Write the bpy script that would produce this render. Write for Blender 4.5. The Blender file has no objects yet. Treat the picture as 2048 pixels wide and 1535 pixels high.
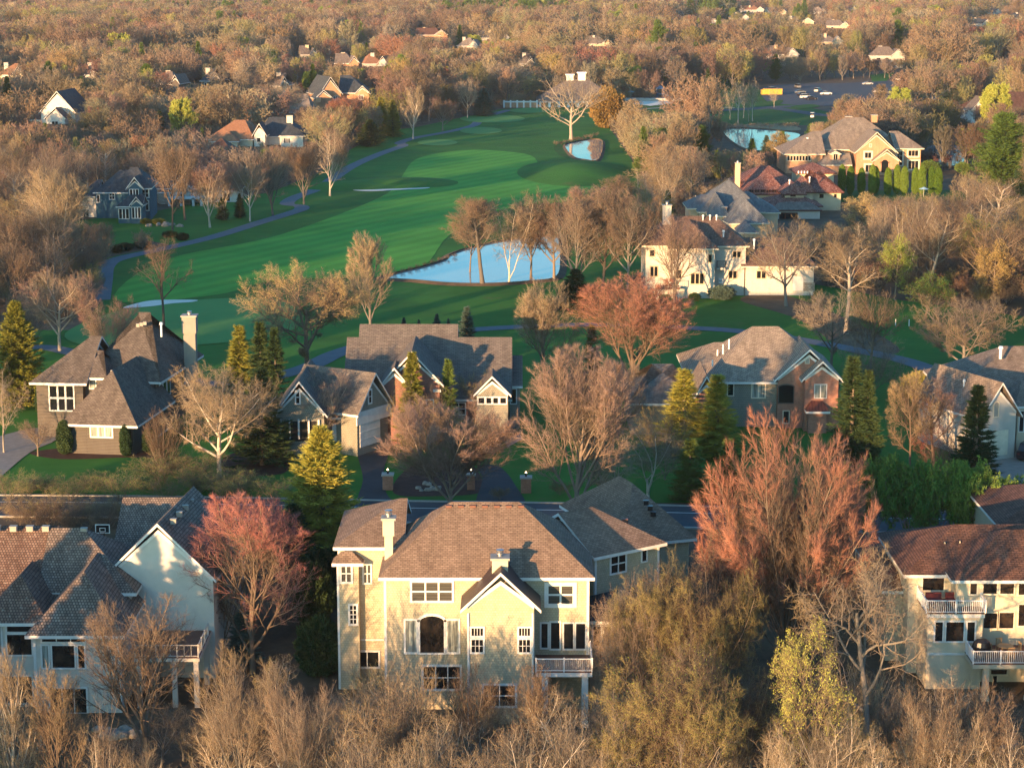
import bpy, math, random
import numpy as np
from mathutils import Vector

random.seed(7)
SC = bpy.context.scene
COL = SC.collection

# ---------------------------------------------------------------- camera
FPX, CX, CY, HC = 4143.0, 1024.0, 767.5, 50.0
TH = math.atan(827.5 / FPX)
CT, ST = math.cos(TH), math.sin(TH)
cam_data = bpy.data.cameras.new('camera')
cam = bpy.data.objects.new('camera', cam_data)
COL.objects.link(cam)
cam.location = (0, 0, HC)
cam.rotation_euler = (math.pi / 2 - TH, 0, 0)
cam_data.sensor_width = 36
cam_data.lens = FPX / 2048 * 36
cam_data.clip_end = 20000
SC.camera = cam

# ---------------------------------------------------------------- light
SUN_EL, SUN_AZ = math.radians(5.7), math.radians(31)      # low sun behind the camera, a little to the left
SKY_STRENGTH, SUN_STRENGTH, EXPOSURE = 0.15, 4.35, 1.66
world = bpy.data.worlds.new('World')
SC.world = world
world.use_nodes = True
wn = world.node_tree
sky = wn.nodes.new('ShaderNodeTexSky')
sky.sky_type = 'NISHITA'
sky.sun_disc = False
sky.sun_elevation = SUN_EL
sky.sun_rotation = math.pi + SUN_AZ
sky.ozone_density = 3.0
sky.dust_density = 1.6
sky.air_density = 1.0
tint = wn.nodes.new('ShaderNodeMix')       # the cool evening balance of the photograph's sky light
tint.data_type = 'RGBA'
tint.blend_type = 'MULTIPLY'
tint.inputs[0].default_value = 1.0
tint.inputs[7].default_value = (.60, .98, 1.07, 1)
wn.links.new(sky.outputs[0], tint.inputs[6])
wn.links.new(tint.outputs[2], wn.nodes['Background'].inputs[0])
wn.nodes['Background'].inputs[1].default_value = SKY_STRENGTH
sun_data = bpy.data.lights.new('sun', 'SUN')
sun_data.energy = SUN_STRENGTH
sun_data.angle = math.radians(0.5)
sun_data.color = (1.0, 0.575, 0.27)
sun = bpy.data.objects.new('sun', sun_data)
COL.objects.link(sun)
# direction to the sun
SDIR = Vector((-math.sin(SUN_AZ) * math.cos(SUN_EL), -math.cos(SUN_AZ) * math.cos(SUN_EL), math.sin(SUN_EL)))
sun.rotation_euler = SDIR.to_track_quat('Z', 'Y').to_euler()
SC.view_settings.view_transform = 'Standard'
SC.view_settings.look = 'None'
SC.view_settings.exposure = EXPOSURE
SC.view_settings.gamma = 1.0
SC.render.engine = 'CYCLES'
SC.cycles.use_denoising = True
SC.cycles.denoising_prefilter = 'NONE'
SC.cycles.max_bounces = 5
SC.cycles.diffuse_bounces = 2
SC.cycles.glossy_bounces = 2
SC.cycles.transmission_bounces = 2
SC.cycles.volume_bounces = 0
SC.cycles.transparent_max_bounces = 4

# ---------------------------------------------------------------- measuring: from the photograph to the place
def terrain(Y):
    t = min(1.0, max(0.0, (Y - 152.0) / 20.0))
    return -3.0 * (1 - t * t * (3 - 2 * t))

def G(x, y, h=None):
    """point of the ground seen at a place of the photograph"""
    a, b = (x - CX) / FPX, (CY - y) / FPX
    dy, dz = CT + b * ST, -ST + b * CT
    z = 0.0 if h is None else h
    for _ in range(12 if h is None else 1):
        t = (z - HC) / dz
        if h is None:
            z = 0.6 * z + 0.4 * terrain(t * dy)
    if h is None:
        z = terrain(t * dy)
    t = (z - HC) / dz
    return Vector((a * t, dy * t, z))

def W(x, y, Y):
    """point at a place of the photograph and a known distance Y"""
    a, b = (x - CX) / FPX, (CY - y) / FPX
    t = Y / (CT + b * ST)
    return Vector((a * t, Y, HC + t * (-ST + b * CT)))

def P(X, Y, Z):
    d = Y * CT - (Z - HC) * ST
    v = Y * ST + (Z - HC) * CT
    return CX + FPX * X / d, CY - FPX * v / d

# ---------------------------------------------------------------- materials
MATS = {}
def _n(nt, t, **k):
    n = nt.nodes.new(t)
    for a, b in k.items():
        setattr(n, a, b)
    return n

def _base(name, rough=0.85, spec=0.3):
    m = bpy.data.materials.new(name)
    m.use_nodes = True
    nt = m.node_tree
    b = nt.nodes['Principled BSDF']
    b.inputs['Roughness'].default_value = rough
    b.inputs['Specular IOR Level'].default_value = spec
    MATS[name] = m
    return m, nt, b

def _rgb(c):
    return (c[0], c[1], c[2], 1.0)

def _ramp(nt, fac, stops):
    r = _n(nt, 'ShaderNodeValToRGB')
    els = r.color_ramp.elements
    while len(els) < len(stops):
        els.new(0.5)
    for e, (p, c) in zip(els, stops):
        e.position = p
        e.color = _rgb(c)
    nt.links.new(fac, r.inputs[0])
    return r.outputs[0]

def m_noise(name, stops, scale=1.0, rough=0.85, detail=6, coord='Object', spec=0.3, bump=0.0, bscale=None, stretch=None):
    m, nt, b = _base(name, rough, spec)
    tc = _n(nt, 'ShaderNodeTexCoord')
    src = tc.outputs[coord]
    if coord == 'World':
        pass
    if stretch:
        mp = _n(nt, 'ShaderNodeMapping')
        mp.inputs['Scale'].default_value = stretch
        nt.links.new(src, mp.inputs[0])
        src = mp.outputs[0]
    no = _n(nt, 'ShaderNodeTexNoise')
    no.inputs['Scale'].default_value = scale
    no.inputs['Detail'].default_value = detail
    no.inputs['Roughness'].default_value = 0.65
    nt.links.new(src, no.inputs['Vector'])
    nt.links.new(_ramp(nt, no.outputs[0], stops), b.inputs['Base Color'])
    if bump:
        n2 = _n(nt, 'ShaderNodeTexNoise')
        n2.inputs['Scale'].default_value = bscale or scale * 4
        n2.inputs['Detail'].default_value = 4
        nt.links.new(src, n2.inputs['Vector'])
        bp = _n(nt, 'ShaderNodeBump')
        bp.inputs['Strength'].default_value = 1.0
        bp.inputs['Distance'].default_value = bump
        nt.links.new(n2.outputs[0], bp.inputs['Height'])
        nt.links.new(bp.outputs[0], b.inputs['Normal'])
    return m

def m_course(name, c1, c2, mortar, w, h, msize, rough=0.85, blotch=None, bump=0.02, offset=0.5, streak=0.5):
    """courses of shingles, bricks or siding, laid on metre UVs"""
    m, nt, b = _base(name, rough, 0.2)
    tc = _n(nt, 'ShaderNodeTexCoord')
    br = _n(nt, 'ShaderNodeTexBrick')
    br.offset = offset
    br.inputs['Color1'].default_value = _rgb(c1)
    br.inputs['Color2'].default_value = _rgb(c2)
    br.inputs['Mortar'].default_value = _rgb(mortar)
    br.inputs['Scale'].default_value = 1.0
    br.inputs['Mortar Size'].default_value = msize
    br.inputs['Mortar Smooth'].default_value = 0.3
    br.inputs['Brick Width'].default_value = w
    br.inputs['Row Height'].default_value = h
    nt.links.new(tc.outputs['UV'], br.inputs['Vector'])
    col = br.outputs['Color']
    no = _n(nt, 'ShaderNodeTexNoise')
    no.inputs['Scale'].default_value = 0.6
    no.inputs['Detail'].default_value = 8
    no.inputs['Roughness'].default_value = 0.7
    mp = _n(nt, 'ShaderNodeMapping')
    mp.inputs['Scale'].default_value = (1.6, 0.5, 1)
    nt.links.new(tc.outputs['UV'], mp.inputs[0])
    nt.links.new(mp.outputs[0], no.inputs['Vector'])
    mx = _n(nt, 'ShaderNodeMix', data_type='RGBA', blend_type='MULTIPLY')
    mx.inputs[0].default_value = 1.0
    nt.links.new(col, mx.inputs[6])
    lo, hi = 1 - streak, 1 + streak
    nt.links.new(_ramp(nt, no.outputs[0], [(0.32, (lo, lo, lo)), (0.68, (hi, hi, hi))]), mx.inputs[7])
    col = mx.outputs[2]
    if blotch:
        n3 = _n(nt, 'ShaderNodeTexNoise')
        n3.inputs['Scale'].default_value = blotch[1]
        n3.inputs['Detail'].default_value = 5
        nt.links.new(tc.outputs['UV'], n3.inputs['Vector'])
        m3 = _n(nt, 'ShaderNodeMix', data_type='RGBA')
        rr = _ramp(nt, n3.outputs[0], [(blotch[2], (0, 0, 0)), (blotch[2] + 0.08, (1, 1, 1))])
        nt.links.new(rr, m3.inputs[0])
        nt.links.new(col, m3.inputs[6])
        m3.inputs[7].default_value = _rgb(blotch[0])
        col = m3.outputs[2]
    nt.links.new(col, b.inputs['Base Color'])
    if bump:
        bp = _n(nt, 'ShaderNodeBump')
        bp.inputs['Distance'].default_value = bump
        bp.inputs['Strength'].default_value = 0.8
        bp.invert = True
        nt.links.new(br.outputs['Fac'], bp.inputs['Height'])
        nt.links.new(bp.outputs[0], b.inputs['Normal'])
    return m

def m_flat(name, c, rough=0.6, spec=0.4, metal=0.0, var=0.12):
    m = m_noise(name, [(0.3, tuple(v * (1 - var) for v in c)), (0.7, tuple(min(1, v * (1 + var)) for v in c))], 1.3, rough, spec=spec)
    m.node_tree.nodes['Principled BSDF'].inputs['Metallic'].default_value = metal
    return m

def m_glow(name, c, s):
    m, nt, b = _base(name)
    b.inputs['Base Color'].default_value = _rgb(c)
    b.inputs['Emission Color'].default_value = _rgb(c)
    b.inputs['Emission Strength'].default_value = s
    return m

def m_plant(name, stops, rough=0.8, scale=0.35, spec=0.15, trans=0.0):
    """bark, twigs and leaves: each plant takes its own shade, clumps vary within it"""
    m, nt, b = _base(name, rough, spec)
    oi = _n(nt, 'ShaderNodeObjectInfo')
    tc = _n(nt, 'ShaderNodeTexCoord')
    no = _n(nt, 'ShaderNodeTexNoise')
    no.inputs['Scale'].default_value = scale
    no.inputs['Detail'].default_value = 3
    nt.links.new(tc.outputs['Object'], no.inputs['Vector'])
    ma = _n(nt, 'ShaderNodeMath', operation='MULTIPLY_ADD')
    nt.links.new(no.outputs[0], ma.inputs[0])
    ma.inputs[1].default_value = 0.7
    ma.inputs[2].default_value = -0.35
    ad = _n(nt, 'ShaderNodeMath', operation='ADD', use_clamp=True)
    nt.links.new(ma.outputs[0], ad.inputs[0])
    nt.links.new(oi.outputs['Random'], ad.inputs[1])
    nt.links.new(_ramp(nt, ad.outputs[0], stops), b.inputs['Base Color'])
    return m

# roofs, walls and ground
m_course('shingle_brown', (.19, .13, .095), (.29, .205, .15), (.12, .085, .065), .34, .17, .022, blotch=None, streak=.25)
m_course('shingle_redbrown', (.12, .063, .046), (.195, .10, .07), (.07, .038, .028), .42, .20, .03, streak=.35)
m_course('shake_grey', (.17, .125, .10), (.30, .235, .19), (.06, .05, .045), .22, .24, .03, blotch=((.33, .31, .27), 5.0, .66), streak=.4)
m_course('shake_mossy', (.16, .095, .07), (.27, .18, .135), (.06, .04, .035), .22, .24, .03, blotch=((.36, .33, .27), 4.0, .64), streak=.4)
m_course('shingle_taupe', (.17, .135, .11), (.27, .22, .18), (.09, .07, .06), .35, .18, .02, streak=.3)
m_course('shingle_dark', (.115, .092, .076), (.18, .148, .122), (.06, .05, .045), .35, .18, .02, streak=.3)
m_course('shingle_charcoal', (.13, .11, .10), (.185, .16, .14), (.07, .06, .055), .5, .22, .02, streak=.2)
m_course('shingle_tan', (.25, .20, .155), (.38, .31, .24), (.13, .10, .08), .4, .20, .025, streak=.3)
m_course('shingle_bluegrey', (.15, .16, .165), (.23, .235, .235), (.08, .09, .10), .35, .24, .03, streak=.3)
m_course('shingle_slate', (.06, .07, .08), (.10, .11, .12), (.025, .03, .035), .4, .20, .025, streak=.3)
m_course('tile_clay', (.22, .07, .05), (.42, .22, .17), (.08, .03, .03), .26, .36, .05, blotch=((.52, .36, .28), 3.5, .6), streak=.4)
m_course('roof_orange', (.33, .16, .085), (.44, .22, .12), (.2, .1, .06), .4, .2, .02, streak=.15)
m_course('metal_brown', (.05, .035, .035), (.07, .05, .045), (.02, .015, .015), .4, 40.0, .03, rough=.45, streak=.1)
m_course('metal_copper', (.10, .04, .03), (.13, .05, .04), (.05, .02, .02), .35, 40.0, .03, rough=.4, streak=.1)
m_course('shingle_siding', (.46, .395, .275), (.55, .475, .335), (.38, .33, .235), .2, .18, .016, streak=.12, bump=.01)
m_course('siding_taupe', (.12, .105, .09), (.13, .115, .10), (.07, .06, .055), 9.0, .16, .02, streak=.1)
m_course('siding_sage', (.27, .26, .21), (.31, .29, .235), (.17, .165, .14), .22, .2, .02, streak=.12)
m_course('siding_navy', (.05, .145, .21), (.06, .16, .23), (.02, .035, .05), 9.0, .15, .02, streak=.1)
m_course('siding_white', (.70, .66, .58), (.74, .70, .62), (.5, .47, .42), 9.0, .16, .015, streak=.08)
m_course('siding_cream', (.62, .52, .36), (.66, .56, .40), (.45, .38, .27), 9.0, .16, .015, streak=.08)
m_course('brick_red', (.30, .10, .065), (.42, .17, .11), (.36, .27, .21), .24, .08, .012, streak=.2, bump=0)
m_course('brick_dark', (.20, .07, .055), (.29, .11, .085), (.28, .22, .19), .24, .08, .010, streak=.2, bump=0)
m_course('brick_orange', (.42, .20, .10), (.52, .27, .15), (.42, .32, .24), .24, .08, .010, streak=.2, bump=0)
m_course('stone_wall', (.33, .28, .22), (.50, .44, .36), (.22, .19, .16), .5, .28, .03, streak=.3)
m_course('brick_white', (.54, .51, .44), (.64, .60, .52), (.48, .45, .4), .24, .08, .012, streak=.1, bump=0)
m_noise('stucco_white', [(.3, (.54, .51, .45)), (.7, (.64, .60, .53))], .8, .9, bump=.004, bscale=30)
m_noise('stucco_cream', [(.3, (.54, .47, .34)), (.7, (.63, .55, .41))], .7, .9, bump=.004, bscale=30)
m_noise('stucco_tan', [(.3, (.50, .40, .27)), (.7, (.58, .47, .33))], .7, .9, bump=.004, bscale=30)
m_noise('stucco_grey', [(.3, (.27, .245, .21)), (.7, (.32, .29, .25))], .7, .9, bump=.004, bscale=30)
m_noise('stucco_pale', [(.3, (.42, .40, .36)), (.7, (.50, .48, .44))], .7, .9)
m_flat('trim_white', (.70, .69, .66))
m_flat('trim_cream', (.68, .60, .46))
m_flat('trim_dark', (.10, .08, .07))
m_flat('metal_grey', (.45, .46, .47), .35, .5, .8)
m_flat('metal_white', (.75, .75, .74), .4)
m_flat('black_paint', (.015, .015, .017), .3)
m_flat('deck_wood', (.16, .08, .055), .8)
m_flat('deck_dark', (.06, .035, .03), .8)
m_flat('wood_teak', (.38, .24, .12), .7)
m_flat('vent_brown', (.16, .07, .05), .6)
m_flat('vent_grey', (.32, .30, .26), .6)
m_flat('red_cloth', (.16, .03, .03), .9)
m_flat('concrete', (.36, .34, .31), .9)
m_noise('asphalt', [(.3, (.055, .066, .078)), (.7, (.075, .088, .10))], .7, .9, bump=.002, bscale=20)
m_noise('asphalt_drive', [(.3, (.030, .036, .042)), (.7, (.045, .052, .058))], .5, .85)
m_noise('asphalt_path', [(.3, (.10, .125, .15)), (.7, (.135, .16, .185))], .6, .9)
m_noise('paver', [(.3, (.24, .21, .18)), (.7, (.33, .29, .25))], 1.5, .9)
m_noise('sand', [(.3, (.70, .66, .56)), (.7, (.82, .78, .68))], .6, .95)
m_flat('road_paint', (.70, .70, .66), .7)
# grass keeps mowing stripes and worn patches of its own
def m_grass(name, a, bcol, dry, stripe=0.0, drylevel=.62):
    m, nt, b = _base(name, .95, .1)
    tc = _n(nt, 'ShaderNodeTexCoord')
    n1 = _n(nt, 'ShaderNodeTexNoise')
    n1.inputs['Scale'].default_value = .05
    n1.inputs['Detail'].default_value = 9
    n1.inputs['Roughness'].default_value = .7
    nt.links.new(tc.outputs['Object'], n1.inputs['Vector'])
    c = _ramp(nt, n1.outputs[0], [(.3, a), (.6, bcol)])
    n2 = _n(nt, 'ShaderNodeTexNoise')
    n2.inputs['Scale'].default_value = .13
    n2.inputs['Detail'].default_value = 10
    n2.inputs['Roughness'].default_value = .75
    mp2 = _n(nt, 'ShaderNodeMapping')
    mp2.inputs['Location'].default_value = (37, 11, 0)
    nt.links.new(tc.outputs['Object'], mp2.inputs[0])
    nt.links.new(mp2.outputs[0], n2.inputs['Vector'])
    mx = _n(nt, 'ShaderNodeMix', data_type='RGBA')
    nt.links.new(_ramp(nt, n2.outputs[0], [(drylevel, (0, 0, 0)), (drylevel + .12, (.8, .8, .8))]), mx.inputs[0])
    nt.links.new(c, mx.inputs[6])
    mx.inputs[7].default_value = _rgb(dry)
    c = mx.outputs[2]
    if stripe:
        mp = _n(nt, 'ShaderNodeMapping')
        mp.inputs['Rotation'].default_value = (0, 0, math.radians(28))
        nt.links.new(tc.outputs['Object'], mp.inputs[0])
        wv = _n(nt, 'ShaderNodeTexWave')
        wv.inputs['Scale'].default_value = .07
        wv.inputs['Distortion'].default_value = .6
        nt.links.new(mp.outputs[0], wv.inputs['Vector'])
        m2 = _n(nt, 'ShaderNodeMix', data_type='RGBA', blend_type='MULTIPLY')
        m2.inputs[0].default_value = 1
        nt.links.new(c, m2.inputs[6])
        nt.links.new(_ramp(nt, wv.outputs[0], [(.35, (1 - stripe,) * 3), (.65, (1 + stripe,) * 3)]), m2.inputs[7])
        c = m2.outputs[2]
    nt.links.new(c, b.inputs['Base Color'])
    return m
m_grass('grass_rough', (.030, .115, .020), (.056, .19, .030), (.12, .14, .045), drylevel=.58)
m_grass('grass_fairway', (.070, .27, .036), (.105, .35, .050), (.18, .29, .07), stripe=.07, drylevel=.7)
m_grass('grass_green', (.09, .25, .07), (.12, .29, .08), (.14, .25, .08), drylevel=.72)
m_grass('grass_yard', (.03, .10, .02), (.05, .14, .03), (.12, .10, .05), drylevel=.55)
m_noise('forest_floor', [(.3, (.055, .038, .025)), (.5, (.11, .075, .045)), (.7, (.17, .115, .065))], .25, .95, detail=10)
m_noise('mulch', [(.3, (.045, .018, .014)), (.7, (.10, .045, .03))], 1.2, .95, detail=8)
m_noise('dry_reed', [(.3, (.30, .20, .10)), (.7, (.48, .34, .18))], .6, .95)
m_noise('boulder', [(.3, (.20, .17, .14)), (.7, (.42, .37, .31))], .9, .9, bump=.02)

def m_glass(name, c, rough=.06, coat=None):
    m, nt, b = _base(name, rough, .5)
    b.inputs['Base Color'].default_value = _rgb(c)
    return m
m_glass('glass_dark', (.012, .014, .016))
def m_blind(name, ca, cb, h=.11):
    m, nt, b = _base(name, .35, .5)
    tc = _n(nt, 'ShaderNodeTexCoord')
    br = _n(nt, 'ShaderNodeTexBrick')
    for k, c in (('Color1', ca), ('Color2', ca), ('Mortar', cb)):
        br.inputs[k].default_value = _rgb(c)
    br.inputs['Scale'].default_value = 1
    br.inputs['Brick Width'].default_value = 50
    br.inputs['Row Height'].default_value = h
    br.inputs['Mortar Size'].default_value = h * .3
    nt.links.new(tc.outputs['UV'], br.inputs['Vector'])
    nt.links.new(br.outputs[0], b.inputs['Base Color'])
    return m
m_blind('glass_blind', (.11, .105, .09), (.02, .02, .02))
m_noise('glass_curtain', [(.4, (.12, .13, .12)), (.6, (.38, .42, .38))], 2.2, .3, spec=.5, stretch=(3, 3, .15))
m_noise('glass_room', [(.45, (.010, .010, .011)), (.68, (.05, .036, .026))], .9, .1, spec=.5)

def m_water():
    m, nt, b = _base('water', .03, .5)
    b.inputs['Base Color'].default_value = (.34, .38, .37, 1)  # part of the bright sky reflection is put into this pale base colour
    b.inputs['IOR'].default_value = 1.333
    tc = _n(nt, 'ShaderNodeTexCoord')
    n1 = _n(nt, 'ShaderNodeTexNoise')
    n1.inputs['Scale'].default_value = .8
    n1.inputs['Detail'].default_value = 3
    mp = _n(nt, 'ShaderNodeMapping')
    mp.inputs['Scale'].default_value = (1, .35, 1)
    nt.links.new(tc.outputs['Object'], mp.inputs[0])
    nt.links.new(mp.outputs[0], n1.inputs['Vector'])
    bp = _n(nt, 'ShaderNodeBump')
    bp.inputs['Distance'].default_value = .012
    bp.inputs['Strength'].default_value = .5
    nt.links.new(n1.outputs[0], bp.inputs['Height'])
    nt.links.new(bp.outputs[0], b.inputs['Normal'])
m_water()

# plants
BR = [(0, (.15, .097, .066)), (.35, (.21, .147, .10)), (.7, (.26, .19, .135)), (1, (.23, .172, .13))]
m_plant('bark_brown', [(0, (.11, .085, .065)), (.5, (.17, .135, .105)), (1, (.24, .195, .155))])
m_plant('bark_grey', [(0, (0.129, 0.117, 0.104)), (.5, (0.175, 0.160, 0.140)), (1, (0.228, 0.207, 0.180))])
m_plant('bark_pale', [(0, (.33, .285, .23)), (1, (.52, .46, .385))], scale=2)
m_plant('twig_brown', BR)
m_plant('limb_brown', [(0, (0.129, 0.094, 0.068)), (1, (0.205, 0.156, 0.116))])
m_plant('limb_grey', [(0, (0.175, 0.140, 0.112)), (1, (0.258, 0.218, 0.176))])
m_plant('limb_pale', [(0, (0.262, 0.207, 0.144)), (1, (0.361, 0.299, 0.224))])
m_plant('twig_tan', [(0, (0.243, 0.179, 0.104)), (.5, (0.304, 0.234, 0.140)), (1, (0.350, 0.273, 0.176))])
m_plant('twig_pink', [(0, (0.236, 0.133, 0.112)), (.5, (0.281, 0.179, 0.148)), (1, (0.304, 0.218, 0.176))])
m_plant('twig_red', [(0, (0.344, 0.095, 0.083)), (.5, (0.394, 0.129, 0.110)), (1, (0.377, 0.181, 0.156))])
m_plant('twig_rust', [(0, (0.328, 0.138, 0.092)), (.5, (0.369, 0.172, 0.120)), (1, (0.377, 0.224, 0.156))])
m_plant('twig_gold', [(0, (0.312, 0.224, 0.088)), (.5, (0.377, 0.282, 0.120)), (1, (0.426, 0.332, 0.160))])
m_plant('twig_olive', [(0, (0.221, 0.183, 0.072)), (.5, (0.287, 0.241, 0.096)), (1, (0.344, 0.290, 0.120))])
m_plant('twig_pale', [(0, (0.295, 0.241, 0.160)), (.5, (0.353, 0.290, 0.200)), (1, (0.410, 0.340, 0.240))])
m_plant('leaf_spring', [(0, (.16, .22, .04)), (.5, (.26, .32, .06)), (1, (.36, .38, .08))])
m_plant('leaf_green', [(0, (.06, .13, .03)), (.5, (.10, .20, .04)), (1, (.17, .26, .05))])
m_plant('leaf_yellow', [(0, (.50, .40, .05)), (.5, (.60, .50, .07)), (1, (.55, .52, .10))])
m_plant('leaf_maroon', [(0, (.12, .015, .02)), (.5, (.18, .025, .03)), (1, (.22, .04, .04))])
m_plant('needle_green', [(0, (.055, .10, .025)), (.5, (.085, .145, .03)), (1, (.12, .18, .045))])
m_plant('needle_lit', [(0, (.20, .22, .03)), (.5, (.29, .29, .045)), (1, (.36, .33, .07))])  # sunlight put into the needle colour, brighter than the needles themselves
m_plant('needle_gold', [(0, (.14, .15, .025)), (.5, (.22, .22, .04)), (1, (.30, .27, .06))])  # low sun put into the colour of the lit spruces; hedges are yellow green
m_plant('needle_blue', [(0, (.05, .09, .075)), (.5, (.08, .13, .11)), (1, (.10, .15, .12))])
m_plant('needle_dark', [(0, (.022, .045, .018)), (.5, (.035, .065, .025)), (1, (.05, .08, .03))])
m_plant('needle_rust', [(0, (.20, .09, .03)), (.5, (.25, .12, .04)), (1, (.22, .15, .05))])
m_plant('arbor_green', [(0, (.06, .12, .015)), (.5, (.10, .17, .02)), (1, (.13, .20, .03))])

def m_wood():
    """many trees at once: each takes one of the bare-crown colours of the wood"""
    m, nt, b = _base('twig_wood', .9, .1)
    oi = _n(nt, 'ShaderNodeObjectInfo')
    cols = [(.19, .13, .095), (.29, .215, .15), (.24, .20, .17), (.33, .25, .18), (.36, .23, .19), (.26, .20, .14), (.37, .30, .21), (.31, .19, .155), (.28, .25, .22), (.31, .30, .13), (.22, .165, .13), (.44, .37, .27), (.30, .22, .16), (.38, .37, .13), (.36, .17, .14), (.27, .21, .17)]
    r = _ramp(nt, oi.outputs['Random'], [(k / (len(cols) - 1), tuple(v * .84 for v in c)) for k, c in enumerate(cols)])
    no = _n(nt, 'ShaderNodeTexNoise')          # stands of one kind grow together
    no.inputs['Scale'].default_value = .012
    no.inputs['Detail'].default_value = 4
    nt.links.new(oi.outputs['Location'], no.inputs['Vector'])
    mx = _n(nt, 'ShaderNodeMix', data_type='RGBA', blend_type='MULTIPLY')
    mx.inputs[0].default_value = 1.0
    nt.links.new(r, mx.inputs[6])
    nt.links.new(_ramp(nt, no.outputs[0], [(.36, (.62, .60, .60)), (.47, (1.0, .96, .95)), (.55, (1.05, 1.12, .92)), (.66, (1.25, 1.22, 1.15))]), mx.inputs[7])
    nt.links.new(mx.outputs[2], b.inputs['Base Color'])
m_wood()

# ---------------------------------------------------------------- building blocks
class Fr:
    """a frame standing in the place: origin and turn about the vertical (degrees, anticlockwise from above)"""
    def __init__(s, o=(0, 0, 0), rot=0.0):
        s.o = Vector(o)
        a = math.radians(rot)
        s.c, s.s = math.cos(a), math.sin(a)
    def __call__(s, p):
        x, y, z = p
        return (s.o.x + x * s.c - y * s.s, s.o.y + x * s.s + y * s.c, s.o.z + z)

ID = Fr()

class MB:
    def __init__(s):
        s.v, s.f, s.m = [], [], []
    def poly(s, pts, m=0, F=ID):
        k = len(s.v)
        s.v.extend(F(p) for p in pts)
        s.f.append(tuple(range(k, k + len(pts))))
        s.m.append(m)
    def box(s, x0, x1, y0, y1, z0, z1, m=0, F=ID, top=True, bottom=True):
        k = len(s.v)
        for z in (z0, z1):
            for x, y in ((x0, y0), (x1, y0), (x1, y1), (x0, y1)):
                s.v.append(F((x, y, z)))
        fs = [(0, 1, 5, 4), (1, 2, 6, 5), (2, 3, 7, 6), (3, 0, 4, 7)]
        if top: fs.append((4, 5, 6, 7))
        if bottom: fs.append((3, 2, 1, 0))
        for f in fs:
            s.f.append(tuple(k + i for i in f))
            s.m.append(m)
    def bar(s, a, b, r, n=6, m=0, r2=None, F=ID):
        a, b = Vector(F(a)), Vector(F(b))
        d = (b - a).normalized()
        u = d.cross(Vector((0, 0, 1)) if abs(d.z) < .9 else Vector((1, 0, 0))).normalized()
        w = d.cross(u)
        k = len(s.v)
        for c, rr in ((a, r), (b, r if r2 is None else r2)):
            for i in range(n):
                t = 2 * math.pi * i / n
                s.v.append(tuple(c + (u * math.cos(t) + w * math.sin(t)) * rr))
        for i in range(n):
            j = (i + 1) % n
            s.f.append((k + i, k + j, k + n + j, k + n + i)); s.m.append(m)
        s.f.append(tuple(k + i for i in reversed(range(n)))); s.m.append(m)
        s.f.append(tuple(k + n + i for i in range(n))); s.m.append(m)
    def build(s, name, mats, parent=None, uv=True):
        if not s.f:
            return None
        if isinstance(mats, str):
            mats = [mats]
        me = bpy.data.meshes.new(name)
        o0 = Vector(parent.location) if parent is not None else Vector((0, 0, 0))
        if parent is not None and parent.parent is not None:
            o0 = o0 + Vector(parent.parent.location)
        me.from_pydata([tuple(Vector(p) - o0) for p in s.v], [], s.f)
        me.polygons.foreach_set('material_index', s.m)
        for mm in mats:
            me.materials.append(MATS[mm])
        if uv:
            ul = me.uv_layers.new(name='UVMap')
            Z = Vector((0, 0, 1))
            vs = me.vertices
            for p in me.polygons:
                n = p.normal
                if abs(n.z) > .985:
                    U, V = Vector((1, 0, 0)), Vector((0, 1, 0))
                else:
                    U = Z.cross(n).normalized()
                    V = n.cross(U)
                for li, vi in zip(p.loop_indices, p.vertices):
                    c = vs[vi].co
                    ul.data[li].uv = (c.dot(U), c.dot(V))
        me.update()
        o = bpy.data.objects.new(name, me)
        COL.objects.link(o)
        if parent is not None:
            o.parent = parent
        return o

def thing(name, label, cat, loc, group=None, rot=0.0):
    o = bpy.data.objects.new(name, None)
    COL.objects.link(o)
    o.location = loc
    o.rotation_euler = (0, 0, rot)
    o.empty_display_size = .5
    return tag(o, label, cat, group)

def tag(o, label, cat, group=None):
    o['label'] = label
    o['category'] = cat
    if group:
        o['group'] = group
    return o

def setting(o, kind='structure'):
    o['kind'] = kind
    return o

# ---------------------------------------------------------------- plants
def unit(v):
    return v / np.maximum(np.linalg.norm(v, axis=-1, keepdims=True), 1e-9)

def perp(d, rng):
    r = rng.normal(size=d.shape)
    return unit(np.cross(d, r))

def limbs(start, d, L, r0, r1, K, rng, up=0.0, wig=0.1):
    N = len(start)
    Pn = np.zeros((N, K, 3)); R = np.zeros((N, K))
    Pn[:, 0] = start
    R[:, 0] = r0
    d = unit(d)
    step = (L / (K - 1))[:, None]
    for k in range(1, K):
        d = unit(d + np.array([0, 0, 1.0]) * up / (K - 1) + rng.normal(size=(N, 3)) * wig)
        Pn[:, k] = Pn[:, k - 1] + d * step
        R[:, k] = r0 + (r1 - r0) * (k / (K - 1))
    return Pn, R

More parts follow.
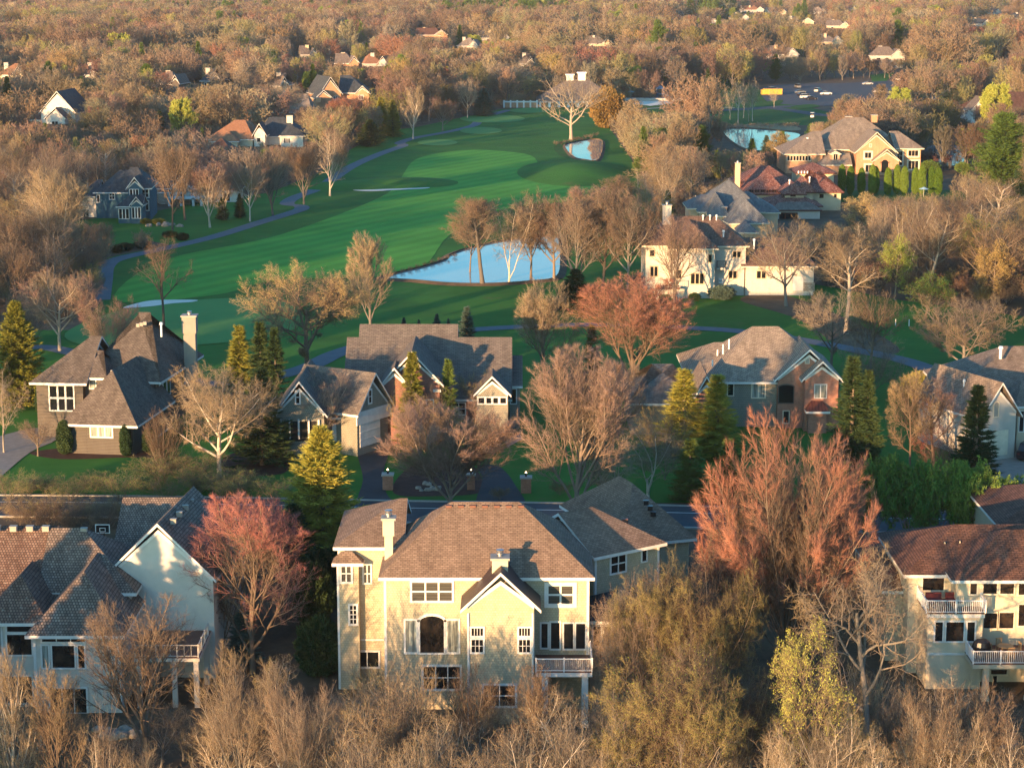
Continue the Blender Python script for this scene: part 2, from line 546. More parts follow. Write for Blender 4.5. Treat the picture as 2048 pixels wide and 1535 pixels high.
def sprout(Pn, R, n, rng, t0, t1, ang, angv, ratio, fall, rr, K, up, wig, rtip=.3, lv=.25, floor=0.0, rmin=.004):
    """n children on every limb"""
    N, K0, _ = Pn.shape
    i = np.arange(n)
    t = t0 + (t1 - t0) * ((i[None, :] + rng.random((N, n))) / n)
    f = t * (K0 - 1)
    k = np.minimum(f.astype(int), K0 - 2)
    w = (f - k)[..., None]
    rows = np.arange(N)[:, None]
    pos = Pn[rows, k] * (1 - w) + Pn[rows, k + 1] * w
    tan = unit(Pn[rows, k + 1] - Pn[rows, k])
    rad = R[rows, k] * (1 - w[..., 0]) + R[rows, k + 1] * w[..., 0]
    Lp = np.linalg.norm(Pn[:, 1:] - Pn[:, :-1], axis=-1).sum(1)
    pos, tan, rad = pos.reshape(-1, 3), tan.reshape(-1, 3), rad.reshape(-1)
    a = np.radians(ang + angv * rng.normal(size=len(pos)))[:, None]
    # azimuth goes round the parent
    ref = np.cross(tan, np.array([.13, .31, .94])); ref = unit(ref)
    bi = np.cross(tan, ref)
    az = (np.tile(i * 2.4, N) + rng.random(len(pos)) * 1.6 + np.repeat(rng.random(N) * 6.28, n))[:, None]
    side = ref * np.cos(az) + bi * np.sin(az)
    d = tan * np.cos(a) + side * np.sin(a)
    L = (Lp[:, None] * ratio * (1 - fall * (t - t0) / max(1e-6, t1 - t0)) * (1 - lv + 2 * lv * rng.random((N, n)))).reshape(-1)
    L = np.maximum(L, floor)
    rc = np.maximum(rad * rr, rmin)
    return limbs(pos, d, L, rc, rc * rtip, K, rng, up, wig)

def tube_arrays(Pn, R, S):
    N, K, _ = Pn.shape
    T = np.empty_like(Pn)
    T[:, 1:-1] = Pn[:, 2:] - Pn[:, :-2]
    T[:, 0] = Pn[:, 1] - Pn[:, 0]
    T[:, -1] = Pn[:, -1] - Pn[:, -2]
    T = unit(T)
    ref = np.where(np.abs(T[:, :1, 2:3]) < .9, np.array([0, 0, 1.0]), np.array([1.0, 0, 0]))
    U = unit(np.cross(T, np.broadcast_to(ref, T.shape)))
    V = np.cross(T, U)
    a = np.arange(S) * 2 * math.pi / S
    ring = U[:, :, None, :] * np.cos(a)[None, None, :, None] + V[:, :, None, :] * np.sin(a)[None, None, :, None]
    vs = Pn[:, :, None, :] + ring * R[:, :, None, None]
    base = (np.arange(N) * K * S)[:, None, None]
    k = (np.arange(K - 1) * S)[None, :, None]
    s = np.arange(S)[None, None, :]
    s2 = (s + 1) % S
    q = np.stack([base + k + s, base + k + s2, base + k + S + s2, base + k + S + s], -1)
    return vs.reshape(-1, 3), q.reshape(-1, 4)

def cone_arrays(Pn, R):
    """last twigs: three-sided, ending in a point"""
    a, b = Pn[:, 0], Pn[:, -1]
    T = unit(b - a)
    ref = np.where(np.abs(T[:, 2:3]) < .9, np.array([0, 0, 1.0]), np.array([1.0, 0, 0]))
    U = unit(np.cross(T, ref)); V = np.cross(T, U)
    vs = [a + (U * math.cos(t) + V * math.sin(t)) * R[:, :1] for t in (0, 2.094, 4.188)] + [b]
    vs = np.stack(vs, 1).reshape(-1, 3)
    o = (np.arange(len(a)) * 4)[:, None, None]
    t = (o + np.array([[0, 1, 3], [1, 2, 3], [2, 0, 3]])[None]).reshape(-1, 3)
    return vs, t

def leaf_arrays(pts, size, rng, aspect=.55, up=None):
    """small four-cornered leaves or sprays about points"""
    n = len(pts)
    d = unit(rng.normal(size=(n, 3)) if up is None else up)
    e = unit(np.cross(d, rng.normal(size=(n, 3))))
    s = (size * (.6 + .8 * rng.random(n)))[:, None]
    a = pts - e * s * aspect * .5
    b = pts + e * s * aspect * .5
    c = pts + d * s
    vs = np.stack([a, b, c], 1).reshape(-1, 3)
    t = np.arange(n * 3).reshape(-1, 3)
    return vs, t

def np_mesh(name, parts, mats):
    """parts: (verts, faces, material index)"""
    V, off, loops, starts, totals, mi = [], 0, [], [], [], []
    ls = 0
    for vs, fs, m in parts:
        V.append(vs)
        k = fs.shape[1]
        loops.append((fs + off).reshape(-1))
        starts.append(ls + np.arange(len(fs)) * k)
        totals.append(np.full(len(fs), k))
        mi.append(np.full(len(fs), m))
        ls += fs.size
        off += len(vs)
    V = np.concatenate(V).astype(np.float32)
    loops = np.concatenate(loops).astype(np.int32)
    me = bpy.data.meshes.new(name)
    me.vertices.add(len(V))
    me.vertices.foreach_set('co', V.reshape(-1))
    me.loops.add(len(loops))
    me.loops.foreach_set('vertex_index', loops)
    st = np.concatenate(starts).astype(np.int32)
    me.polygons.add(len(st))
    me.polygons.foreach_set('loop_start', st)
    me.polygons.foreach_set('loop_total', np.concatenate(totals).astype(np.int32))
    me.polygons.foreach_set('material_index', np.concatenate(mi).astype(np.int32))
    for m in mats:
        me.materials.append(MATS[m])
    me.update(calc_edges=True)
    return me

# growth habits. Every tree is grown 10 m tall and scaled to its own height and spread when placed.
HABIT = {
    #          trunk part, limbs n, t0, angle, ratio, up;   branches n, angle, up;  twigs n, angle, up;  last n, angle, length floor
    'vase':    dict(env=(3.7,4.4,5.7), ht=.58, r=.16, n1=14, t1=.12, a1=32, q1=1.35, u1=.42, n2=14, a2=36, u2=.25, n3=8, a3=38, u3=.22, n4=10, a4=38, u4=.18, q=(.50, .46, .5), tw=.0052),
    'spread':  dict(env=(5.0,3.5,6.4), ht=.50, r=.19, n1=12, t1=.28, a1=58, q1=1.25, u1=.42, n2=14, a2=48, u2=.18, n3=8, a3=46, u3=.15, n4=11, a4=46, u4=.15, q=(.52, .46, .5), tw=.0052),
    'oval':    dict(env=(3.3,4.3,5.8), ht=.72, r=.15, n1=15, t1=.24, a1=48, q1=.60, u1=.4, n2=11, a2=44, u2=.2, n3=8, a3=44, u3=.15, n4=10, a4=44, u4=.12, q=(.56, .48, .5), tw=.0052),
    'fan':     dict(env=(3.9,4.9,5.2), ht=.26, r=.12, n1=16, t1=.02, a1=28, q1=3.2, u1=.25, n2=18, a2=33, u2=.35, n3=8, a3=34, u3=.3, n4=11, a4=34, u4=.25, q=(.36, .46, .5), tw=.005),
    'upright': dict(env=(2.1,4.8,5.4), ht=.66, r=.14, n1=17, t1=.12, a1=30, q1=.7, u1=.5, n2=10, a2=30, u2=.35, n3=8, a3=30, u3=.25, n4=9, a4=30, u4=.2, q=(.5, .45, .5), tw=.0052),
    'birch':   dict(env=(3.2,5.0,5.2), ht=.22, r=.10, n1=4, t1=.02, a1=17, q1=3.4, u1=.12, n2=18, a2=46, u2=.2, n3=8, a3=44, u3=-.1, n4=12, a4=44, u4=-.25, q=(.33, .45, .6), tw=.0055),
    'twisted': dict(env=(4.5,4.8,5.4), ht=.60, r=.17, n1=9, t1=.3, a1=50, q1=.75, u1=.35, n2=11, a2=52, u2=.2, n3=8, a3=50, u3=.1, n4=11, a4=48, u4=.05, q=(.55, .5, .5), tw=.0052, wig=.2),
    'sapling': dict(env=(3.0,5.0,5.1), ht=.30, r=.07, n1=7, t1=.02, a1=20, q1=2.3, u1=.15, n2=10, a2=36, u2=.25, n3=5, a3=38, u3=.15, n4=5, a4=38, u4=.1, q=(.32, .42, .55), tw=.0052, wig=.1),
    'bush':    dict(env=(4.2,5.2,5.0), ht=.14, r=.06, n1=16, t1=.02, a1=46, q1=5.0, u1=.75, n2=13, a2=46, u2=.25, n3=8, a3=46, u3=.2, n4=9, a4=46, u4=.15, q=(.36, .45, .5), tw=.0052, wig=.09),
    'dome':    dict(env=(5.0,5.6,4.6), ht=.28, r=.10, n1=26, t1=.05, a1=62, q1=2.3, u1=.65, n2=14, a2=52, u2=.15, n3=8, a3=50, u3=.15, n4=11, a4=50, u4=.15, q=(.40, .45, .5), tw=.0052, wig=.12),
    'maple':   dict(env=(4.3, 5.0, 5.1), ht=.13, r=.10, n1=24, t1=.05, a1=27, a1v=13, q1=7.0, u1=.05, n2=14, a2=30, u2=.2, n3=8, a3=32, u3=.2, n4=10, a4=32, u4=.2, q=(.30, .44, .5), tw=.0052),
    'tall':    dict(env=(3.3,3.3,6.8), ht=.80, r=.16, n1=14, t1=.45, a1=48, q1=.36, u1=.4, n2=9, a2=44, u2=.25, n3=8, a3=44, u3=.15, n4=10, a4=42, u4=.1, q=(.6, .5, .5), tw=.0052),
    'gaunt':   dict(env=(3.6,5,5.5), ht=.62, r=.16, n1=10, t1=.36, a1=38, q1=.75, u1=.3, n2=9, a2=42, u2=.15, n3=7, a3=44, u3=.05, n4=8, a4=44, u4=-.1, q=(.42, .45, .55), tw=.0055, wig=.1),
}

def hold_in(Pn, env, rng, loose=.07):
    """shorten the limbs that would grow out of the crown's outline"""
    rx, rz, cz = env
    s0 = Pn[:, :1]
    f = np.ones(len(Pn))
    lim = 1 + loose * rng.normal(size=len(Pn))
    for _ in range(7):
        e = s0[:, 0] + (Pn[:, -1] - s0[:, 0]) * f[:, None]
        rho = np.sqrt((e[:, 0] ** 2 + e[:, 1] ** 2) / rx ** 2 + ((e[:, 2] - cz) / rz) ** 2)
        f = np.where(rho > lim, f * .78, f)
    return s0 + (Pn - s0) * f[:, None, None]

def bare_tree_parts(habit, seed, dense=1.0, tip=1.0):
    h = HABIT[habit]
    rng = np.random.default_rng(seed)
    w = h.get('wig', .07)
    q = h['q']
    T, TR = limbs(np.zeros((1, 3)), np.array([[rng.normal() * .05, rng.normal() * .05, 1.0]]), np.array([10 * h['ht']]), h['r'], h['r'] * .45, 8, rng, .1, w * .5)
    TR[:, 0] *= 1.25
    A, AR = sprout(T, TR, h['n1'], rng, h['t1'], 1.0, h['a1'], h.get('a1v', 8), h['q1'], .45, .62, 8, h['u1'], w, .25, lv=.12)
    A = hold_in(A, h['env'], rng, .03)
    B, BR_ = sprout(A, AR, h['n2'], rng, .22, 1.0, h['a2'], 10, q[0], .5, .6, 5, h['u2'], w, .3, rmin=.012)
    B = hold_in(B, h['env'], rng, .04)
    n3 = max(3, int(h['n3'] * dense + .5)); n4 = max(2, int(h['n4'] * dense + .5))
    Cc, CR = sprout(B, BR_, n3, rng, .12, 1.0, h['a3'], 12, q[1], .4, .6, 4, h['u3'], w, .4, rmin=h['tw'] * 1.2 * tip, floor=.45)
    Cc = hold_in(Cc, h['env'], rng, .05)
    D, DR = sprout(Cc, CR, n4, rng, .1, 1.0, h['a4'], 12, q[2], .3, .7, 2, h['u4'], w, .5, rmin=h['tw'] * tip, floor=.32)
    DR = np.minimum(DR, h['tw'] * 1.4 * tip)
    CR = np.minimum(CR, h['tw'] * 2.2 * tip)
    BR_ = np.minimum(BR_, .04 * max(1, tip * .5))
    trunk = [tube_arrays(T, TR, 9), tube_arrays(A, AR, 6)]
    # the last twigs carry buds where they reach the light, in the outer and upper crown
    e = h['env']
    rho = np.sqrt((D[:, -1, 0] ** 2 + D[:, -1, 1] ** 2) / e[0] ** 2 + ((D[:, -1, 2] - e[2]) / e[1]) ** 2) + .08 * rng.normal(size=len(D))
    bud = (rho > .62) & (D[:, -1, 2] > e[2] - .45 * e[1] + rng.normal(size=len(D)))
    crown = [tube_arrays(B, BR_, 4) + (0,), tube_arrays(Cc, CR, 3) + (0,), cone_arrays(D[bud], DR[bud]) + (1,), cone_arrays(D[~bud], DR[~bud]) + (0,)]
    tips = D[:, -1]
    # scale to height 10 and measure the spread
    z = np.percentile(tips[:, 2], 99.5)
    k = 10.0 / z
    c = np.median(tips[:, :2], axis=0)
    wid = 2 * np.percentile(np.linalg.norm(tips[:, :2] - c, axis=1), 95) * k
    for arr in trunk + crown:
        arr[0][:] *= k
    return trunk, crown, D * k, wid, c * k

PROTO = {}
def bare_proto(habit, seed, leaves=None, dense=1.0, tip=1.0):
    key = (habit, seed, leaves, dense)
    if key in PROTO:
        return PROTO[key]
    tr, cr, D, wid, c = bare_tree_parts(habit, seed, dense, tip)
    me_t = np_mesh('trunk', [(v, f, 0) for v, f in tr], ['bark_brown'])
    cp = list(cr)
    if leaves:
        rng = np.random.default_rng(seed + 99)
        n, size = leaves
        idx = rng.integers(0, len(D), n)
        t = rng.random((n, 1))
        pts = D[idx, 0] * (1 - t) + D[idx, -1] * t + rng.normal(size=(n, 3)) * .05
        cp.append(leaf_arrays(pts, size, rng) + (2,))
    me_c = np_mesh('crown', cp, ['bark_brown', 'twig_brown', 'leaf_spring'] if leaves else ['bark_brown', 'twig_brown'])
    PROTO[key] = (me_t, me_c, wid, c)
    return PROTO[key]

def conifer_proto(kind, seed):
    key = (kind, seed)
    if key in PROTO:
        return PROTO[key]
    rng = np.random.default_rng(seed)
    tall = 10.0
    if kind == 'spruce':
        n, base, R, pw, dr = 360, .04, 2.35, .9, -.16
    elif kind == 'slim':
        n, base, R, pw, dr = 330, .03, 1.6, .85, -.18
    elif kind == 'dense':
        n, base, R, pw, dr = 620, .03, 3.0, .75, -.08
    else:   # pine: rounder, looser
        n, base, R, pw, dr = 420, .10, 3.0, .5, .25
    z = base + (1 - base) * (rng.random(n) ** 1.15)
    z = np.sort(z)
    az = rng.random(n) * 6.283
    env = R * (1 - z) ** pw
    if kind == 'pine':
        env = R * np.sin(np.clip((1 - z) * 2.2, 0, math.pi / 2)) ** .7 * (.65 + .35 * np.sin(z * 23 + az * 2))
    L = env * (.50 + .62 * rng.random(n)) * (1 + .16 * np.sin(az * 3 + z * 9)) + .12
    d = np.stack([np.cos(az), np.sin(az), np.full(n, dr) + rng.normal(size=n) * .1 + .9 * z ** 5], 1)
    st = np.stack([np.zeros(n), np.zeros(n), z * tall], 1)
    Bp, BRd = limbs(st, d, L, np.full(n, .03), np.full(n, .008), 5, rng, .45, .05)
    T, TR = limbs(np.zeros((1, 3)), np.array([[0, 0, 1.0]]), np.array([tall * .98]), .2, .02, 8, rng, 0, .004)
    # sprays: more on long boughs
    m = {'spruce': 46, 'slim': 40, 'dense': 40, 'pine': 52}[kind]
    t = .12 + .9 * rng.random((n, m)) ** .75
    f = np.clip(t, 0, .999) * 4
    k = f.astype(int)
    w = (f - k)[..., None]
    rows = np.arange(n)[:, None]
    pos = Bp[rows, k] * (1 - w) + Bp[rows, np.minimum(k + 1, 4)] * w
    tan = unit(Bp[rows, np.minimum(k + 1, 4)] - Bp[rows, k])
    side = unit(np.cross(tan, np.array([0, 0, 1.0]))) * np.where(rng.random((n, m, 1)) < .5, -1, 1)
    dirn = unit(tan * (.9 + .3 * rng.random((n, m, 1))) + side * (.2 + .8 * rng.random((n, m, 1))) + rng.normal(size=(n, m, 3)) * .18 - np.array([0, 0, .15]))
    spread = (1.02 - t)[..., None] * L[:, None, None] * .27
    pos = pos + side * spread * rng.random((n, m, 1))
    pos, dirn = pos.reshape(-1, 3), dirn.reshape(-1, 3)
    if kind == 'pine':
        pos = pos + rng.normal(size=pos.shape) * .12
    lf = leaf_arrays(pos, .36, rng, .20, dirn)
    lf2 = leaf_arrays(pos + rng.normal(size=pos.shape) * .06, .24, rng, .26, unit(dirn + rng.normal(size=dirn.shape) * .5))
    me_t = np_mesh('trunk', [tube_arrays(T, TR, 7) + (0,), tube_arrays(Bp, BRd, 3) + (0,)], ['bark_brown'])
    me_c = np_mesh('crown', [lf + (0,), lf2 + (0,)], ['needle_green'])
    PROTO[key] = (me_t, me_c, 2 * np.percentile(np.linalg.norm(pos[:, :2], axis=1), 98), np.zeros(2))
    return PROTO[key]

def clump_proto(kind, seed):
    """clipped or columnar evergreens: a shell of small upward sprays with depth behind it"""
    key = (kind, seed)
    if key in PROTO:
        return PROTO[key]
    rng = np.random.default_rng(seed)
    n = 15000
    u = unit(rng.normal(size=(n, 3)))
    r = (rng.random(n) ** .22)[:, None]
    lum = 1 + .10 * np.sin(u[:, :1] * 9 + seed) * np.sin(u[:, 1:2] * 8) + .08 * np.sin(u[:, 2:3] * 14)
    p = u * r * lum
    if kind == 'column':
        zz = rng.random(n) * 2 - 1
        aa = rng.random(n) * 6.283
        rr = (rng.random(n) ** .25) * np.sqrt(np.clip(1 - np.abs(zz) ** 3.2, 0, 1)) * (1.0 - .12 * zz) * (1 + .08 * np.sin(aa * 5 + zz * 6))
        p = np.stack([np.cos(aa) * rr, np.sin(aa) * rr, zz], 1)
        p = p * np.array([1.25, 1.25, 5.0]) + np.array([0, 0, 5.0])
        up = unit(u * np.array([.5, .5, .2]) + np.array([0, 0, 1.0]) + rng.normal(size=(n, 3)) * .3)
        size = .42
    else:
        p = p * np.array([5.2, 5.2, 5.0]) + np.array([0, 0, 5.0])
        up = unit(u + rng.normal(size=(n, 3)) * .5 + np.array([0, 0, .3]))
        size = .62
    p[:, 2] = np.maximum(p[:, 2], .05)
    T, TR = limbs(np.zeros((1, 3)), np.array([[0, 0, 1.0]]), np.array([7.0]), .15, .05, 5, rng, 0, .02)
    me_t = np_mesh('trunk', [tube_arrays(T, TR, 6) + (0,)], ['bark_brown'])
    me_c = np_mesh('crown', [leaf_arrays(p, size, rng, .5, up) + (0,)], ['arbor_green'])
    PROTO[key] = (me_t, me_c, 2.5 if kind == 'column' else 10.4, np.zeros(2))
    return PROTO[key]

def place_plant(proto, loc, height, width, name, label, cat, group, bark, twig, rot=None, leafmat=None):
    me_t, me_c, wid, c = proto
    sz = height / 10.0
    sx = width / wid if width else sz
    sx = min(max(sx, sz * .45), sz * 2.4)
    rot = random.random() * 6.28 if rot is None else rot
    e = bpy.data.objects.new(name, None)
    COL.objects.link(e)
    e.location = loc
    e.rotation_euler = (0, 0, rot)
    e.scale = (sx, sx, sz)
    tag(e, label, cat, group)
    for nm, me, mat in (('trunk', me_t, bark), ('crown', me_c, twig)):
        o = bpy.data.objects.new(nm, me)
        COL.objects.link(o)
        o.parent = e
        ms = [mat]
        if nm == 'crown' and len(o.material_slots) > 1:
            ms = [{'bark_pale': 'limb_pale', 'bark_grey': 'limb_grey'}.get(bark, 'limb_brown'), mat, leafmat]
        for sl, mm in zip(o.material_slots, ms):
            sl.link = 'OBJECT'
            sl.material = MATS[mm]
    return e

# ================================================================ the lie of the land
def smooth(pts, closed=True, n=6):
    out = []
    k = len(pts)
    rng = range(k if closed else k - 1)
    for i in rng:
        p0, p1, p2, p3 = (pts[(i - 1) % k] if closed or i > 0 else pts[0]), pts[i], pts[(i + 1) % k], (pts[(i + 2) % k] if closed or i + 2 < k else pts[-1])
        for j in range(n):
            t = j / n
            out.append(tuple(.5 * (2 * b + (c - a) * t + (2 * a - 5 * b + 4 * c - d) * t * t + (3 * b - a - 3 * c + d) * t ** 3) for a, b, c, d in zip(p0, p1, p2, p3)))
    if not closed:
        out.append(tuple(pts[-1]))
    return out

def ground_grid():
    xs = list(np.linspace(-2600, 2600, 41))
    ys = [-60, 40, 100, 130, 145, 150] + list(np.arange(152, 174, 1.0)) + [180, 220, 300, 500, 800, 1300, 2000, 3200, 5200, 6400]
    mb = MB()
    mb.v = [(x, y, terrain(y) - .02) for y in ys for x in xs]
    n = len(xs)
    for j in range(len(ys) - 1):
        for i in range(n - 1):
            a = j * n + i
            mb.f.append((a, a + 1, a + n + 1, a + n)); mb.m.append(0)
    return setting(mb.build('ground', 'forest_floor', uv=False))
ground_grid()

def sheet(name, px, mat, lift, closed_n=6, kind='structure', raw=False):
    """a flat surface on the level land beyond the houses, outlined in the photograph"""
    pts = [G(x, y, 0) for x, y in px]
    pts = [(p.x, p.y) for p in pts]
    if not raw:
        pts = smooth(pts, True, closed_n)
    mb = MB()
    mb.poly([(x, y, lift) for x, y in pts])
    return setting(mb.build(name, mat), kind)

GOLF = [(-400, 660), (150, 660), (205, 600), (196, 540), (215, 515), (340, 490), (250, 470), (215, 445), (330, 420), (480, 415), (470, 395), (540, 385), (640, 345), (700, 300), (770, 262), (830, 255), (900, 240), (960, 228), (1000, 219), (1080, 214),
        (1190, 216), (1215, 250), (1250, 300), (1290, 360), (1330, 470), (1300, 540), (1340, 590), (1640, 580), (1800, 620), (2100, 700), (2600, 1005), (-700, 1005)]
sheet('lawn', GOLF, 'grass_rough', .01, raw=True)
sheet('fairway', [(230, 600), (330, 520), (560, 470), (760, 395), (800, 358), (830, 320), (890, 305), (960, 300), (1050, 308), (1075, 325), (1060, 345), (1130, 365), (1190, 375), (1150, 400), (1000, 420), (900, 470), (820, 545), (560, 560), (430, 590)], 'grass_fairway', .05)
sheet('putting_green', [(130, 668), (240, 622), (400, 600), (560, 600), (600, 640), (560, 670), (400, 690), (200, 695)], 'grass_green', .09)
for k, o in enumerate([(985, 238, 65, 8), (962, 262, 42, 7), (875, 286, 40, 6.5), (1060, 222, 40, 5)]):
    x, y, w, h = o
    sheet('tee_box', [(x + w * math.cos(a * math.pi / 6), y + h * math.sin(a * math.pi / 6)) for a in range(12)], 'grass_green', .10 + k * .02, 3)
sheet('bunker', [(246, 617), (290, 604), (330, 601), (392, 601), (385, 605), (345, 608), (300, 614)], 'sand', .13)
sheet('bunker', [(706, 381), (750, 379.5), (800, 378), (855, 375.5), (850, 378), (790, 381), (740, 383.5)], 'sand', .12)
sheet('mulch', [(440, 925), (470, 905), (530, 900), (575, 915), (570, 945), (500, 952), (450, 945)], 'mulch', .03)
sheet('mulch', [(60, 905), (150, 895), (300, 895), (330, 915), (250, 915), (120, 918)], 'mulch', .03)
sheet('mulch', [(800, 950), (850, 920), (930, 920), (965, 960), (960, 985), (880, 992), (790, 988)], 'mulch', .03)
sheet('mulch', [(1480, 600), (1560, 588), (1700, 640), (1800, 700), (1700, 705), (1600, 640)], 'forest_floor', .03)

def mound(name, x, y, rx, ry, h, mat, sink=.0):
    """a low grassy swelling of the course"""
    c = G(x, y, 0)
    mb = MB()
    R, S = 8, 28
    for r in range(R + 1):
        t = r / R
        for s in range(S):
            a = 2 * math.pi * s / S
            mb.v.append((c.x + rx * t * math.cos(a), c.y + ry * t * math.sin(a), h * math.cos(t * math.pi / 2) ** 1.5 + .02 - .3 * (r == R)))
    for r in range(R):
        for s in range(S):
            q = (s + 1) % S
            mb.f.append((r * S + s, (r + 1) * S + s, (r + 1) * S + q, r * S + q)); mb.m.append(0)
    o = mb.build(name, mat, uv=False)
    for p in o.data.polygons: p.use_smooth = True
    return setting(o)
mound('grass_mound', 1150, 345, 16, 38, 2.2, 'grass_rough')
mound('grass_mound', 805, 366, 15, 15, 1.1, 'grass_rough')
mound('grass_mound', 700, 372, 16, 12, .8, 'grass_rough')

def ribbon(name, px, width, mat, lift, raised=0.0, smoothn=6, skirt=False):
    pts = [G(x, y, 0) for x, y in px]
    pts = [Vector((p[0], p[1], 0)) for p in smooth([(p.x, p.y) for p in pts], False, smoothn)]
    mb = MB()
    L, Rr = [], []
    for i, p in enumerate(pts):
        d = (pts[min(i + 1, len(pts) - 1)] - pts[max(i - 1, 0)]).normalized()
        n = Vector((-d.y, d.x, 0))
        L.append(p + n * width / 2); Rr.append(p - n * width / 2)
    for i in range(len(pts) - 1):
        q = [L[i], Rr[i], Rr[i + 1], L[i + 1]]
        mb.poly([(v.x, v.y, lift + raised) for v in q])
        if raised:
            for a, b in ((L[i + 1], L[i]), (Rr[i], Rr[i + 1])):
                mb.poly([(a.x, a.y, lift), (b.x, b.y, lift), (b.x, b.y, lift + raised), (a.x, a.y, lift + raised)])
    return setting(mb.build(name, mat))
ribbon('path', [(200, 600), (206, 560), (212, 532), (240, 517), (330, 497), (430, 473), (520, 445), (585, 425), (603, 418), (600, 412), (574, 408), (590, 395), (640, 375), (700, 335), (760, 308), (805, 292), (800, 286), (830, 276), (890, 265), (945, 252), (960, 240), (990, 228), (1020, 220)], 3.2, 'asphalt_path', .06, smoothn=5)
ribbon('path', [(-100, 690), (60, 694), (120, 700), (300, 742), (450, 770), (600, 740), (680, 705), (800, 672), (940, 660), (1090, 652), (1200, 650), (1370, 656), (1480, 663), (1600, 680), (1750, 708), (1830, 728), (1880, 752), (1910, 790)], 3.2, 'asphalt_path', .08)

# street, its kerbs, centre line and the drives
ribbon('road', [(-500, 1012), (0, 1012), (400, 1016), (800, 1024), (1200, 1030), (1600, 1040), (2050, 1050), (2600, 1066)], 7.6, 'asphalt', .05)
for off in (-3.95, 3.95):
    pts = [G(x, y, 0) for x, y in [(-500, 1012), (0, 1012), (400, 1016), (800, 1024), (1200, 1030), (1600, 1040), (2050, 1050), (2600, 1066)]]
    mb = MB()
    pp = smooth([(p.x, p.y + off) for p in pts], False, 6)
    for a, b in zip(pp, pp[1:]):
        mb.poly([(a[0], a[1] - .15, .16), (b[0], b[1] - .15, .16), (b[0], b[1] + .15, .16), (a[0], a[1] + .15, .16)])
        mb.poly([(a[0], a[1] - .15, .0), (b[0], b[1] - .15, .0), (b[0], b[1] - .15, .16), (a[0], a[1] - .15, .16)])
    setting(mb.build('kerb', 'concrete'))
ribbon('road_marking', [(-500, 1004), (0, 1004), (400, 1008), (800, 1016), (1200, 1022), (1600, 1032), (2050, 1042)], .18, 'road_paint', .054 + .004)
sheet('driveway', [(716, 1012), (726, 960), (716, 915), (712, 893), (735, 882), (775, 872), (778, 905), (768, 940), (772, 985), (790, 1014)], 'asphalt_drive', .06, 4)
sheet('driveway', [(955, 1018), (965, 960), (955, 935), (980, 930), (1005, 938), (1030, 970), (1050, 1018)], 'asphalt_drive', .062, 4)
sheet('driveway', [(-120, 1000), (-60, 900), (40, 862), (110, 856), (112, 880), (60, 905), (0, 955), (-60, 1005)], 'paver', .06, 4)
sheet('driveway', [(1935, 1045), (1945, 960), (1950, 920), (2010, 900), (2200, 880), (2300, 960), (2100, 1050)], 'paver', .064, 4)
sheet('walkway', [(712, 893), (775, 872), (783, 862), (740, 868), (705, 886)], 'paver', .066, 1)
sheet('patio', [(1005, 880), (1040, 866), (1045, 878), (1015, 895)], 'paver', .06, 1)
# ground near the club
sheet('lawn', [(1165, 215), (1360, 200), (1370, 150), (1480, 160), (1560, 200), (1700, 235), (1640, 250), (1420, 255), (1340, 280), (1260, 290), (1225, 250)], 'grass_yard', .012, raw=True)
sheet('lawn', [(1380, 640), (1350, 560), (1640, 570), (1800, 600), (2100, 640), (2100, 690), (1640, 640)], 'grass_rough', .016, raw=True)
sheet('lawn', [(140, 480), (120, 445), (300, 425), (470, 390), (480, 430), (330, 470), (250, 500)], 'grass_rough', .018, raw=True)
sheet('lawn', [(180, 285), (260, 262), (360, 258), (330, 285), (240, 300)], 'grass_rough', .02, raw=True)
sheet('lawn', [(1740, 150), (1790, 145), (1770, 165), (1745, 165)], 'grass_rough', .02, raw=True)
sheet('lawn', [(1580, 382), (1900, 380), (2100, 400), (2100, 420), (1900, 400), (1650, 405)], 'grass_yard', .02, raw=True)
sheet('car_park', [(1525, 175), (1600, 168), (1700, 166), (1880, 158), (2000, 170), (1920, 195), (1700, 208), (1650, 212), (1560, 208), (1530, 200)], 'asphalt', .05, 3)
ribbon('road', [(1380, 222), (1480, 219), (1560, 214), (1610, 212)], 9, 'asphalt', .06)
ribbon('road', [(1545, 216), (1600, 224), (1660, 232), (1760, 234), (1900, 236)], 7, 'asphalt', .07)
ribbon('path', [(1240, 225), (1290, 218), (1380, 214), (1470, 216)], 2.5, 'concrete', .075)
sheet('traffic_island', [(1520, 207), (1560, 200), (1566, 204), (1556, 209), (1530, 211)], 'grass_yard', .12, 3)
sheet('traffic_island', [(1580, 214), (1620, 209), (1640, 213), (1610, 218)], 'grass_yard', .12, 3)
sheet('bank', [(1446, 256), (1480, 250), (1540, 249), (1590, 253), (1600, 260), (1560, 262), (1500, 259)], 'dry_reed', .03)
sheet('bank', [(1108, 296), (1125, 283), (1165, 274), (1196, 276), (1203, 300), (1190, 318), (1150, 319), (1122, 312)], 'grass_yard', .03)
sheet('field', [(-50, 14.5), (130, 12.5), (260, 12), (350, 10), (200, 10), (-50, 10)], 'dry_reed', .2, raw=True)
sheet('playground', [(1265, 208), (1300, 196), (1350, 196), (1345, 208), (1300, 212)], 'sand', .05, raw=True)

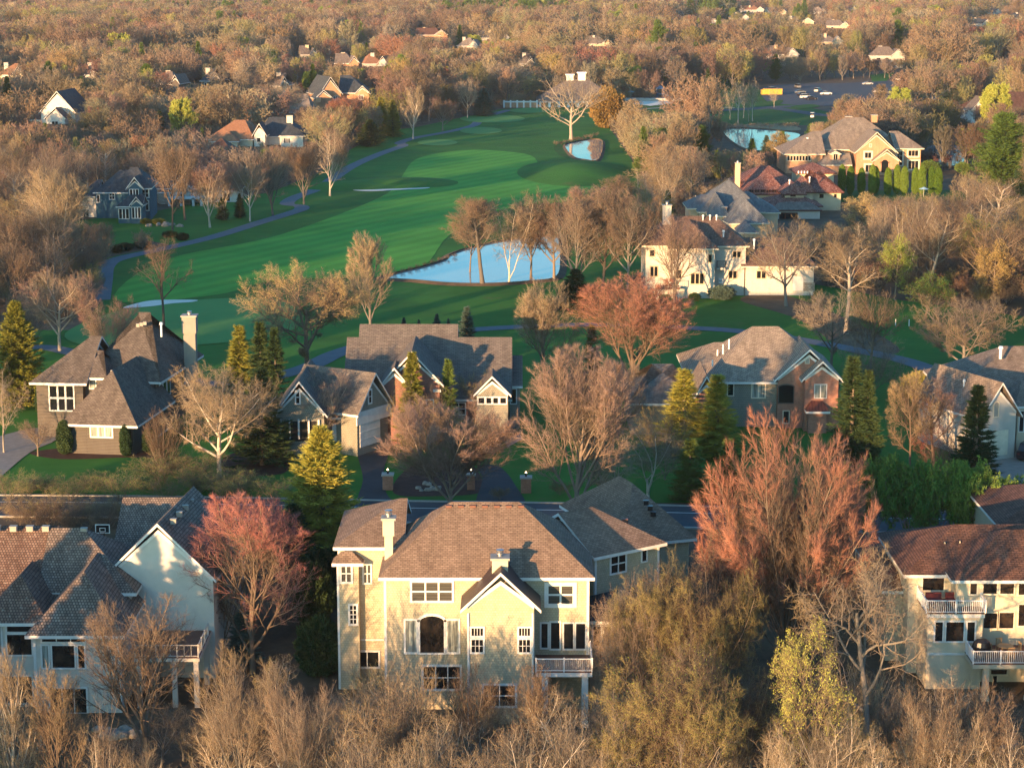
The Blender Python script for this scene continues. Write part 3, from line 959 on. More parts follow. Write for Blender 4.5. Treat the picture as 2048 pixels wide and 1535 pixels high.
# ponds, set into their banks
def pond(px, bank, lift=.10):
    pts = smooth([(p.x, p.y) for p in (G(x, y, 0) for x, y in px)], True, 5)
    cx = sum(p[0] for p in pts) / len(pts); cy = sum(p[1] for p in pts) / len(pts)
    mb = MB()
    mb.poly([(x, y, lift + .02) for x, y in pts])
    setting(mb.build('pond', 'water'))
    # a low rim of bare soil round the water
    mb = MB()
    out = []
    for i, p in enumerate(pts):
        a, b = pts[i - 1], pts[(i + 1) % len(pts)]
        d = Vector((b[0] - a[0], b[1] - a[1], 0)).normalized()
        n = Vector((d.y, -d.x, 0))
        if n.dot(Vector((p[0] - cx, p[1] - cy, 0))) < 0: n = -n
        out.append((p[0] + n.x * bank, p[1] + n.y * bank))
    for i in range(len(pts)):
        j = (i + 1) % len(pts)
        a, b, c, d = pts[i], pts[j], out[j], out[i]
        mb.poly([(a[0], a[1], lift), (b[0], b[1], lift), (b[0], b[1], lift + .30), (a[0], a[1], lift + .30)])
        mb.poly([(a[0], a[1], lift + .30), (b[0], b[1], lift + .30), (c[0], c[1], .02), (d[0], d[1], .02)])
    setting(mb.build('bank', 'forest_floor'))
pond([(762, 558), (800, 546), (850, 534), (890, 521), (900, 512), (930, 500), (980, 488), (1040, 477), (1100, 473), (1118, 480), (1120, 520), (1112, 556), (1060, 565), (980, 570), (900, 569), (830, 563)], 1.2)
pond([(1130, 292), (1150, 285), (1180, 280), (1205, 284), (1198, 320), (1170, 321), (1145, 314)], .7)
pond([(1446, 262), (1480, 257), (1560, 262), (1600, 268), (1585, 285), (1540, 300), (1500, 302), (1465, 285)], .8)
pond([(1850, 296), (1890, 290), (1925, 296), (1930, 322), (1900, 335), (1862, 330)], 1.5)

# ================================================================ houses
class House:
    def __init__(s, name, label, cat, loc, trim='trim_white', group=None):
        s.root = thing(name, label, cat, loc, group)
        s.mb = {}
        s.trim = trim
    def m(s, part, mat):
        return s.mb.setdefault((part, mat), MB())
    def close(s):
        for (part, mat), mb in s.mb.items():
            mb.build(part, mat, s.root)
        s.mb = {}
        return s.root

class Block:
    pass

def at_line(p0, rot, x1):
    c, s_ = math.cos(math.radians(rot)), math.sin(math.radians(rot))
    k = x1 - CX
    return (k * (p0.y * CT - (p0.z - HC) * ST) - FPX * p0.x) / (FPX * c - k * s_ * CT)

def roof(H, F, x0, x1, y0, y1, ze, rise, axis, r0, r1, mat, wall=None, ov=.5, th=.24, skip=()):
    R, T = H.m('roof', mat), H.m('fascia', H.trim)
    if axis == 'x':
        ym = (y0 + y1) / 2
        a, b = (x0 + r0, ym, ze + rise), (x1 - r1, ym, ze + rise)
        c = [(x0, y0, ze), (x1, y0, ze), (x1, y1, ze), (x0, y1, ze)]
        slopes = [[c[0], c[1], b, a], [c[2], c[3], a, b]]
        ends = [([c[3], c[0], a], r0), ([c[1], c[2], b], r1)]
    else:
        xm = (x0 + x1) / 2
        a, b = (xm, y0 + r0, ze + rise), (xm, y1 - r1, ze + rise)
        c = [(x0, y0, ze), (x1, y0, ze), (x1, y1, ze), (x0, y1, ze)]
        slopes = [[c[1], c[2], b, a], [c[3], c[0], a, b]]
        ends = [([c[0], c[1], a], r0), ([c[2], c[3], b], r1)]
    for s_ in slopes:
        R.poly(s_, 0, F)
        R.poly([(p[0], p[1], p[2] - th) for p in reversed(s_)], 0, F)
    low = lambda p: (p[0], p[1], p[2] - th)
    out = lambda p, q: None
    for tri, r in ends:
        if r > .05:
            R.poly(tri, 0, F)
            R.poly([low(p) for p in reversed(tri)], 0, F)
            T.poly([low(tri[0]), low(tri[1]), tri[1], tri[0]], 0, F)
        else:
            # rakes, and the gable wall standing back under them
            for p, q in ((tri[0], tri[2]), (tri[2], tri[1])):
                T.poly([low(p), low(q), q, p], 0, F)
            if wall:
                i = 0 if axis == 'x' else 1
                sgn = 1 if (tri[0][i] <= (x0 + x1) / 2 if axis == 'x' else tri[0][i] <= (y0 + y1) / 2) else -1
                j = 1 - i
                m = (tri[0][j] + tri[1][j]) / 2
                half = abs(tri[0][j] - tri[1][j]) / 2
                k = (half - ov) / half
                pts = []
                for t in tri[:2]:
                    q = [0, 0, ze - .02]
                    q[i] = t[i] + sgn * ov
                    q[j] = m + (t[j] - m) * k
                    pts.append(tuple(q))
                t = [0, 0, ze + rise * k - th - .02]
                t[i] = tri[2][i] + sgn * ov
                t[j] = m
                zz = ze + rise * (1 - k) - th
                lo = [(p[0], p[1], ze - .125) for p in pts]
                hi = [(p[0], p[1], max(ze - .04, zz)) for p in pts]
                W_ = H.m('wall', wall)
                if zz > ze - .04:
                    W_.poly([lo[0], lo[1], hi[1], tuple(t), hi[0]], 0, F)
                else:
                    W_.poly([lo[0], lo[1], tuple(t)], 0, F)
                # a frieze board under the rake
                for p in hi:
                    a_ = Vector(p); b_ = Vector(t)
                    o = Vector((0, 0, -.32)); f = Vector((0, 0, 0)); f[i] = -sgn * .035
                    T.poly([tuple(a_ + f), tuple(a_ + o + f), tuple(b_ + o + f), tuple(b_ + f)], 0, F)
    for e in ((c[0], c[1]), (c[2], c[3])) if axis == 'x' else ((c[1], c[2]), (c[3], c[0])):
        T.poly([low(e[0]), low(e[1]), e[1], e[0]], 0, F)
    return F(a), F(b)

def block(H, x0, x1, ye, Y, D, rise, axis='x', r0=0, r1=0, ov=.5, wall='stucco_cream', rf='shingle_brown', rot=0, g=None, flat=False, up=0.0):
    """a storeyed volume: its front wall runs between two upright lines of the photograph at distance Y, its eave at height line ye"""
    B = Block()
    p0 = W(x0, ye, Y)
    w = at_line(p0, rot, x1)
    zg = terrain(Y) if g is None else g
    B.F = Fr((p0.x, p0.y, 0), rot)
    B.w, B.D, B.ze, B.zg, B.rot, B.p0, B.H = w, D, p0.z + up, zg, rot, p0, H
    B.ridge = Y + D / 2
    H.m('wall', wall).box(0, w, 0, D, zg - .5, p0.z - (.0 if flat else .06), 0, B.F, top=flat, bottom=False)
    if not flat:
        B.a, B.b = roof(H, B.F, -ov, w + ov, -ov, D + ov, p0.z + .06, rise, axis, r0 + (ov if r0 > .05 else 0), r1 + (ov if r1 > .05 else 0), rf, wall, ov)
    return B

def on_wall(B, x, y, off=0.0):
    """place on the block's front wall seen at (x, y) of the photograph: along, height"""
    a, b = (x - CX) / FPX, (CY - y) / FPX
    d = Vector((a, CT + b * ST, -ST + b * CT))
    n = Vector((B.F.s, -B.F.c, 0))
    o = Vector((B.p0.x, B.p0.y, 0)) + n * off
    t = (o - Vector((0, 0, HC))).dot(n) / d.dot(n)
    p = Vector((0, 0, HC)) + d * t
    r = p - Vector((B.p0.x, B.p0.y, 0))
    return r.x * B.F.c + r.y * B.F.s, p.z

def win_at(H, F, u0, u1, z0, z1, nx=1, ny=1, glass='glass_dark', frame=None, fw=.11, name='window', arch=0.0, mt=.035, plain=False):
    frame = frame or H.trim
    mb = MB()
    a, b = -.075, -.004
    mb.box(u0 - fw, u0, a, b, z0 - fw, z1 + fw, 0, F); mb.box(u1, u1 + fw, a, b, z0 - fw, z1 + fw, 0, F)
    mb.box(u0 + .001, u1 - .001, a - .02, b, z0 - fw, z0, 0, F); 
    if not arch:
        mb.box(u0 + .001, u1 - .001, a, b, z1, z1 + fw, 0, F)
    for i in range(1, nx):
        u = u0 + (u1 - u0) * i / nx
        mb.box(u - mt, u + mt, -.062, -.022, z0 + .001, z1 - .001, 0, F)
    for i in range(1, ny):
        z = z0 + (z1 - z0) * i / ny
        mb.box(u0 + .001, u1 - .001, -.056, -.024, z - mt, z + mt, 0, F)
    if arch:
        n = 10
        um, hw = (u0 + u1) / 2, (u1 - u0) / 2
        for i in range(n):
            t0, t1 = math.pi * i / n, math.pi * (i + 1) / n
            f = lambda t, e: (um - math.cos(t) * (hw + e), z1 + math.sin(t) * (arch + e))
            (xa, za), (xb, zb), (xc, zc), (xd, zd) = f(t0, 0), f(t1, 0), f(t1, fw * 1.5), f(t0, fw * 1.5)
            mb.poly([(xa, a, za), (xb, a, zb), (xc, a, zc), (xd, a, zd)], 0, F)
            mb.poly([(xd, a, zd), (xc, a, zc), (xc, b, zc), (xd, b, zd)], 0, F)
    o = mb.build(name, frame, H.root)
    if not plain:
        pm = MB()
        pm.box(u0 - .01, u1 + .01, -.03, -.008, z0 - .01, z1 + .01, 0, F)
        if arch:
            pts = [(um - math.cos(math.pi * i / 12) * hw, -.031, z1 + math.sin(math.pi * i / 12) * arch) for i in range(13)]
            pm.poly(pts, 0, F)
        p = pm.build('pane', glass, o)
    return o

def child_fix():
    pass

def win(B, xa, xb, ya, yb, nx=1, ny=1, off=0.0, **k):
    u0, z1 = on_wall(B, xa, ya, off)
    u1, z0 = on_wall(B, xb, yb, off)
    F = B.F
    if off:
        F = Fr((B.F.o.x + B.F.s * off, B.F.o.y - B.F.c * off, 0), B.rot)
    return win_at(B.H, F, u0, u1, z0, z1, nx, ny, **k)

def side_frame(B, side):
    if side == 'r':
        o = B.F((B.w, 0, 0)); return Fr(o, B.rot + 90)
    o = B.F((0, B.D, 0)); return Fr(o, B.rot - 90)

def panel(B, part, mat, xa, xb, ya, yb, out=.06, lines=0, lmat=None):
    """a flat board or door on the front wall"""
    u0, z1 = on_wall(B, xa, ya)
    u1, z0 = on_wall(B, xb, yb)
    mb = MB()
    mb.box(u0, u1, -out, -.005, z0, z1, 0, B.F)
    for i in range(1, lines):
        z = z0 + (z1 - z0) * i / lines
        mb.box(u0 + .05, u1 - .05, -out - .03, -out + .01, z - .03, z + .03, 0, B.F)
    return mb.build(part, mat, B.H.root)

def corner_boards(B, wd=.16, mat=None):
    for u in (0, B.w):
        T = MB()
        T.box(u - (.03 if u == 0 else wd), u + (wd if u == 0 else .03), -.035, wd, B.zg, B.ze - .3, 0, B.F)
        T.build('corner_board', mat or B.H.trim, B.H.root)

def chimney(H, xa, xb, yt, yb, Y, D=1.0, mat='stucco_cream', flare=None, flue=12, cap='concrete', name='chimney', flue_mat='metal_grey'):
    a, b = W(xa, yt, Y), W(xb, yt, Y)
    zb = W(xa, yb, Y).z
    mb = MB()
    zt = a.z
    if flare:
        zf = zt - flare
        mb.box(a.x + .12, b.x - .12, Y + .12, Y + D - .12, zb, zf, 0)
        mb.box(a.x, b.x, Y, Y + D, zf, zt, 0)
    else:
        mb.box(a.x, b.x, Y, Y + D, zb, zt, 0)
    c = mb.build(name, mat, H.root)
    k = MB()
    k.box(a.x - .12, b.x + .12, Y - .12, Y + D + .12, zt + .001, zt + .16, 0)
    k.build('cap', cap, c)
    if flue:
        f = MB()
        h = flue / (FPX / Y)
        cx, cy = (a.x + b.x) / 2, Y + D / 2
        f.bar((cx, cy, zt + .15), (cx, cy, zt + h * .55), .16, 10)
        f.bar((cx, cy, zt + h * .5), (cx, cy, zt + h * .62), .27, 10)
        f.bar((cx, cy, zt + h * .66), (cx, cy, zt + h * .9), .22, 10, r2=.26)
        f.bar((cx, cy, zt + h * .93), (cx, cy, zt + h), .30, 10, r2=.1)
        f.bar((cx, cy, zt + h * .5), (cx, cy, zt + h * .94), .10, 8)
        f.build('flue', flue_mat, c)
    return c

def vents(H, pts, Y, s=.34, mat='vent_brown'):
    for x, y in pts:
        p = W(x, y, Y)
        mb = MB()
        mb.box(p.x - s * .6, p.x + s * .6, Y - s * .55, Y + s * .5, p.z - .25, p.z + s * .32, 0)
        mb.box(p.x - s * .68, p.x + s * .68, Y - s * .65, Y + s * .55, p.z + s * .32, p.z + s * .42, 0)
        mb.build('roof_vent', mat, H.root)

def stack_pipe(H, x, y0, y1, Y, r=.09, mat='metal_white', cap=True):
    a, b = W(x, y1, Y), W(x, y0, Y)
    mb = MB()
    mb.bar((a.x, Y, a.z - .3), (a.x, Y, b.z), r, 8)
    if cap:
        mb.bar((a.x, Y, b.z - .05), (a.x, Y, b.z + .22), r * 1.9, 8, r2=r * 1.3)
    mb.build('vent_pipe', mat, H.root)

def railing(H, a, b, z, h=1.0, mat='metal_white', step=.14, name='railing'):
    """posts, rails and balusters between two places"""
    a, b = Vector((a[0], a[1], 0)), Vector((b[0], b[1], 0))
    d = b - a
    L = d.length
    rot = math.degrees(math.atan2(d.y, d.x))
    F = Fr((a.x, a.y, z), rot)
    mb = MB()
    mb.box(0, L, -.04, .04, h - .06, h, 0, F); mb.box(0, L, -.03, .03, .08, .13, 0, F)
    n = max(1, int(L / 1.8 + .5))
    for i in range(n + 1):
        u = L * i / n
        mb.box(u - .05, u + .05, -.052, .052, 0, h + .06, 0, F)
    k = int(L / step)
    for i in range(1, k):
        u = L * i / k
        mb.box(u - .016, u + .016, -.015, .015, .131, h - .061, 0, F)
    return mb.build(name, mat, H.root)

def deck(H, x0, x1, yf, Yf, Yb, rails=True, mat='deck_wood', trim=None, posts=True, z=None, th=.3, lside=True, rside=True):
    a, b = W(x0, yf, Yf), W(x1, yf, Yf)
    z = a.z if z is None else z
    mb = MB(); mb.box(a.x, b.x, Yf, Yb, z - .06, z, 0); mb.build('deck_floor', mat, H.root)
    mb = MB(); mb.box(a.x - .02, b.x + .02, Yf - .03, Yb, z - .061 - th, z - .061, 0); mb.build('deck_beam', trim or H.trim, H.root)
    if rails:
        railing(H, (a.x, Yf), (b.x, Yf), z)
        if lside: railing(H, (a.x, Yb), (a.x, Yf), z)
        if rside: railing(H, (b.x, Yf), (b.x, Yb), z)
    if posts:
        for u in (a.x + .3, b.x - .3) if posts is True else posts:
            m = MB(); m.box(u - .22, u + .22, Yf + .1, Yf + .54, terrain(Yf) - .3, z - .061 - th, 0)
            m.box(u - .28, u + .28, Yf + .04, Yf + .6, terrain(Yf) - .3, terrain(Yf) + .3, 0)
            m.build('post', trim or H.trim, H.root)
    return a, b, z

# ---------------------------------------------------------------- A: the yellow shingled house in front
H = House('shingled_house', 'three storey yellow shingled house with white trim and brown hipped roof nearest the camera', 'house', W(970, 1420, 144) * 1.0)
H.root.location = (W(970, 1300, 144).x, 146, -3)
KW = dict(wall='shingle_siding', rf='shingle_brown')
A = block(H, 768, 1178, 1153, 144, 11, 4.1, 'x', 4.7, 5.0, ov=.4, **KW); corner_boards(A)
AL = block(H, 676, 800, 1093, 149, 10, 2.4, 'x', 4.4, 0, ov=.35, **KW); corner_boards(AL)
p = W(664, 1124, 148.2)
roof(H, Fr((p.x, 147.9, 0)), 0, 2.35, 0, 1.4, p.z, .75, 'x', .7, .9, 'shingle_brown')
H.m('wall', 'shingle_siding').box(p.x + .35, p.x + 1.95, 148.3, 149.0, -3.5, p.z - .1, 0)
H.m('corner_board', 'trim_white').box(p.x + .33, p.x + .5, 148.27, 148.34, -3, p.z - .25, 0)
AG = block(H, 935, 1068, 1217, 141, 6, 2.75, 'y', 0, 0, ov=.5, wall='shingle_siding', rf='metal_brown'); corner_boards(AG)
AW = block(H, 1190, 1318, 1112, 150, 8, 2.5, 'x', 0, 3.4, rot=36, ov=.45, **KW); corner_boards(AW)
AB = block(H, 1250, 1378, 1088, 163, 13, 3.6, 'y', 5.2, 5, rot=20, ov=.5, **KW)
AS = block(H, 1180, 1312, 1240, 145.5, 5, 1.5, 'x', 2, 2, ov=.4, wall='trim_cream', rf='shingle_slate')
chimney(H, 765, 788, 1040, 1140, 147.2, .85, 'stucco_cream', flare=1.2, flue=20)
chimney(H, 984, 1016, 1120, 1190, 142.3, 1.1, 'stucco_cream', flare=None, flue=20)
H.m('wall', 'stucco_cream')
H.mb.pop(('wall', 'stucco_cream'), None)
vents(H, [(x, 1013) for x in (898, 922, 946, 970, 994, 1018, 1042)], 149.2)
vents(H, [(757, 1041), (804, 1041)], 153.6)
vents(H, [(1208, 1052), (1228, 1046), (1250, 1040)], 155.2)
vents(H, [(1292, 1003), (1300, 1014), (1306, 1026)], 166.0, mat='black_paint')
stack_pipe(H, 790, 1046, 1052, 153, .12, 'metal_grey')
win(A, 824, 904, 1164, 1200, 3, 2, glass='glass_blind', fw=.16, mt=.06)
win(A, 811, 833, 1240, 1303, 1, 1, glass='glass_curtain', fw=.14)
win(A, 840, 888, 1242, 1304, 1, 1, glass='glass_room', fw=.14, arch=.42)
win(A, 895, 917, 1240, 1303, 1, 1, glass='glass_curtain', fw=.14)
win(A, 1097, 1145, 1171, 1206, 2, 2, glass='glass_blind', fw=.3, mt=.07)
win(A, 1083, 1095, 1246, 1294, 1, 1, fw=.12, name='french_door'); win(A, 1102, 1119, 1244, 1296, 1, 1, fw=.12, name='french_door')
win(A, 1128, 1146, 1246, 1296, 1, 1, fw=.12, name='french_door'); win(A, 1152, 1170, 1246, 1296, 1, 1, fw=.12, name='french_door')
win(A, 847, 920, 1332, 1376, 3, 2, fw=.16, glass='glass_room')
win(AG, 943, 966, 1255, 1270, 4, 1, fw=.13, mt=.02); win(AG, 943, 966, 1278, 1303, 3, 2, fw=.13, mt=.02)
win(AG, 1038, 1060, 1255, 1270, 4, 1, fw=.13, mt=.02); win(AG, 1038, 1060, 1278, 1303, 3, 2, fw=.13, mt=.02)
win(AG, 968, 1030, 1370, 1410, 2, 2, fw=.16)
win(AL, 683, 702, 1130, 1162, 2, 2, glass='glass_blind', fw=.16, off=.7, mt=.05)
win(AL, 728, 741, 1129, 1164, 2, 2, glass='glass_blind', fw=.14, mt=.05)
win(AL, 700, 713, 1210, 1246, 2, 4, fw=.15, mt=.03, off=.7)
win(AL, 712, 757, 1303, 1332, 2, 1, fw=.15)
panel(AL, 'trim_band', 'trim_white', 678, 768, 1277, 1280, .05)
win(AW, 1222, 1250, 1112, 1140, 2, 2, fw=.14, mt=.05)
win(AW, 1284, 1292, 1098, 1120, 1, 1, fw=.12)
for x in range(6):
    win(AS, 1187 + x * 21, 1201 + x * 21, 1252, 1290, 1, 1, fw=.12)
deck(H, 1072, 1184, 1343, 140.2, 144, posts=(W(1090, 1343, 140.2).x, W(1170, 1343, 140.2).x), lside=False)
# downpipes
for xa in (937, 1066):
    pt = W(xa, 1225, 140.9); mb = MB(); mb.bar((pt.x, 140.9, -3), (pt.x, 140.9, pt.z), .05, 6); mb.build('downpipe', 'trim_white', H.root)
H.close()

# ---------------------------------------------------------------- B: white house with shake roofs
H = House('shake_roof_house', 'white stucco house with a large weathered shake roof and a tall blank gable wall', 'house', (W(150, 1300, 146).x, 148, -3))
KW = dict(wall='stucco_white')
BP = block(H, 66, 238, 1268, 143.3, 9, 3.6, 'y', 3.6, 0, ov=.5, rf='shake_grey', **KW); corner_boards(BP)
BM = block(H, -170, 232, 1246, 147, 15, 5.4, 'x', 5, 5.6, rf='shake_mossy', **KW)
BU = block(H, 90, 262, 1183, 149.4, 9, 3.7, 'x', 0, 4.4, rf='shake_grey', **KW)
BG = block(H, 214, 426, 1153, 151.5, 11, 4.3, 'y', 0, 0, ov=.3, rot=-5, rf='shake_grey', **KW)
BB = block(H, 240, 345, 1095, 162, 9, 3.0, 'x', 0, 0, rf='shake_grey', **KW)
BL = block(H, -30, 86, 1243, 144.6, 6, 2.7, 'y', 2.7, 0, rf='shake_mossy', **KW)
vents(H, [(-6, 1055), (27, 1055), (60, 1055), (92, 1055)], 153.8, .42, 'vent_grey')
vents(H, [(168, 1059)], 153.8, .4, 'vent_grey')
for k, (x, y) in enumerate([(343, 1037), (355, 1023), (367, 1010), (378, 998)]):
    vents(H, [(x + 4, y + 3)], 152.6 + k * 2.4, .36, 'vent_grey')
stack_pipe(H, 241, 1146, 1155, 152, .07)
win(BP, 84, 170, 1272, 1282, 3, 1, fw=.12, glass='glass_room'); win(BP, 84, 98, 1290, 1334, 1, 1, fw=.12, glass='glass_curtain'); win(BP, 104, 150, 1290, 1334, 1, 1, fw=.12, glass='glass_room'); win(BP, 156, 170, 1290, 1334, 1, 1, fw=.12, glass='glass_room')
win(BP, 100, 174, 1376, 1424, 3, 1, fw=.13, glass='glass_room')
win(BL, -22, 4, 1252, 1308, 1, 1, glass='glass_curtain', fw=.12); win(BL, 14, 64, 1250, 1262, 1, 1, fw=.12); win(BL, 14, 64, 1268, 1308, 1, 1, fw=.12, glass='glass_room')
win(BL, 5, 66, 1352, 1404, 2, 1, fw=.12)
win_at(H, side_frame(BU, 'r'), 1.2, 3.0, BU.ze - 1.6, BU.ze - .6, 2, 1)
a = W(277, 1312, 144.5); b = W(392, 1312, 144.5)
dz = a.z
for k, (x, y) in enumerate([(a.x, 144.5), (a.x + 2.6, 144.5), (b.x, 144.5), (b.x, 149.5), (a.x, 149.5)]):
    mb = MB(); mb.box(x - .18, x + .18, y - .18, y + .18, -3.3, dz - .3); mb.build('post', 'stucco_pale', H.root)
mb = MB(); mb.box(a.x - .3, b.x + .3, 144.2, 150.6, dz - .3, dz - .05); mb.build('deck_beam', 'stucco_pale', H.root)
mb = MB(); mb.box(a.x - .25, b.x + .25, 144.25, 150.6, dz - .049, dz); mb.build('deck_floor', 'deck_wood', H.root)
railing(H, (a.x - .2, 144.3), (b.x + .2, 144.3), dz, .95, 'stucco_pale', .5)
railing(H, (b.x + .2, 144.3), (b.x + .2, 149.3), dz, .95, 'stucco_pale', .5)
pt = W(307, 1135, 152.0)
mb = MB(); mb.bar((pt.x - .15, 151.3, -3), (pt.x - .15, 151.3, pt.z - .3), .06, 6); mb.build('downpipe', 'trim_white', H.root)
H.close()
WHITE_DECK = (a.x, b.x, dz)

# ---------------------------------------------------------------- C: cream house at the right edge of the yards
H = House('balcony_house', 'cream house with red brown hipped roofs, an upper balcony and a raised deck', 'house', (W(1950, 1300, 150).x, 151, -3))
KW = dict(rf='shingle_redbrown')
C1 = block(H, 1818, 2150, 1147, 152, 10, 2.5, 'x', 4.4, 0, wall='stucco_cream', **KW)
C2 = block(H, 1914, 2160, 1158, 150, 9, 2.6, 'x', 4.4, 0, wall='stucco_cream', **KW)
C3 = block(H, 1774, 1960, 1179, 154.5, 15, 3.1, 'x', 5.6, 0, wall='stucco_tan', **KW)
C4 = block(H, 2005, 2160, 1050, 167, 12, 2.2, 'x', 6, 0, wall='stucco_tan', **KW)
C5 = block(H, 1856, 1966, 1233, 148.4, 4, 0, flat=True, wall='stucco_cream')
for xa, xb, ya, yb, BB_ in ((1846, 1887, 1152, 1179, C1), (1941, 1953, 1161, 1187, C2), (1967, 1993, 1160, 1186, C2), (2001, 2027, 1160, 1186, C2), (2038, 2062, 1158, 1188, C2),
                            (1968, 1993, 1225, 1255, C2), (1999, 2026, 1224, 1255, C2), (2038, 2062, 1208, 1250, C2), (1982, 2013, 1338, 1347, C2)):
    win(BB_, xa, xb, ya, yb, 1, 1, fw=.12, frame='trim_cream', glass='glass_room')
for xa, xb in ((1871, 1884), (1893, 1926), (1935, 1948)):
    win(C5, xa, xb, 1243, 1281, 1, 1, fw=.12, frame='trim_white', glass='glass_room' if xb - xa > 20 else 'glass_dark')
panel(C5, 'trim_band', 'trim_white', 1853, 1969, 1226, 1234, .12)
panel(C5, 'trim_band', 'trim_white', 1855, 1967, 1305, 1309, .06)
za = W(1853, 1226, 148.2)
zb = W(1971, 1226, 148.2)
mb = MB(); mb.box(za.x, zb.x, 148.2, 152, za.z - .05, za.z, 0); mb.build('balcony_floor', 'deck_wood', H.root)
railing(H, (za.x, 148.25), (zb.x, 148.25), za.z); railing(H, (za.x, 151.9), (za.x, 148.25), za.z); railing(H, (zb.x, 148.25), (zb.x, 150.0), za.z)
BALC = (za, zb)
DK = deck(H, 1946, 2110, 1327, 145.6, 150, posts=(W(1973, 1327, 145.8).x, W(2060, 1327, 145.8).x), trim='stucco_cream', rside=False)
win(C2, 1986, 1992, 1350, 1385, 1, 1, fw=.08, name='door', frame='trim_cream')
stack_pipe(H, 1890, 1088, 1092, 155, .12, 'black_paint'); stack_pipe(H, 1920, 1086, 1092, 155, .07, 'black_paint')
H.close()

# ---------------------------------------------------------------- D: brown house with steep roofs and a tall chimney
H = House('steep_roof_house', 'dark taupe house with steep stacked hipped roofs and a tall free standing looking chimney', 'house', (W(230, 800, 222).x, 222, 0))
KW = dict(wall='siding_taupe', rf='shingle_dark')
D1 = block(H, 137, 266, 846, 213, 12, 4.9, 'y', 4.3, 0, rot=-8, ov=.7, **KW)
D2 = block(H, 72, 165, 764, 221, 12, 4.1, 'x', 4.6, 0, rot=-5, ov=.6, **KW)
D3 = block(H, 172, 312, 758, 224, 15, 6.3, 'x', 5.2, 4.2, rot=-8, ov=.8, **KW)
D4 = block(H, 158, 206, 754, 221.5, 6, 2.4, 'x', 2, 1.5, rot=-5, ov=.6, **KW)
D5 = block(H, 266, 288, 884, 216, 8, 2.6, 'x', 0, 2, rot=-8, ov=.5, **KW)
chimney(H, 363, 391, 634, 760, 231, 1.5, 'stucco_grey', flare=1.9, flue=11)
win(D1, 182, 224, 845, 873, 3, 1, glass='glass_curtain', fw=.16, mt=.08)
win(D2, 99, 148, 771, 820, 3, 2, fw=.14, mt=.1)
win(D4, 180, 191, 757, 776, 1, 1, glass='glass_curtain', fw=.13); win(D4, 168, 174, 755, 763, 1, 1, fw=.1)
SF = side_frame(D3, 'r')
for u in (1.0, 2.4, 3.8, 9.2, 10.6):
    win_at(H, SF, u, u + 1.1, D3.ze - 2.3, D3.ze - .7, 1, 1)
vents(H, [(225, 742), (234, 740), (243, 738)], 219.5, .3, 'vent_grey')
vents(H, [(276, 649), (283, 647), (290, 645)], 228, .3, 'vent_grey')
stack_pipe(H, 323, 648, 668, 228, .12)
panel(D1, 'trim_band', 'siding_taupe', 140, 262, 873, 876, .05)
H.close()

# ---------------------------------------------------------------- E: gabled brick and shingle house
H = House('gabled_house', 'house with a long charcoal roof, white edged brick gables and an angled garage wing', 'house', (W(830, 830, 220).x, 221, 0))
E1 = block(H, 693, 1017, 798, 222, 14, 5.6, 'x', 0, 0, ov=.4, wall='brick_dark', rf='shingle_charcoal')
E2 = block(H, 718, 906, 792, 222.6, 16, 6.6, 'x', 0, 0, ov=.4, wall='siding_sage', rf='shingle_charcoal')
E3 = block(H, 1019, 1040, 772, 225, 9, 2.6, 'x', 0, 0, ov=.3, wall='siding_sage', rf='shingle_charcoal')
E4 = block(H, 770, 879, 770, 218, 9, 3.7, 'y', 0, 0, ov=.45, wall='brick_dark', rf='shingle_charcoal')
E5 = block(H, 766, 812, 770, 216.6, 4, 1.9, 'y', 0, 0, ov=.3, wall='brick_dark', rf='shingle_charcoal')
E6 = block(H, 953, 1016, 790, 219.2, 4, 2.1, 'y', 0, 0, ov=.35, wall='siding_sage', rf='shingle_charcoal')
E7 = block(H, 552, 648, 832, 210, 12, 3.7, 'y', 0, 0, ov=.4, wall='siding_sage', rf='shingle_charcoal')
E8 = block(H, 714, 776, 829, 211.5, 8.5, 4.0, 'y', 0, 0, ov=.5, rot=58, wall='siding_sage', rf='shingle_charcoal')
E9 = block(H, 640, 712, 834, 213, 10, 4.0, 'x', 0, 0, ov=.4, wall='brick_dark', rf='shingle_charcoal')
win(E7, 592, 599, 782, 806, 1, 2, fw=.13)
win(E8, 737, 742, 781, 804, 1, 2, fw=.16)
win(E6, 957, 1012, 795, 806, 4, 1, fw=.14, mt=.12)
win(E3, 1022, 1032, 778, 806, 1, 1, fw=.12, name='door')
panel(E8, 'garage_door', 'trim_white', 719, 760, 836, 882, .05, 4)
panel(E9, 'garage_door', 'trim_white', 664, 692, 846, 882, .05, 4)
panel(E8, 'trim_band', 'trim_white', 712, 782, 826, 830, .12)
for x in (560, 578, 596, 616, 636):
    panel(E7, 'column', 'trim_white', x, x + 4, 838, 876, .3)
panel(E7, 'porch_shade_panel', 'black_paint', 566, 634, 842, 882, .02)  # black panel painted in for the shade inside the porch
panel(E4, 'trim_band', 'trim_white', 866, 882, 778, 783, .3)
win(E4, 840, 866, 800, 830, 2, 2, fw=.12); win(E1, 905, 930, 806, 828, 2, 2, fw=.12)
H.close()

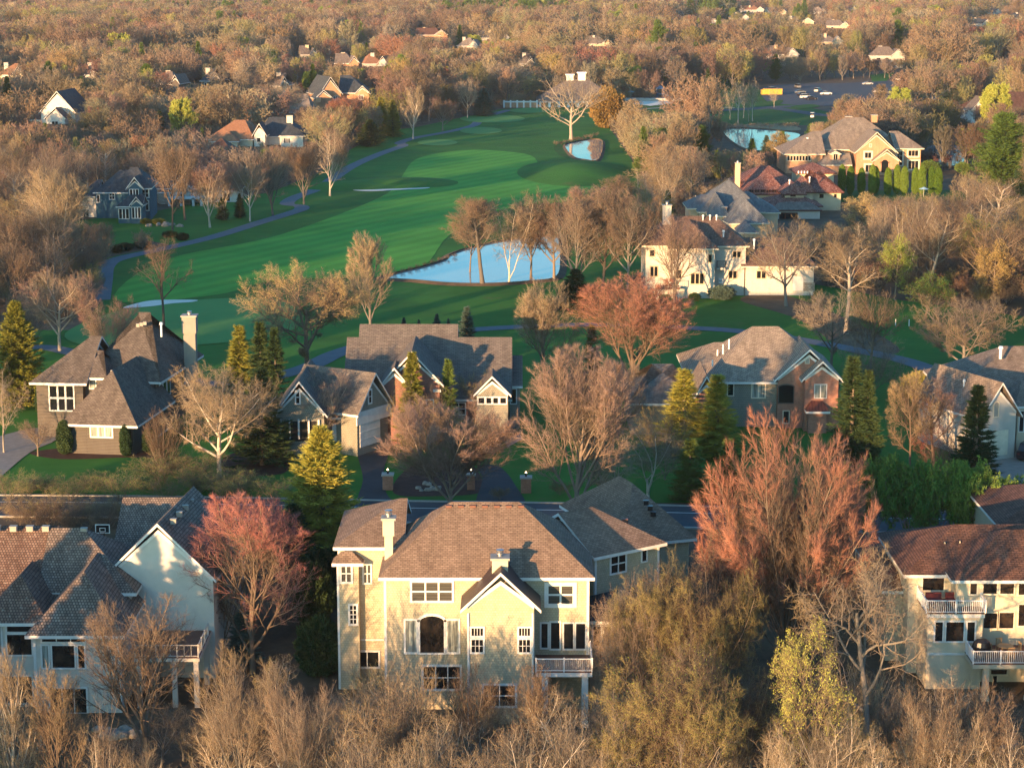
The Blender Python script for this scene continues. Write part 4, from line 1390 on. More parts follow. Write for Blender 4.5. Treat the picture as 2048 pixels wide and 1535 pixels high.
# ---------------------------------------------------------------- F: brick house with tan roof
H = House('brick_gable_house', 'red brick and tan sided house with a broad tan hipped roof and two stacked gables', 'house', (W(1580, 800, 228).x, 228, 0))
F1 = block(H, 1428, 1680, 763, 226, 15, 4.9, 'x', 5.0, 6.0, ov=.5, wall='siding_sage', rf='shingle_tan')
F2 = block(H, 1556, 1678, 760, 225.2, 8, 3.5, 'y', 0, 0, ov=.45, wall='brick_red', rf='shingle_tan')
F3 = block(H, 1610, 1677, 760, 223.6, 5, 2.15, 'y', 0, 0, ov=.45, wall='brick_red', rf='shingle_tan')
F4 = block(H, 1376, 1450, 742, 232, 10, 2.4, 'x', 3.4, 0, ov=.5, wall='siding_sage', rf='shingle_tan')
F5 = block(H, 1262, 1400, 806, 222, 12, 3.2, 'x', 5, 5, ov=.5, wall='siding_sage', rf='shingle_taupe')
F6 = block(H, 1395, 1430, 795, 218, 8, 2.4, 'y', 0, 0, ov=.4, wall='brick_dark', rf='shingle_taupe')
win(F1, 1505, 1529, 768, 794, 2, 1, glass='glass_curtain', frame='trim_cream', fw=.14, mt=.1)
win(F1, 1456, 1466, 768, 790, 1, 1, glass='glass_dark', frame='trim_cream', fw=.12)
win(F2, 1558, 1586, 774, 805, 1, 1, glass='glass_dark', frame='trim_dark', fw=.1, arch=.25)  # dark pane stands for the shade in a recessed balcony
win(F2, 1567, 1577, 822, 845, 1, 1, glass='glass_dark', frame='trim_cream', fw=.1, name='door')
win(F2, 1611, 1618, 717, 726, 1, 1, glass='vent_grey', frame='trim_cream', fw=.06, name='attic_vent')
win(F3, 1630, 1652, 769, 795, 2, 1, glass='glass_curtain', fw=.08, mt=.06)
p = W(1612, 822, 222.4); q = W(1660, 822, 222.4)
roof(H, Fr((p.x, 222.2, 0)), 0, q.x - p.x, 0, 2.6, p.z, .95, 'x', .7, .7, 'metal_copper')
H.m('wall', 'brick_red').box(p.x + .3, q.x - .3, 222.6, 223.7, 0, p.z - .1, 0)
for x, y0, y1, Yv in ((1435, 699, 706, 233), (1446, 688, 703, 231), (1458, 678, 693, 231), (1425, 720, 727, 229)):
    stack_pipe(H, x, y0, y1, Yv, .09, cap=False)
H.close()

# ---------------------------------------------------------------- G: pale house at the far right with an arched garage
H = House('garage_gable_house', 'pale stucco house with grey brown roof and a gable over its arched garage door', 'house', (W(2010, 850, 214).x, 214, 0))
G1 = block(H, 1915, 2250, 800, 217, 16, 4.4, 'x', 6.5, 0, ov=.5, wall='stucco_pale', rf='shingle_taupe')
G2 = block(H, 1962, 2032, 838, 209, 11, 3.7, 'y', 0, 0, ov=.5, rot=24, wall='stucco_pale', rf='shingle_taupe')
G3 = block(H, 2036, 2100, 812, 213, 6, 2, 'x', 1, 0, ov=.4, wall='stucco_cream', rf='shingle_taupe')
panel(G2, 'garage_door', 'trim_cream', 1966, 2014, 864, 908, .06, 5)
win(G2, 1988, 1996, 810, 832, 1, 1, glass='vent_grey', frame='trim_cream', fw=.08, name='attic_vent', arch=.3)
win(G3, 2040, 2046, 822, 862, 1, 1, fw=.1)
stack_pipe(H, 2001, 696, 712, 222, .16); stack_pipe(H, 1928, 762, 772, 214, .09)
H.close()

# ---------------------------------------------------------------- H: white stucco house on the right of the course
H = House('white_painted_brick_house', 'long white painted brick house with mossy brown roofs beside the golf course', 'house', (W(1450, 560, 324).x, 324, 0), trim='trim_cream')
KW = dict(wall='brick_white', rf='shake_mossy')
H1 = block(H, 1292, 1492, 491, 322, 12, 3.9, 'x', 4.6, 4.3, ov=.6, g=-1, **KW)
H2 = block(H, 1345, 1430, 497, 318, 10, 3.4, 'y', 3.3, 0, ov=.6, g=-1, **KW)
H3 = block(H, 1489, 1628, 532, 321, 13, 3.6, 'x', 0, 3.8, ov=.6, **KW)
H4 = block(H, 1430, 1492, 492, 321, 8, 1.5, 'x', 0, 3.8, ov=.5, **KW)
chimney(H, 1326, 1343, 412, 450, 326, 1.2, 'brick_white', flue=9)
for xa, xb, ya, yb, bb, nx in ((1301, 1315, 533, 552, H1, 2), (1300, 1309, 500, 512, H1, 1), (1382, 1407, 547, 567, H2, 3), (1417, 1423, 509, 524, H2, 1), (1466, 1481, 503, 514, H4, 2), (1458, 1473, 542, 556, H4, 2), (1514, 1531, 542, 556, H3, 2), (1352, 1362, 540, 556, H2, 1)):
    win(bb, xa, xb, ya, yb, nx, 1, frame='stucco_tan', fw=.14, mt=.07, glass='glass_dark')
panel(H3, 'door', 'trim_white', 1586, 1606, 553, 581, .05)
panel(H3, 'stone_base', 'stone_wall', 1607, 1629, 565, 582, .04)
z0 = W(1434, 536, 319.6)
mb = MB(); mb.box(z0.x, z0.x + 1.3, 319.8, 321, z0.z - .3, z0.z); mb.build('balcony_floor', 'stucco_white', H.root)
railing(H, (z0.x, 319.8), (z0.x + 1.3, 319.8), z0.z, 1.1, 'black_paint', .12)
z0 = W(1313, 575, 315.5)
mb = MB(); mb.box(z0.x, z0.x + 3.6, 315.5, 318, z0.z - .3, z0.z); mb.build('deck_floor', 'deck_wood', H.root)
railing(H, (z0.x, 315.5), (z0.x + 3.6, 315.5), z0.z, 1.0, 'stucco_white', .3)
for u in (.2, 3.4):
    mb = MB(); mb.box(z0.x + u - .15, z0.x + u + .15, 315.6, 315.9, -1, z0.z - .3); mb.build('post', 'stucco_white', H.root)
for x in (1406, 1420, 1433):
    stack_pipe(H, x, 432, 437, 327, .1)
stack_pipe(H, 1447, 463, 470, 323, .13); stack_pipe(H, 1508, 480, 494, 322, .13)
H.close()

# ---------------------------------------------------------------- I, J, K: the three big roofs beyond it
H = House('slate_roof_house', 'house of many crossing grey slate roofs between the white house and the clay tiled one', 'house', (W(1460, 450, 396).x, 396, 0), trim='trim_cream')
KW = dict(wall='stucco_tan', rf='shingle_bluegrey')
block(H, 1400, 1525, 424, 396, 16, 5.6, 'x', 6.4, 6, ov=.5, **KW)
block(H, 1379, 1424, 417, 400, 10, 2.2, 'x', 2.6, 0, ov=.5, **KW)
block(H, 1422, 1454, 432, 391, 9, 3.6, 'y', 3.3, 0, ov=.5, **KW)
I4 = block(H, 1462, 1534, 447, 386, 10, 4.4, 'y', 4.4, 3, ov=.5, rot=8, **KW)
block(H, 1500, 1556, 425, 398, 12, 3.4, 'x', 0, 5, ov=.5, **KW)
block(H, 1480, 1512, 465, 380, 6, 1.6, 'y', 1.5, 0, ov=.5, **KW)
chimney(H, 1444, 1454, 415, 425, 392, 1.2, 'brick_orange', flue=0)
H.close()
H = House('clay_tile_house', 'cream mediterranean style house with rounded mottled clay tile roofs and a pale chimney', 'house', (W(1570, 400, 442).x, 442, 0), trim='metal_copper')
KW = dict(wall='stucco_tan', rf='tile_clay')
J1 = block(H, 1476, 1592, 371, 452, 15, 3.6, 'x', 5.5, 5, ov=.6, **KW)
J2 = block(H, 1494, 1572, 388, 440, 12, 3.9, 'x', 5, 3, ov=.6, **KW)
J3 = block(H, 1570, 1608, 388, 432, 9, 2.2, 'y', 2.1, 2, ov=.6, **KW)
J6 = block(H, 1596, 1626, 384, 435, 9, 2.8, 'y', 2, 2, ov=.5, **KW)
J4 = block(H, 1620, 1682, 384, 438, 15, 3.9, 'x', 3, 5.6, ov=.6, **KW)
J5 = block(H, 1596, 1668, 346, 460, 10, 1.9, 'x', 4, 4, ov=.6, **KW)
J7 = block(H, 1530, 1640, 412, 428, 12, 1.8, 'x', 4, 4, ov=.6, **KW)
J8 = block(H, 1553, 1640, 420, 423, 8, 1.2, 'x', 2, 2, ov=.4, wall='stucco_pale', rf='shingle_taupe')
chimney(H, 1471, 1481, 327, 375, 447, 1.0, 'stucco_tan', flue=6)
for k in range(5):
    win(J2, 1499 + k * 11.5, 1506 + k * 11.5, 380, 389, 2, 2, fw=.12, mt=.06)
win(J1, 1479, 1484, 363, 372, 2, 2, fw=.1, mt=.05); win(J1, 1498, 1505, 364, 369, 2, 1, fw=.1)
win(J3, 1582, 1590, 384, 392, 2, 2, fw=.14, mt=.06)
win(J4, 1639, 1647, 388, 396, 1, 1, fw=.02, glass='glass_room', frame='stucco_tan'); win(J4, 1668, 1673, 388, 395, 1, 1, fw=.02, frame='stucco_tan')
for k in range(3):
    win(J8, 1560 + k * 12, 1569 + k * 12, 427, 446, 1, 1, fw=.2)
for x in (1597, 1603, 1609, 1615):
    stack_pipe(H, x, 342, 344, 437, .14, cap=False)
stack_pipe(H, 1619, 355, 362, 436, .14); stack_pipe(H, 1579, 361, 366, 434, .14)
H.close()
H = House('brick_mansion', 'orange brick mansion with large tan hipped roofs, tall entrance gable and arched door', 'house', (W(1710, 330, 524).x, 524, 0), trim='trim_cream')
KW = dict(wall='brick_orange', rf='shingle_tan')
block(H, 1640, 1812, 299, 526, 24, 7.2, 'x', 8, 9, ov=.7, **KW)
K2 = block(H, 1572, 1645, 308, 520, 18, 5, 'x', 8, 0, ov=.7, **KW)
K3 = block(H, 1713, 1792, 306, 517, 12, 5.2, 'y', 0, 0, ov=.5, **KW)
K4 = block(H, 1748, 1798, 323, 514.5, 6, 3.0, 'y', 0, 0, ov=.5, **KW)
K5 = block(H, 1794, 1842, 297, 521, 14, 3.8, 'x', 0, 4.5, ov=.7, **KW)
K6 = block(H, 1640, 1700, 330, 516, 8, 2.6, 'x', 3, 0, ov=.5, **KW)
K7 = block(H, 1662, 1680, 308, 517.5, 5, .7, 'y', 0, 0, ov=.3, **KW)
for k in range(8):
    win(K2, 1575 + k * 6, 1579 + k * 6, 312, 321, 1, 1, fw=.14)
win(K3, 1730, 1742, 305, 316, 2, 1, fw=.42); win(K3, 1739, 1743, 288, 294, 1, 1, fw=.1, glass='vent_grey')
win(K3, 1731, 1744, 330, 344, 2, 1, fw=.42)
win(K4, 1763, 1776, 326, 345, 1, 1, fw=.3, arch=.8, name='door', frame='brick_orange')
win(K5, 1795, 1804, 303, 330, 2, 3, fw=.38); win(K5, 1817, 1836, 301, 312, 3, 1, fw=.38); win(K5, 1817, 1836, 322, 338, 3, 1, fw=.38)
win(K7, 1667, 1675, 309, 321, 2, 1, fw=.15, arch=.5)
chimney(H, 1744, 1755, 231, 245, 536, 1.5, 'brick_orange', flue=0)
chimney(H, 1692, 1704, 234, 245, 540, 1.5, 'brick_orange', flue=0)
stack_pipe(H, 1615, 277, 280, 526, .2); 
H.close()

# ---------------------------------------------------------------- L: the club with its colonnade
H = House('clubhouse', 'white columned clubhouse with broad hipped roof and two white lanterns beyond the fairway', 'clubhouse', (W(1155, 215, 775).x, 775, 0))
L1 = block(H, 1090, 1226, 203, 776, 26, 7.5, 'x', 9, 9, ov=3.0, wall='trim_cream', rf='shingle_taupe')
for k in range(9):
    a = W(1080 + k * 19, 205, 773.2)
    mb = MB(); mb.box(a.x - .45, a.x + .45, 773.2, 774.1, 0, a.z); mb.build('column', 'trim_white', H.root)
for xa, xb, yt in ((1133, 1147, 151), (1156, 1171, 147)):
    a, b = W(xa, yt, 788), W(xb, yt, 788)
    zb_ = W(xa, 172, 788).z
    mb = MB(); mb.box(a.x, b.x, 788, 790.6, zb_, a.z); t = mb.build('lantern', 'trim_white', H.root)
    mb = MB(); mb.box(a.x - .4, b.x + .4, 787.6, 791, a.z + .01, a.z + .5); mb.build('cap', 'trim_white', t)
for k in range(6):
    win(L1, 1098 + k * 21, 1108 + k * 21, 207, 214, 2, 1, fw=.2)
H.close()
t = thing('garden_wall', 'low white topped brick garden wall with posts beside the clubhouse', 'wall', (W(1040, 217, 772).x, 772, 0))
a, b = W(1008, 217, 772), W(1074, 217, 772)
mb = MB(); mb.box(a.x, b.x, 772, 772.5, 0, 1.9); mb.build('panel', 'brick_orange', t)
mb = MB(); mb.box(a.x, b.x, 771.8, 772.7, 1.91, 2.4); mb.build('coping', 'trim_white', t)
for k in range(6):
    x = a.x + (b.x - a.x) * k / 5
    mb = MB(); mb.box(x - .3, x + .3, 771.7, 772.8, 0, 2.7); mb.build('post', 'trim_white', t)

# ---------------------------------------------------------------- M, N: houses left of the course
H = House('navy_house', 'navy blue sided house with white windows and a glazed garden room', 'house', (W(245, 420, 424).x, 424, 0))
KW = dict(wall='siding_navy', rf='shingle_slate')
M1 = block(H, 191, 262, 385, 424, 13, 4.0, 'x', 4, 0, ov=.5, **KW)
M2 = block(H, 258, 299, 377, 420, 14, 3.6, 'x', 0, 3, ov=.5, rot=4, **KW)
M3 = block(H, 256, 284, 378, 419, 5, 2.4, 'y', 0, 0, ov=.4, **KW)
M4 = block(H, 236, 282, 413, 415, 6, 2.0, 'x', 2, 0, ov=.4, **KW)
M5 = block(H, 262, 284, 411, 414.5, 4, 1.8, 'y', 0, 0, ov=.35, **KW)
M6 = block(H, 158, 192, 393, 426, 10, 3, 'x', 3, 0, ov=.4, wall='siding_white', rf='shingle_slate')
win(M1, 194, 199, 391, 404, 1, 1, fw=.15); win(M1, 219, 229, 386, 398, 2, 2, fw=.15, mt=.05)
win(M3, 260, 277, 379, 398, 3, 1, fw=.12, mt=.1); win(M2, 284, 297, 379, 394, 2, 2, fw=.2, mt=.05)
win(M2, 285, 297, 402, 420, 2, 1, fw=.2, mt=.08); win(M5, 264, 281, 415, 436, 3, 1, fw=.12, mt=.12); win(M4, 238, 258, 418, 437, 3, 1, fw=.12, mt=.1)
win(M6, 166, 178, 420, 440, 2, 1, fw=.12)
stack_pipe(H, 215, 365, 368, 430, .12); stack_pipe(H, 268, 352, 355, 430, .1)
H.close()
H = House('stone_house', 'pale stone house with slate roof, white columns and raised terrace behind tree trunks', 'house', (W(400, 405, 452).x, 452, 0))
N1 = block(H, 314, 402, 377, 452, 14, 4.2, 'x', 3, 0, ov=.5, wall='stone_wall', rf='shingle_slate')
N2 = block(H, 345, 378, 375, 449, 8, 2.8, 'y', 0, 0, ov=.4, wall='stone_wall', rf='shingle_slate')
N3 = block(H, 400, 474, 382, 454, 10, 2.6, 'x', 0, 3, ov=.5, wall='siding_white', rf='shingle_slate')
N4 = block(H, 318, 340, 385, 450, 6, .8, 'x', 1, 1, ov=.3, wall='stone_wall', rf='shingle_slate')
for xa, xb, bb in ((327, 336, N1), (353, 368, N2), (386, 396, N1), (404, 416, N3), (422, 434, N3), (446, 460, N3)):
    win(bb, xa, xb, 387, 402, 2, 1, fw=.15)
for x in (338, 362, 386, 402):
    a = W(x, 395, 446); mb = MB(); mb.box(a.x - .25, a.x + .25, 446, 446.5, 0, a.z); mb.build('column', 'trim_white', H.root)
z0 = W(338, 396, 446); z1 = W(404, 396, 446)
mb = MB(); mb.box(z0.x, z1.x, 446, 452, z0.z - .3, z0.z); mb.build('terrace', 'trim_white', H.root)
railing(H, (z0.x, 446.1), (z1.x, 446.1), z0.z, 1, 'trim_white', .4)
H.close()

# ---------------------------------------------------------------- farther houses, one entry each
def far_house(name, label, blocks, wins=(), chims=(), trim='trim_white', pipes=()):
    Y = blocks[0][3]
    H = House(name, label, 'house', (W((blocks[0][0] + blocks[0][1]) / 2, blocks[0][2], Y).x, Y, 0), trim)
    bs = [block(H, *b[:5], b[5], b[6], b[7], b[8], ov=.6, wall=b[9], rf=b[10], rot=(b[11] if len(b) > 11 else 0)) for b in blocks]
    for k, xa, xb, ya, yb, nx in wins:
        win(bs[k], xa, xb, ya, yb, nx, 1, fw=.18, mt=.1)
    for c in chims:
        chimney(H, *c[:6], c[6], flue=0)
    for c in pipes:
        stack_pipe(H, *c)
    return H.close()
far_house('orange_roof_house', 'low house with an orange brown hipped roof lit by the sun', [(415, 505, 279, 600, 16, 5, 'x', 7, 3, 'stucco_cream', 'roof_orange'), (470, 512, 272, 606, 12, 4.4, 'x', 3, 3, 'stucco_cream', 'roof_orange'), (424, 474, 283, 596, 8, 2.8, 'x', 3, 3, 'stucco_cream', 'roof_orange')],
          [(2, 432, 444, 285, 291, 3), (2, 450, 462, 285, 291, 3)], [])
far_house('slate_gable_house', 'house with dark slate gables and a white chimney beside the orange brown roof', [(512, 604, 273, 606, 18, 5, 'x', 3, 6, 'siding_white', 'shingle_slate'), (508, 530, 272, 600, 8, 3.6, 'y', 0, 0, 'siding_white', 'shingle_slate'), (562, 606, 272, 598, 8, 2, 'x', 1, 2, 'siding_white', 'shingle_slate')],
          [(1, 514, 521, 276, 284, 1), (2, 568, 580, 277, 286, 3)], [(573, 585, 232, 262, 612, 1.4, 'stucco_white')])
far_house('brick_villa', 'brick villa with white edged gables and a dark blue green roof', [(640, 682, 190, 772, 18, 6.5, 'y', 0, 0, 'brick_orange', 'shingle_slate', 20), (680, 735, 186, 778, 20, 6, 'x', 0, 7, 'brick_orange', 'shingle_slate'), (632, 662, 197, 768, 6, 3, 'y', 0, 0, 'brick_orange', 'shingle_slate', 20), (712, 738, 188, 770, 8, 3, 'y', 0, 0, 'brick_orange', 'shingle_tan')],
          [(3, 718, 726, 191, 199, 2), (0, 652, 660, 193, 200, 2), (0, 668, 674, 193, 200, 2)], [(632, 642, 196, 205, 766, 1.3, 'brick_orange')])
far_house('white_gable_house', 'white house with a tall double gable and slate roof among the trees', [(82, 150, 226, 695, 18, 7.2, 'y', 0, 0, 'siding_white', 'shingle_slate', -6), (92, 130, 238, 689, 8, 3.6, 'y', 0, 0, 'siding_white', 'shingle_slate', -6), (24, 84, 240, 700, 12, 3, 'x', 3, 0, 'siding_white', 'shingle_redbrown')],
          [(0, 112, 120, 214, 222, 2), (1, 104, 116, 243, 249, 2)], [(24, 35, 229, 240, 700, 1.4, 'stucco_cream')])
far_house('long_grey_house', 'long grey roofed house behind a spreading pale tree', [(490, 622, 225, 735, 18, 6, 'x', 6, 2, 'brick_orange', 'shingle_tan')], [(0, 600, 612, 228, 234, 2)], [])
far_house('pale_shed_house', 'pale blue roofed house low between tree crowns', [(178, 226, 250, 690, 14, 3, 'x', 2, 2, 'siding_white', 'shingle_tan')], [], [])
far_house('pavilion', 'white pavilion with a long row of windows behind the big green pine', [(1945, 2110, 224, 700, 24, 6, 'x', 8, 0, 'trim_white', 'shingle_redbrown'), (1944, 1985, 222, 694, 10, 4.5, 'y', 0, 0, 'trim_white', 'shingle_taupe')],
          [(0, 1988 + k * 12, 1996 + k * 12, 228, 242, 1) for k in range(9)] + [(1, 1950, 1958, 227, 242, 1), (1, 1964, 1972, 227, 242, 1)], [])
far_house('club_hall', 'broad brown roofed hall with brick chimneys beyond the parked cars', [(1975, 2110, 160, 1000, 40, 6, 'x', 0, 0, 'brick_orange', 'shingle_taupe')], [], [(2006, 2016, 129, 142, 1005, 3, 'stucco_white'), (2036, 2060, 133, 170, 985, 5, 'brick_orange')])
far_house('shaded_roof_house', 'house with a wide dull brown roof in the shade behind the stone house', [(385, 475, 322, 520, 18, 5, 'x', 6, 5, 'siding_taupe', 'shingle_redbrown')], [], [])
far_house('grey_cottage', 'grey roofed cottage behind the navy house', [(190, 250, 348, 500, 14, 4, 'x', 4, 4, 'siding_sage', 'shingle_taupe')], [], [])

rngh = random.Random(5)
FAR = [  # x, eave y, width, roof, wall, note
    (618, 110, 30, 'shingle_taupe', 'siding_sage', 'green grey house with a cream chimney'), (712, 82, 60, 'shingle_taupe', 'siding_sage', 'brown roofed house under the yellow green willow'),
    (694, 127, 46, 'shingle_taupe', 'brick_orange', 'brick chimneyed house left of the fairway wood'), (752, 128, 44, 'roof_orange', 'stucco_pale', 'low tan roofed house in the fairway wood'),
    (862, 70, 66, 'shingle_redbrown', 'brick_orange', 'red brown roofed house with a small gable'), (935, 92, 40, 'shingle_tan', 'stucco_pale', 'small tan roofed house by the conifers'),
    (990, 76, 56, 'shingle_slate', 'stucco_pale', 'slate roofed house with a bright white rake'), (1198, 88, 56, 'shingle_tan', 'siding_cream', 'cream gabled house with a grey tan roof'),
    (1192, 48, 20, 'shingle_slate', 'stucco_pale', 'tiny white gable above the brown wood'), (1052, 128, 30, 'shingle_taupe', 'siding_taupe', 'brown house behind the spreading pale tree'),
    (1508, 20, 40, 'roof_orange', 'stucco_pale', 'orange roofed house near the horizon'), (1480, 36, 36, 'shingle_slate', 'stucco_pale', 'slate roofed house below the orange roofed one'),
    (1565, 110, 64, 'shingle_taupe', 'stucco_pale', 'white house with two chimneys right of the playground'), (1596, 44, 64, 'shingle_tan', 'stucco_tan', 'cream house with a long tan roof and end gable'),
    (1676, 52, 46, 'shingle_taupe', 'stucco_tan', 'plain cream house with a flat looking roof'), (1775, 112, 70, 'shingle_taupe', 'stucco_pale', 'white windowed house hidden in brown trees'),
    (1988, 24, 34, 'shingle_slate', 'stucco_pale', 'white gabled house at the far right'), (2038, 36, 24, 'shingle_slate', 'stucco_pale', 'white gable right of the yellow willow'),
    (1960, 48, 46, 'shingle_slate', 'stucco_pale', 'dark roofed house behind the yellow willow'), (1700, 18, 26, 'shingle_tan', 'stucco_tan', 'sunlit small house among far trees'),
    (1555, 24, 34, 'shingle_taupe', 'stucco_tan', 'brown roofed house near the horizon'), (180, 150, 20, 'shingle_slate', 'stucco_pale', 'white chimneyed house in the left wood'),
    (340, 168, 34, 'shingle_taupe', 'siding_taupe', 'brown roof sunk in the left wood'), (420, 162, 36, 'shingle_slate', 'siding_taupe', 'dark roof beside the round evergreen'),
    (1660, 84, 50, 'shingle_tan', 'stucco_tan', 'cream house in front of the long tan roof'), (1420, 46, 30, 'shingle_tan', 'stucco_pale', 'white house over the right wood'), (1370, 28, 30, 'shingle_taupe', 'stucco_pale', 'grey white house near the horizon pines'),
    (20, 150, 50, 'roof_orange', 'siding_cream', 'long low tan building at the left edge'), (1640, 24, 26, 'shingle_tan', 'stucco_pale', 'pale gable between far trees'), (560, 172, 30, 'shingle_taupe', 'siding_sage', 'grey roof behind the bushy olive tree'),
]
FARHOUSES = []
for i, (x, y, w, rf, wl, note) in enumerate(FAR):
    gy = y + 30
    g0 = None
    for _ in range(20):      # stand it where its eave line shows, about 6 m up
        g0 = G(x, gy, 0)
        e = P(g0.x, g0.y, 6.0)[1]
        gy += (y - e) * .8
    Y = g0.y
    k = Y / FPX
    wm = min(w * k, 34)
    far_house('village_house', note, [(x - wm / k / 2, x + wm / k * .28, y, Y, 12 + 4 * rngh.random(), 4.6, 'x', 4 * (i % 2), 4, wl, rf, rngh.uniform(-20, 20)),
                                       (x + wm / k * .12, x + wm / k * .5, y, Y - 3, 12, 3.6, 'y', 0, 0, wl, rf, rngh.uniform(-15, 15))],
              [(1, x + wm / k * .22, x + wm / k * .30, y + 2.0 / k, y + 3.4 / k, 1), (1, x + wm / k * .36, x + wm / k * .42, y + 2.0 / k, y + 3.4 / k, 1), (0, x - wm / k * .3, x - wm / k * .2, y + .9 / k, y + 2.2 / k, 1)],
              [(x - wm / k * .25, x - wm / k * .25 + 1.8 / k, y - 5.2 / k, y - 1.5 / k, Y + 6, 1.4, 'stucco_pale' if i % 2 else 'stucco_tan')])
    FARHOUSES.append((x, y, w, Y))

# ================================================================ trees that can be told apart
def inside(px, py, poly):
    """even-odd test, arrays"""
    px, py = np.asarray(px, float), np.asarray(py, float)
    r = np.zeros(px.shape, bool)
    n = len(poly)
    for i in range(n):
        x0, y0 = poly[i]; x1, y1 = poly[(i + 1) % n]
        if y0 == y1: continue
        c = ((y0 > py) != (y1 > py)) & (px < (x1 - x0) * (py - y0) / (y1 - y0) + x0)
        r ^= c
    return r

NTREE = [0]
def T(kind, x, yb, yt, w, twig, label, bark='bark_brown', leaves=None, leafmat=None, seed=None, name=None, group=None, cat='tree', dense=.85, tip=1.0, rot=None):
    g = G(x, yb)
    NTREE[0] += 1
    d = g.y * CT - (g.z - HC) * ST
    # height from where the top shows
    top = W(x, yt, g.y)
    h = max(1.0, top.z - g.z)
    wm = w * d / FPX if w else None
    if seed is None:
        seed = 11 + NTREE[0] % 3
    if kind in ('spruce', 'slim', 'dense', 'pine'):
        pr = conifer_proto(kind, seed)
        name = name or {'spruce': 'spruce', 'slim': 'spruce', 'dense': 'fir_tree', 'pine': 'pine_tree'}[kind]
    elif kind in ('column', 'round'):
        pr = clump_proto(kind, seed)
        name = name or {'column': 'arborvitae', 'round': 'evergreen_shrub'}[kind]
    else:
        pr = bare_proto(kind, seed, leaves, dense, tip)
        name = name or 'bare_tree'
    return place_plant(pr, g, h, wm, name, label, cat, group, bark, twig, rot, leafmat)

# --- the row nearest the camera
T('vase', 505, 1345, 985, 265, 'twig_red', 'tall maple with a bright red budding crown between the white gable and the spruce', bark='bark_brown', dense=1.3, seed=31)
T('fan', 440, 1330, 1075, 150, 'twig_pink', 'slim pinkish maple sapling clump standing against the tall blank gable wall', seed=32)
T('vase', 298, 1540, 1195, 270, 'twig_brown', 'bare brown tree with dark ascending limbs in front of the white deck', dense=.8, seed=33)
T('fan', 482, 1600, 1275, 200, 'twig_tan', 'tan fan shaped bare tree below the red maple', dense=.8, bark='bark_grey', seed=34)
T('upright', 30, 1640, 1290, 130, 'twig_tan', 'pale upright bare tree before the corner windows of the white house', bark='bark_pale', seed=35)
T('upright', 118, 1650, 1325, 130, 'twig_tan', 'thin olive tan tree before the tall pavilion windows', seed=36)
T('sapling', 205, 1640, 1375, 120, 'twig_brown', 'low brown sapling between the two tan trees before the white house', seed=37)
T('fan', 610, 1640, 1360, 150, 'twig_brown', 'bare brown thicket tree below the dark round evergreens', bark='bark_grey', seed=38)
T('maple', 1570, 1335, 832, 330, 'twig_rust', 'very large maple with a dense orange red crown right of the yellow house', bark='bark_brown', dense=1.5, seed=41)
T('maple', 1490, 1320, 935, 200, 'twig_rust', 'rust coloured maple leaning into the very large orange red one', dense=1.2, seed=42)
T('dome', 1395, 1440, 1108, 260, 'twig_olive', 'broad olive brown budding tree behind the sunroom roof', dense=1.25, seed=43)
T('dome', 1300, 1425, 1140, 190, 'twig_olive', 'olive tree between the sunroom and the broad olive brown tree', dense=1.1, seed=58)
T('maple', 1590, 1300, 862, 250, 'twig_rust', 'middle stem group of the very large orange red maple', dense=1.3, seed=59)
T('dome', 1262, 1450, 1175, 150, 'twig_brown', 'olive brown tree in front of the sunroom windows', dense=.8, seed=44)
T('dome', 1340, 1640, 1285, 330, 'twig_olive', 'wide domed olive green budding tree at the foot of the yellow house', dense=1.25, seed=45, leaves=(5000, .07), leafmat='leaf_spring')
T('oval', 1618, 1620, 1235, 170, 'twig_olive', 'yellow green leafing tree below the very large maple', dense=.8, seed=46, leaves=(6500, .09), leafmat='leaf_spring')
T('twisted', 1735, 1580, 1130, 290, 'twig_tan', 'big tree with crooked pale limbs and broken crown left of the balcony house', bark='bark_grey', seed=47)
T('fan', 1930, 1590, 1375, 190, 'twig_brown', 'low spreading bare tree below the raised deck', seed=48)
T('fan', 1840, 1620, 1400, 150, 'twig_brown', 'bare multi stemmed tree left of the deck column', bark='bark_pale', seed=49)
T('oval', 1985, 1620, 1440, 130, 'twig_brown', 'small brown tree at the bottom corner under the deck', seed=50)
T('vase', 1080, 1580, 1330, 150, 'twig_brown', 'bare brown tree in front of the small deck of the yellow house', seed=51)
T('slim', 485, 1335, 1222, 70, 'needle_blue', 'small blue green spruce at the foot of the red maple', seed=3)
T('vase', 945, 1560, 1330, 130, 'twig_brown', 'bare brown tree before the gabled bay of the yellow house', seed=52)
T('fan', 800, 1600, 1325, 200, 'twig_tan', 'orange tan fan shaped tree below the arched window', bark='bark_grey', seed=53)
T('dome', 1480, 1560, 1320, 160, 'twig_olive', 'yellowish twiggy shrub tree right of the domed olive one', dense=.8, seed=55)
rt = random.Random(21)
THX = [(550, 700, 22), (700, 1200, 46), (0, 560, 24), (1190, 1560, 22), (1560, 2060, 32)]
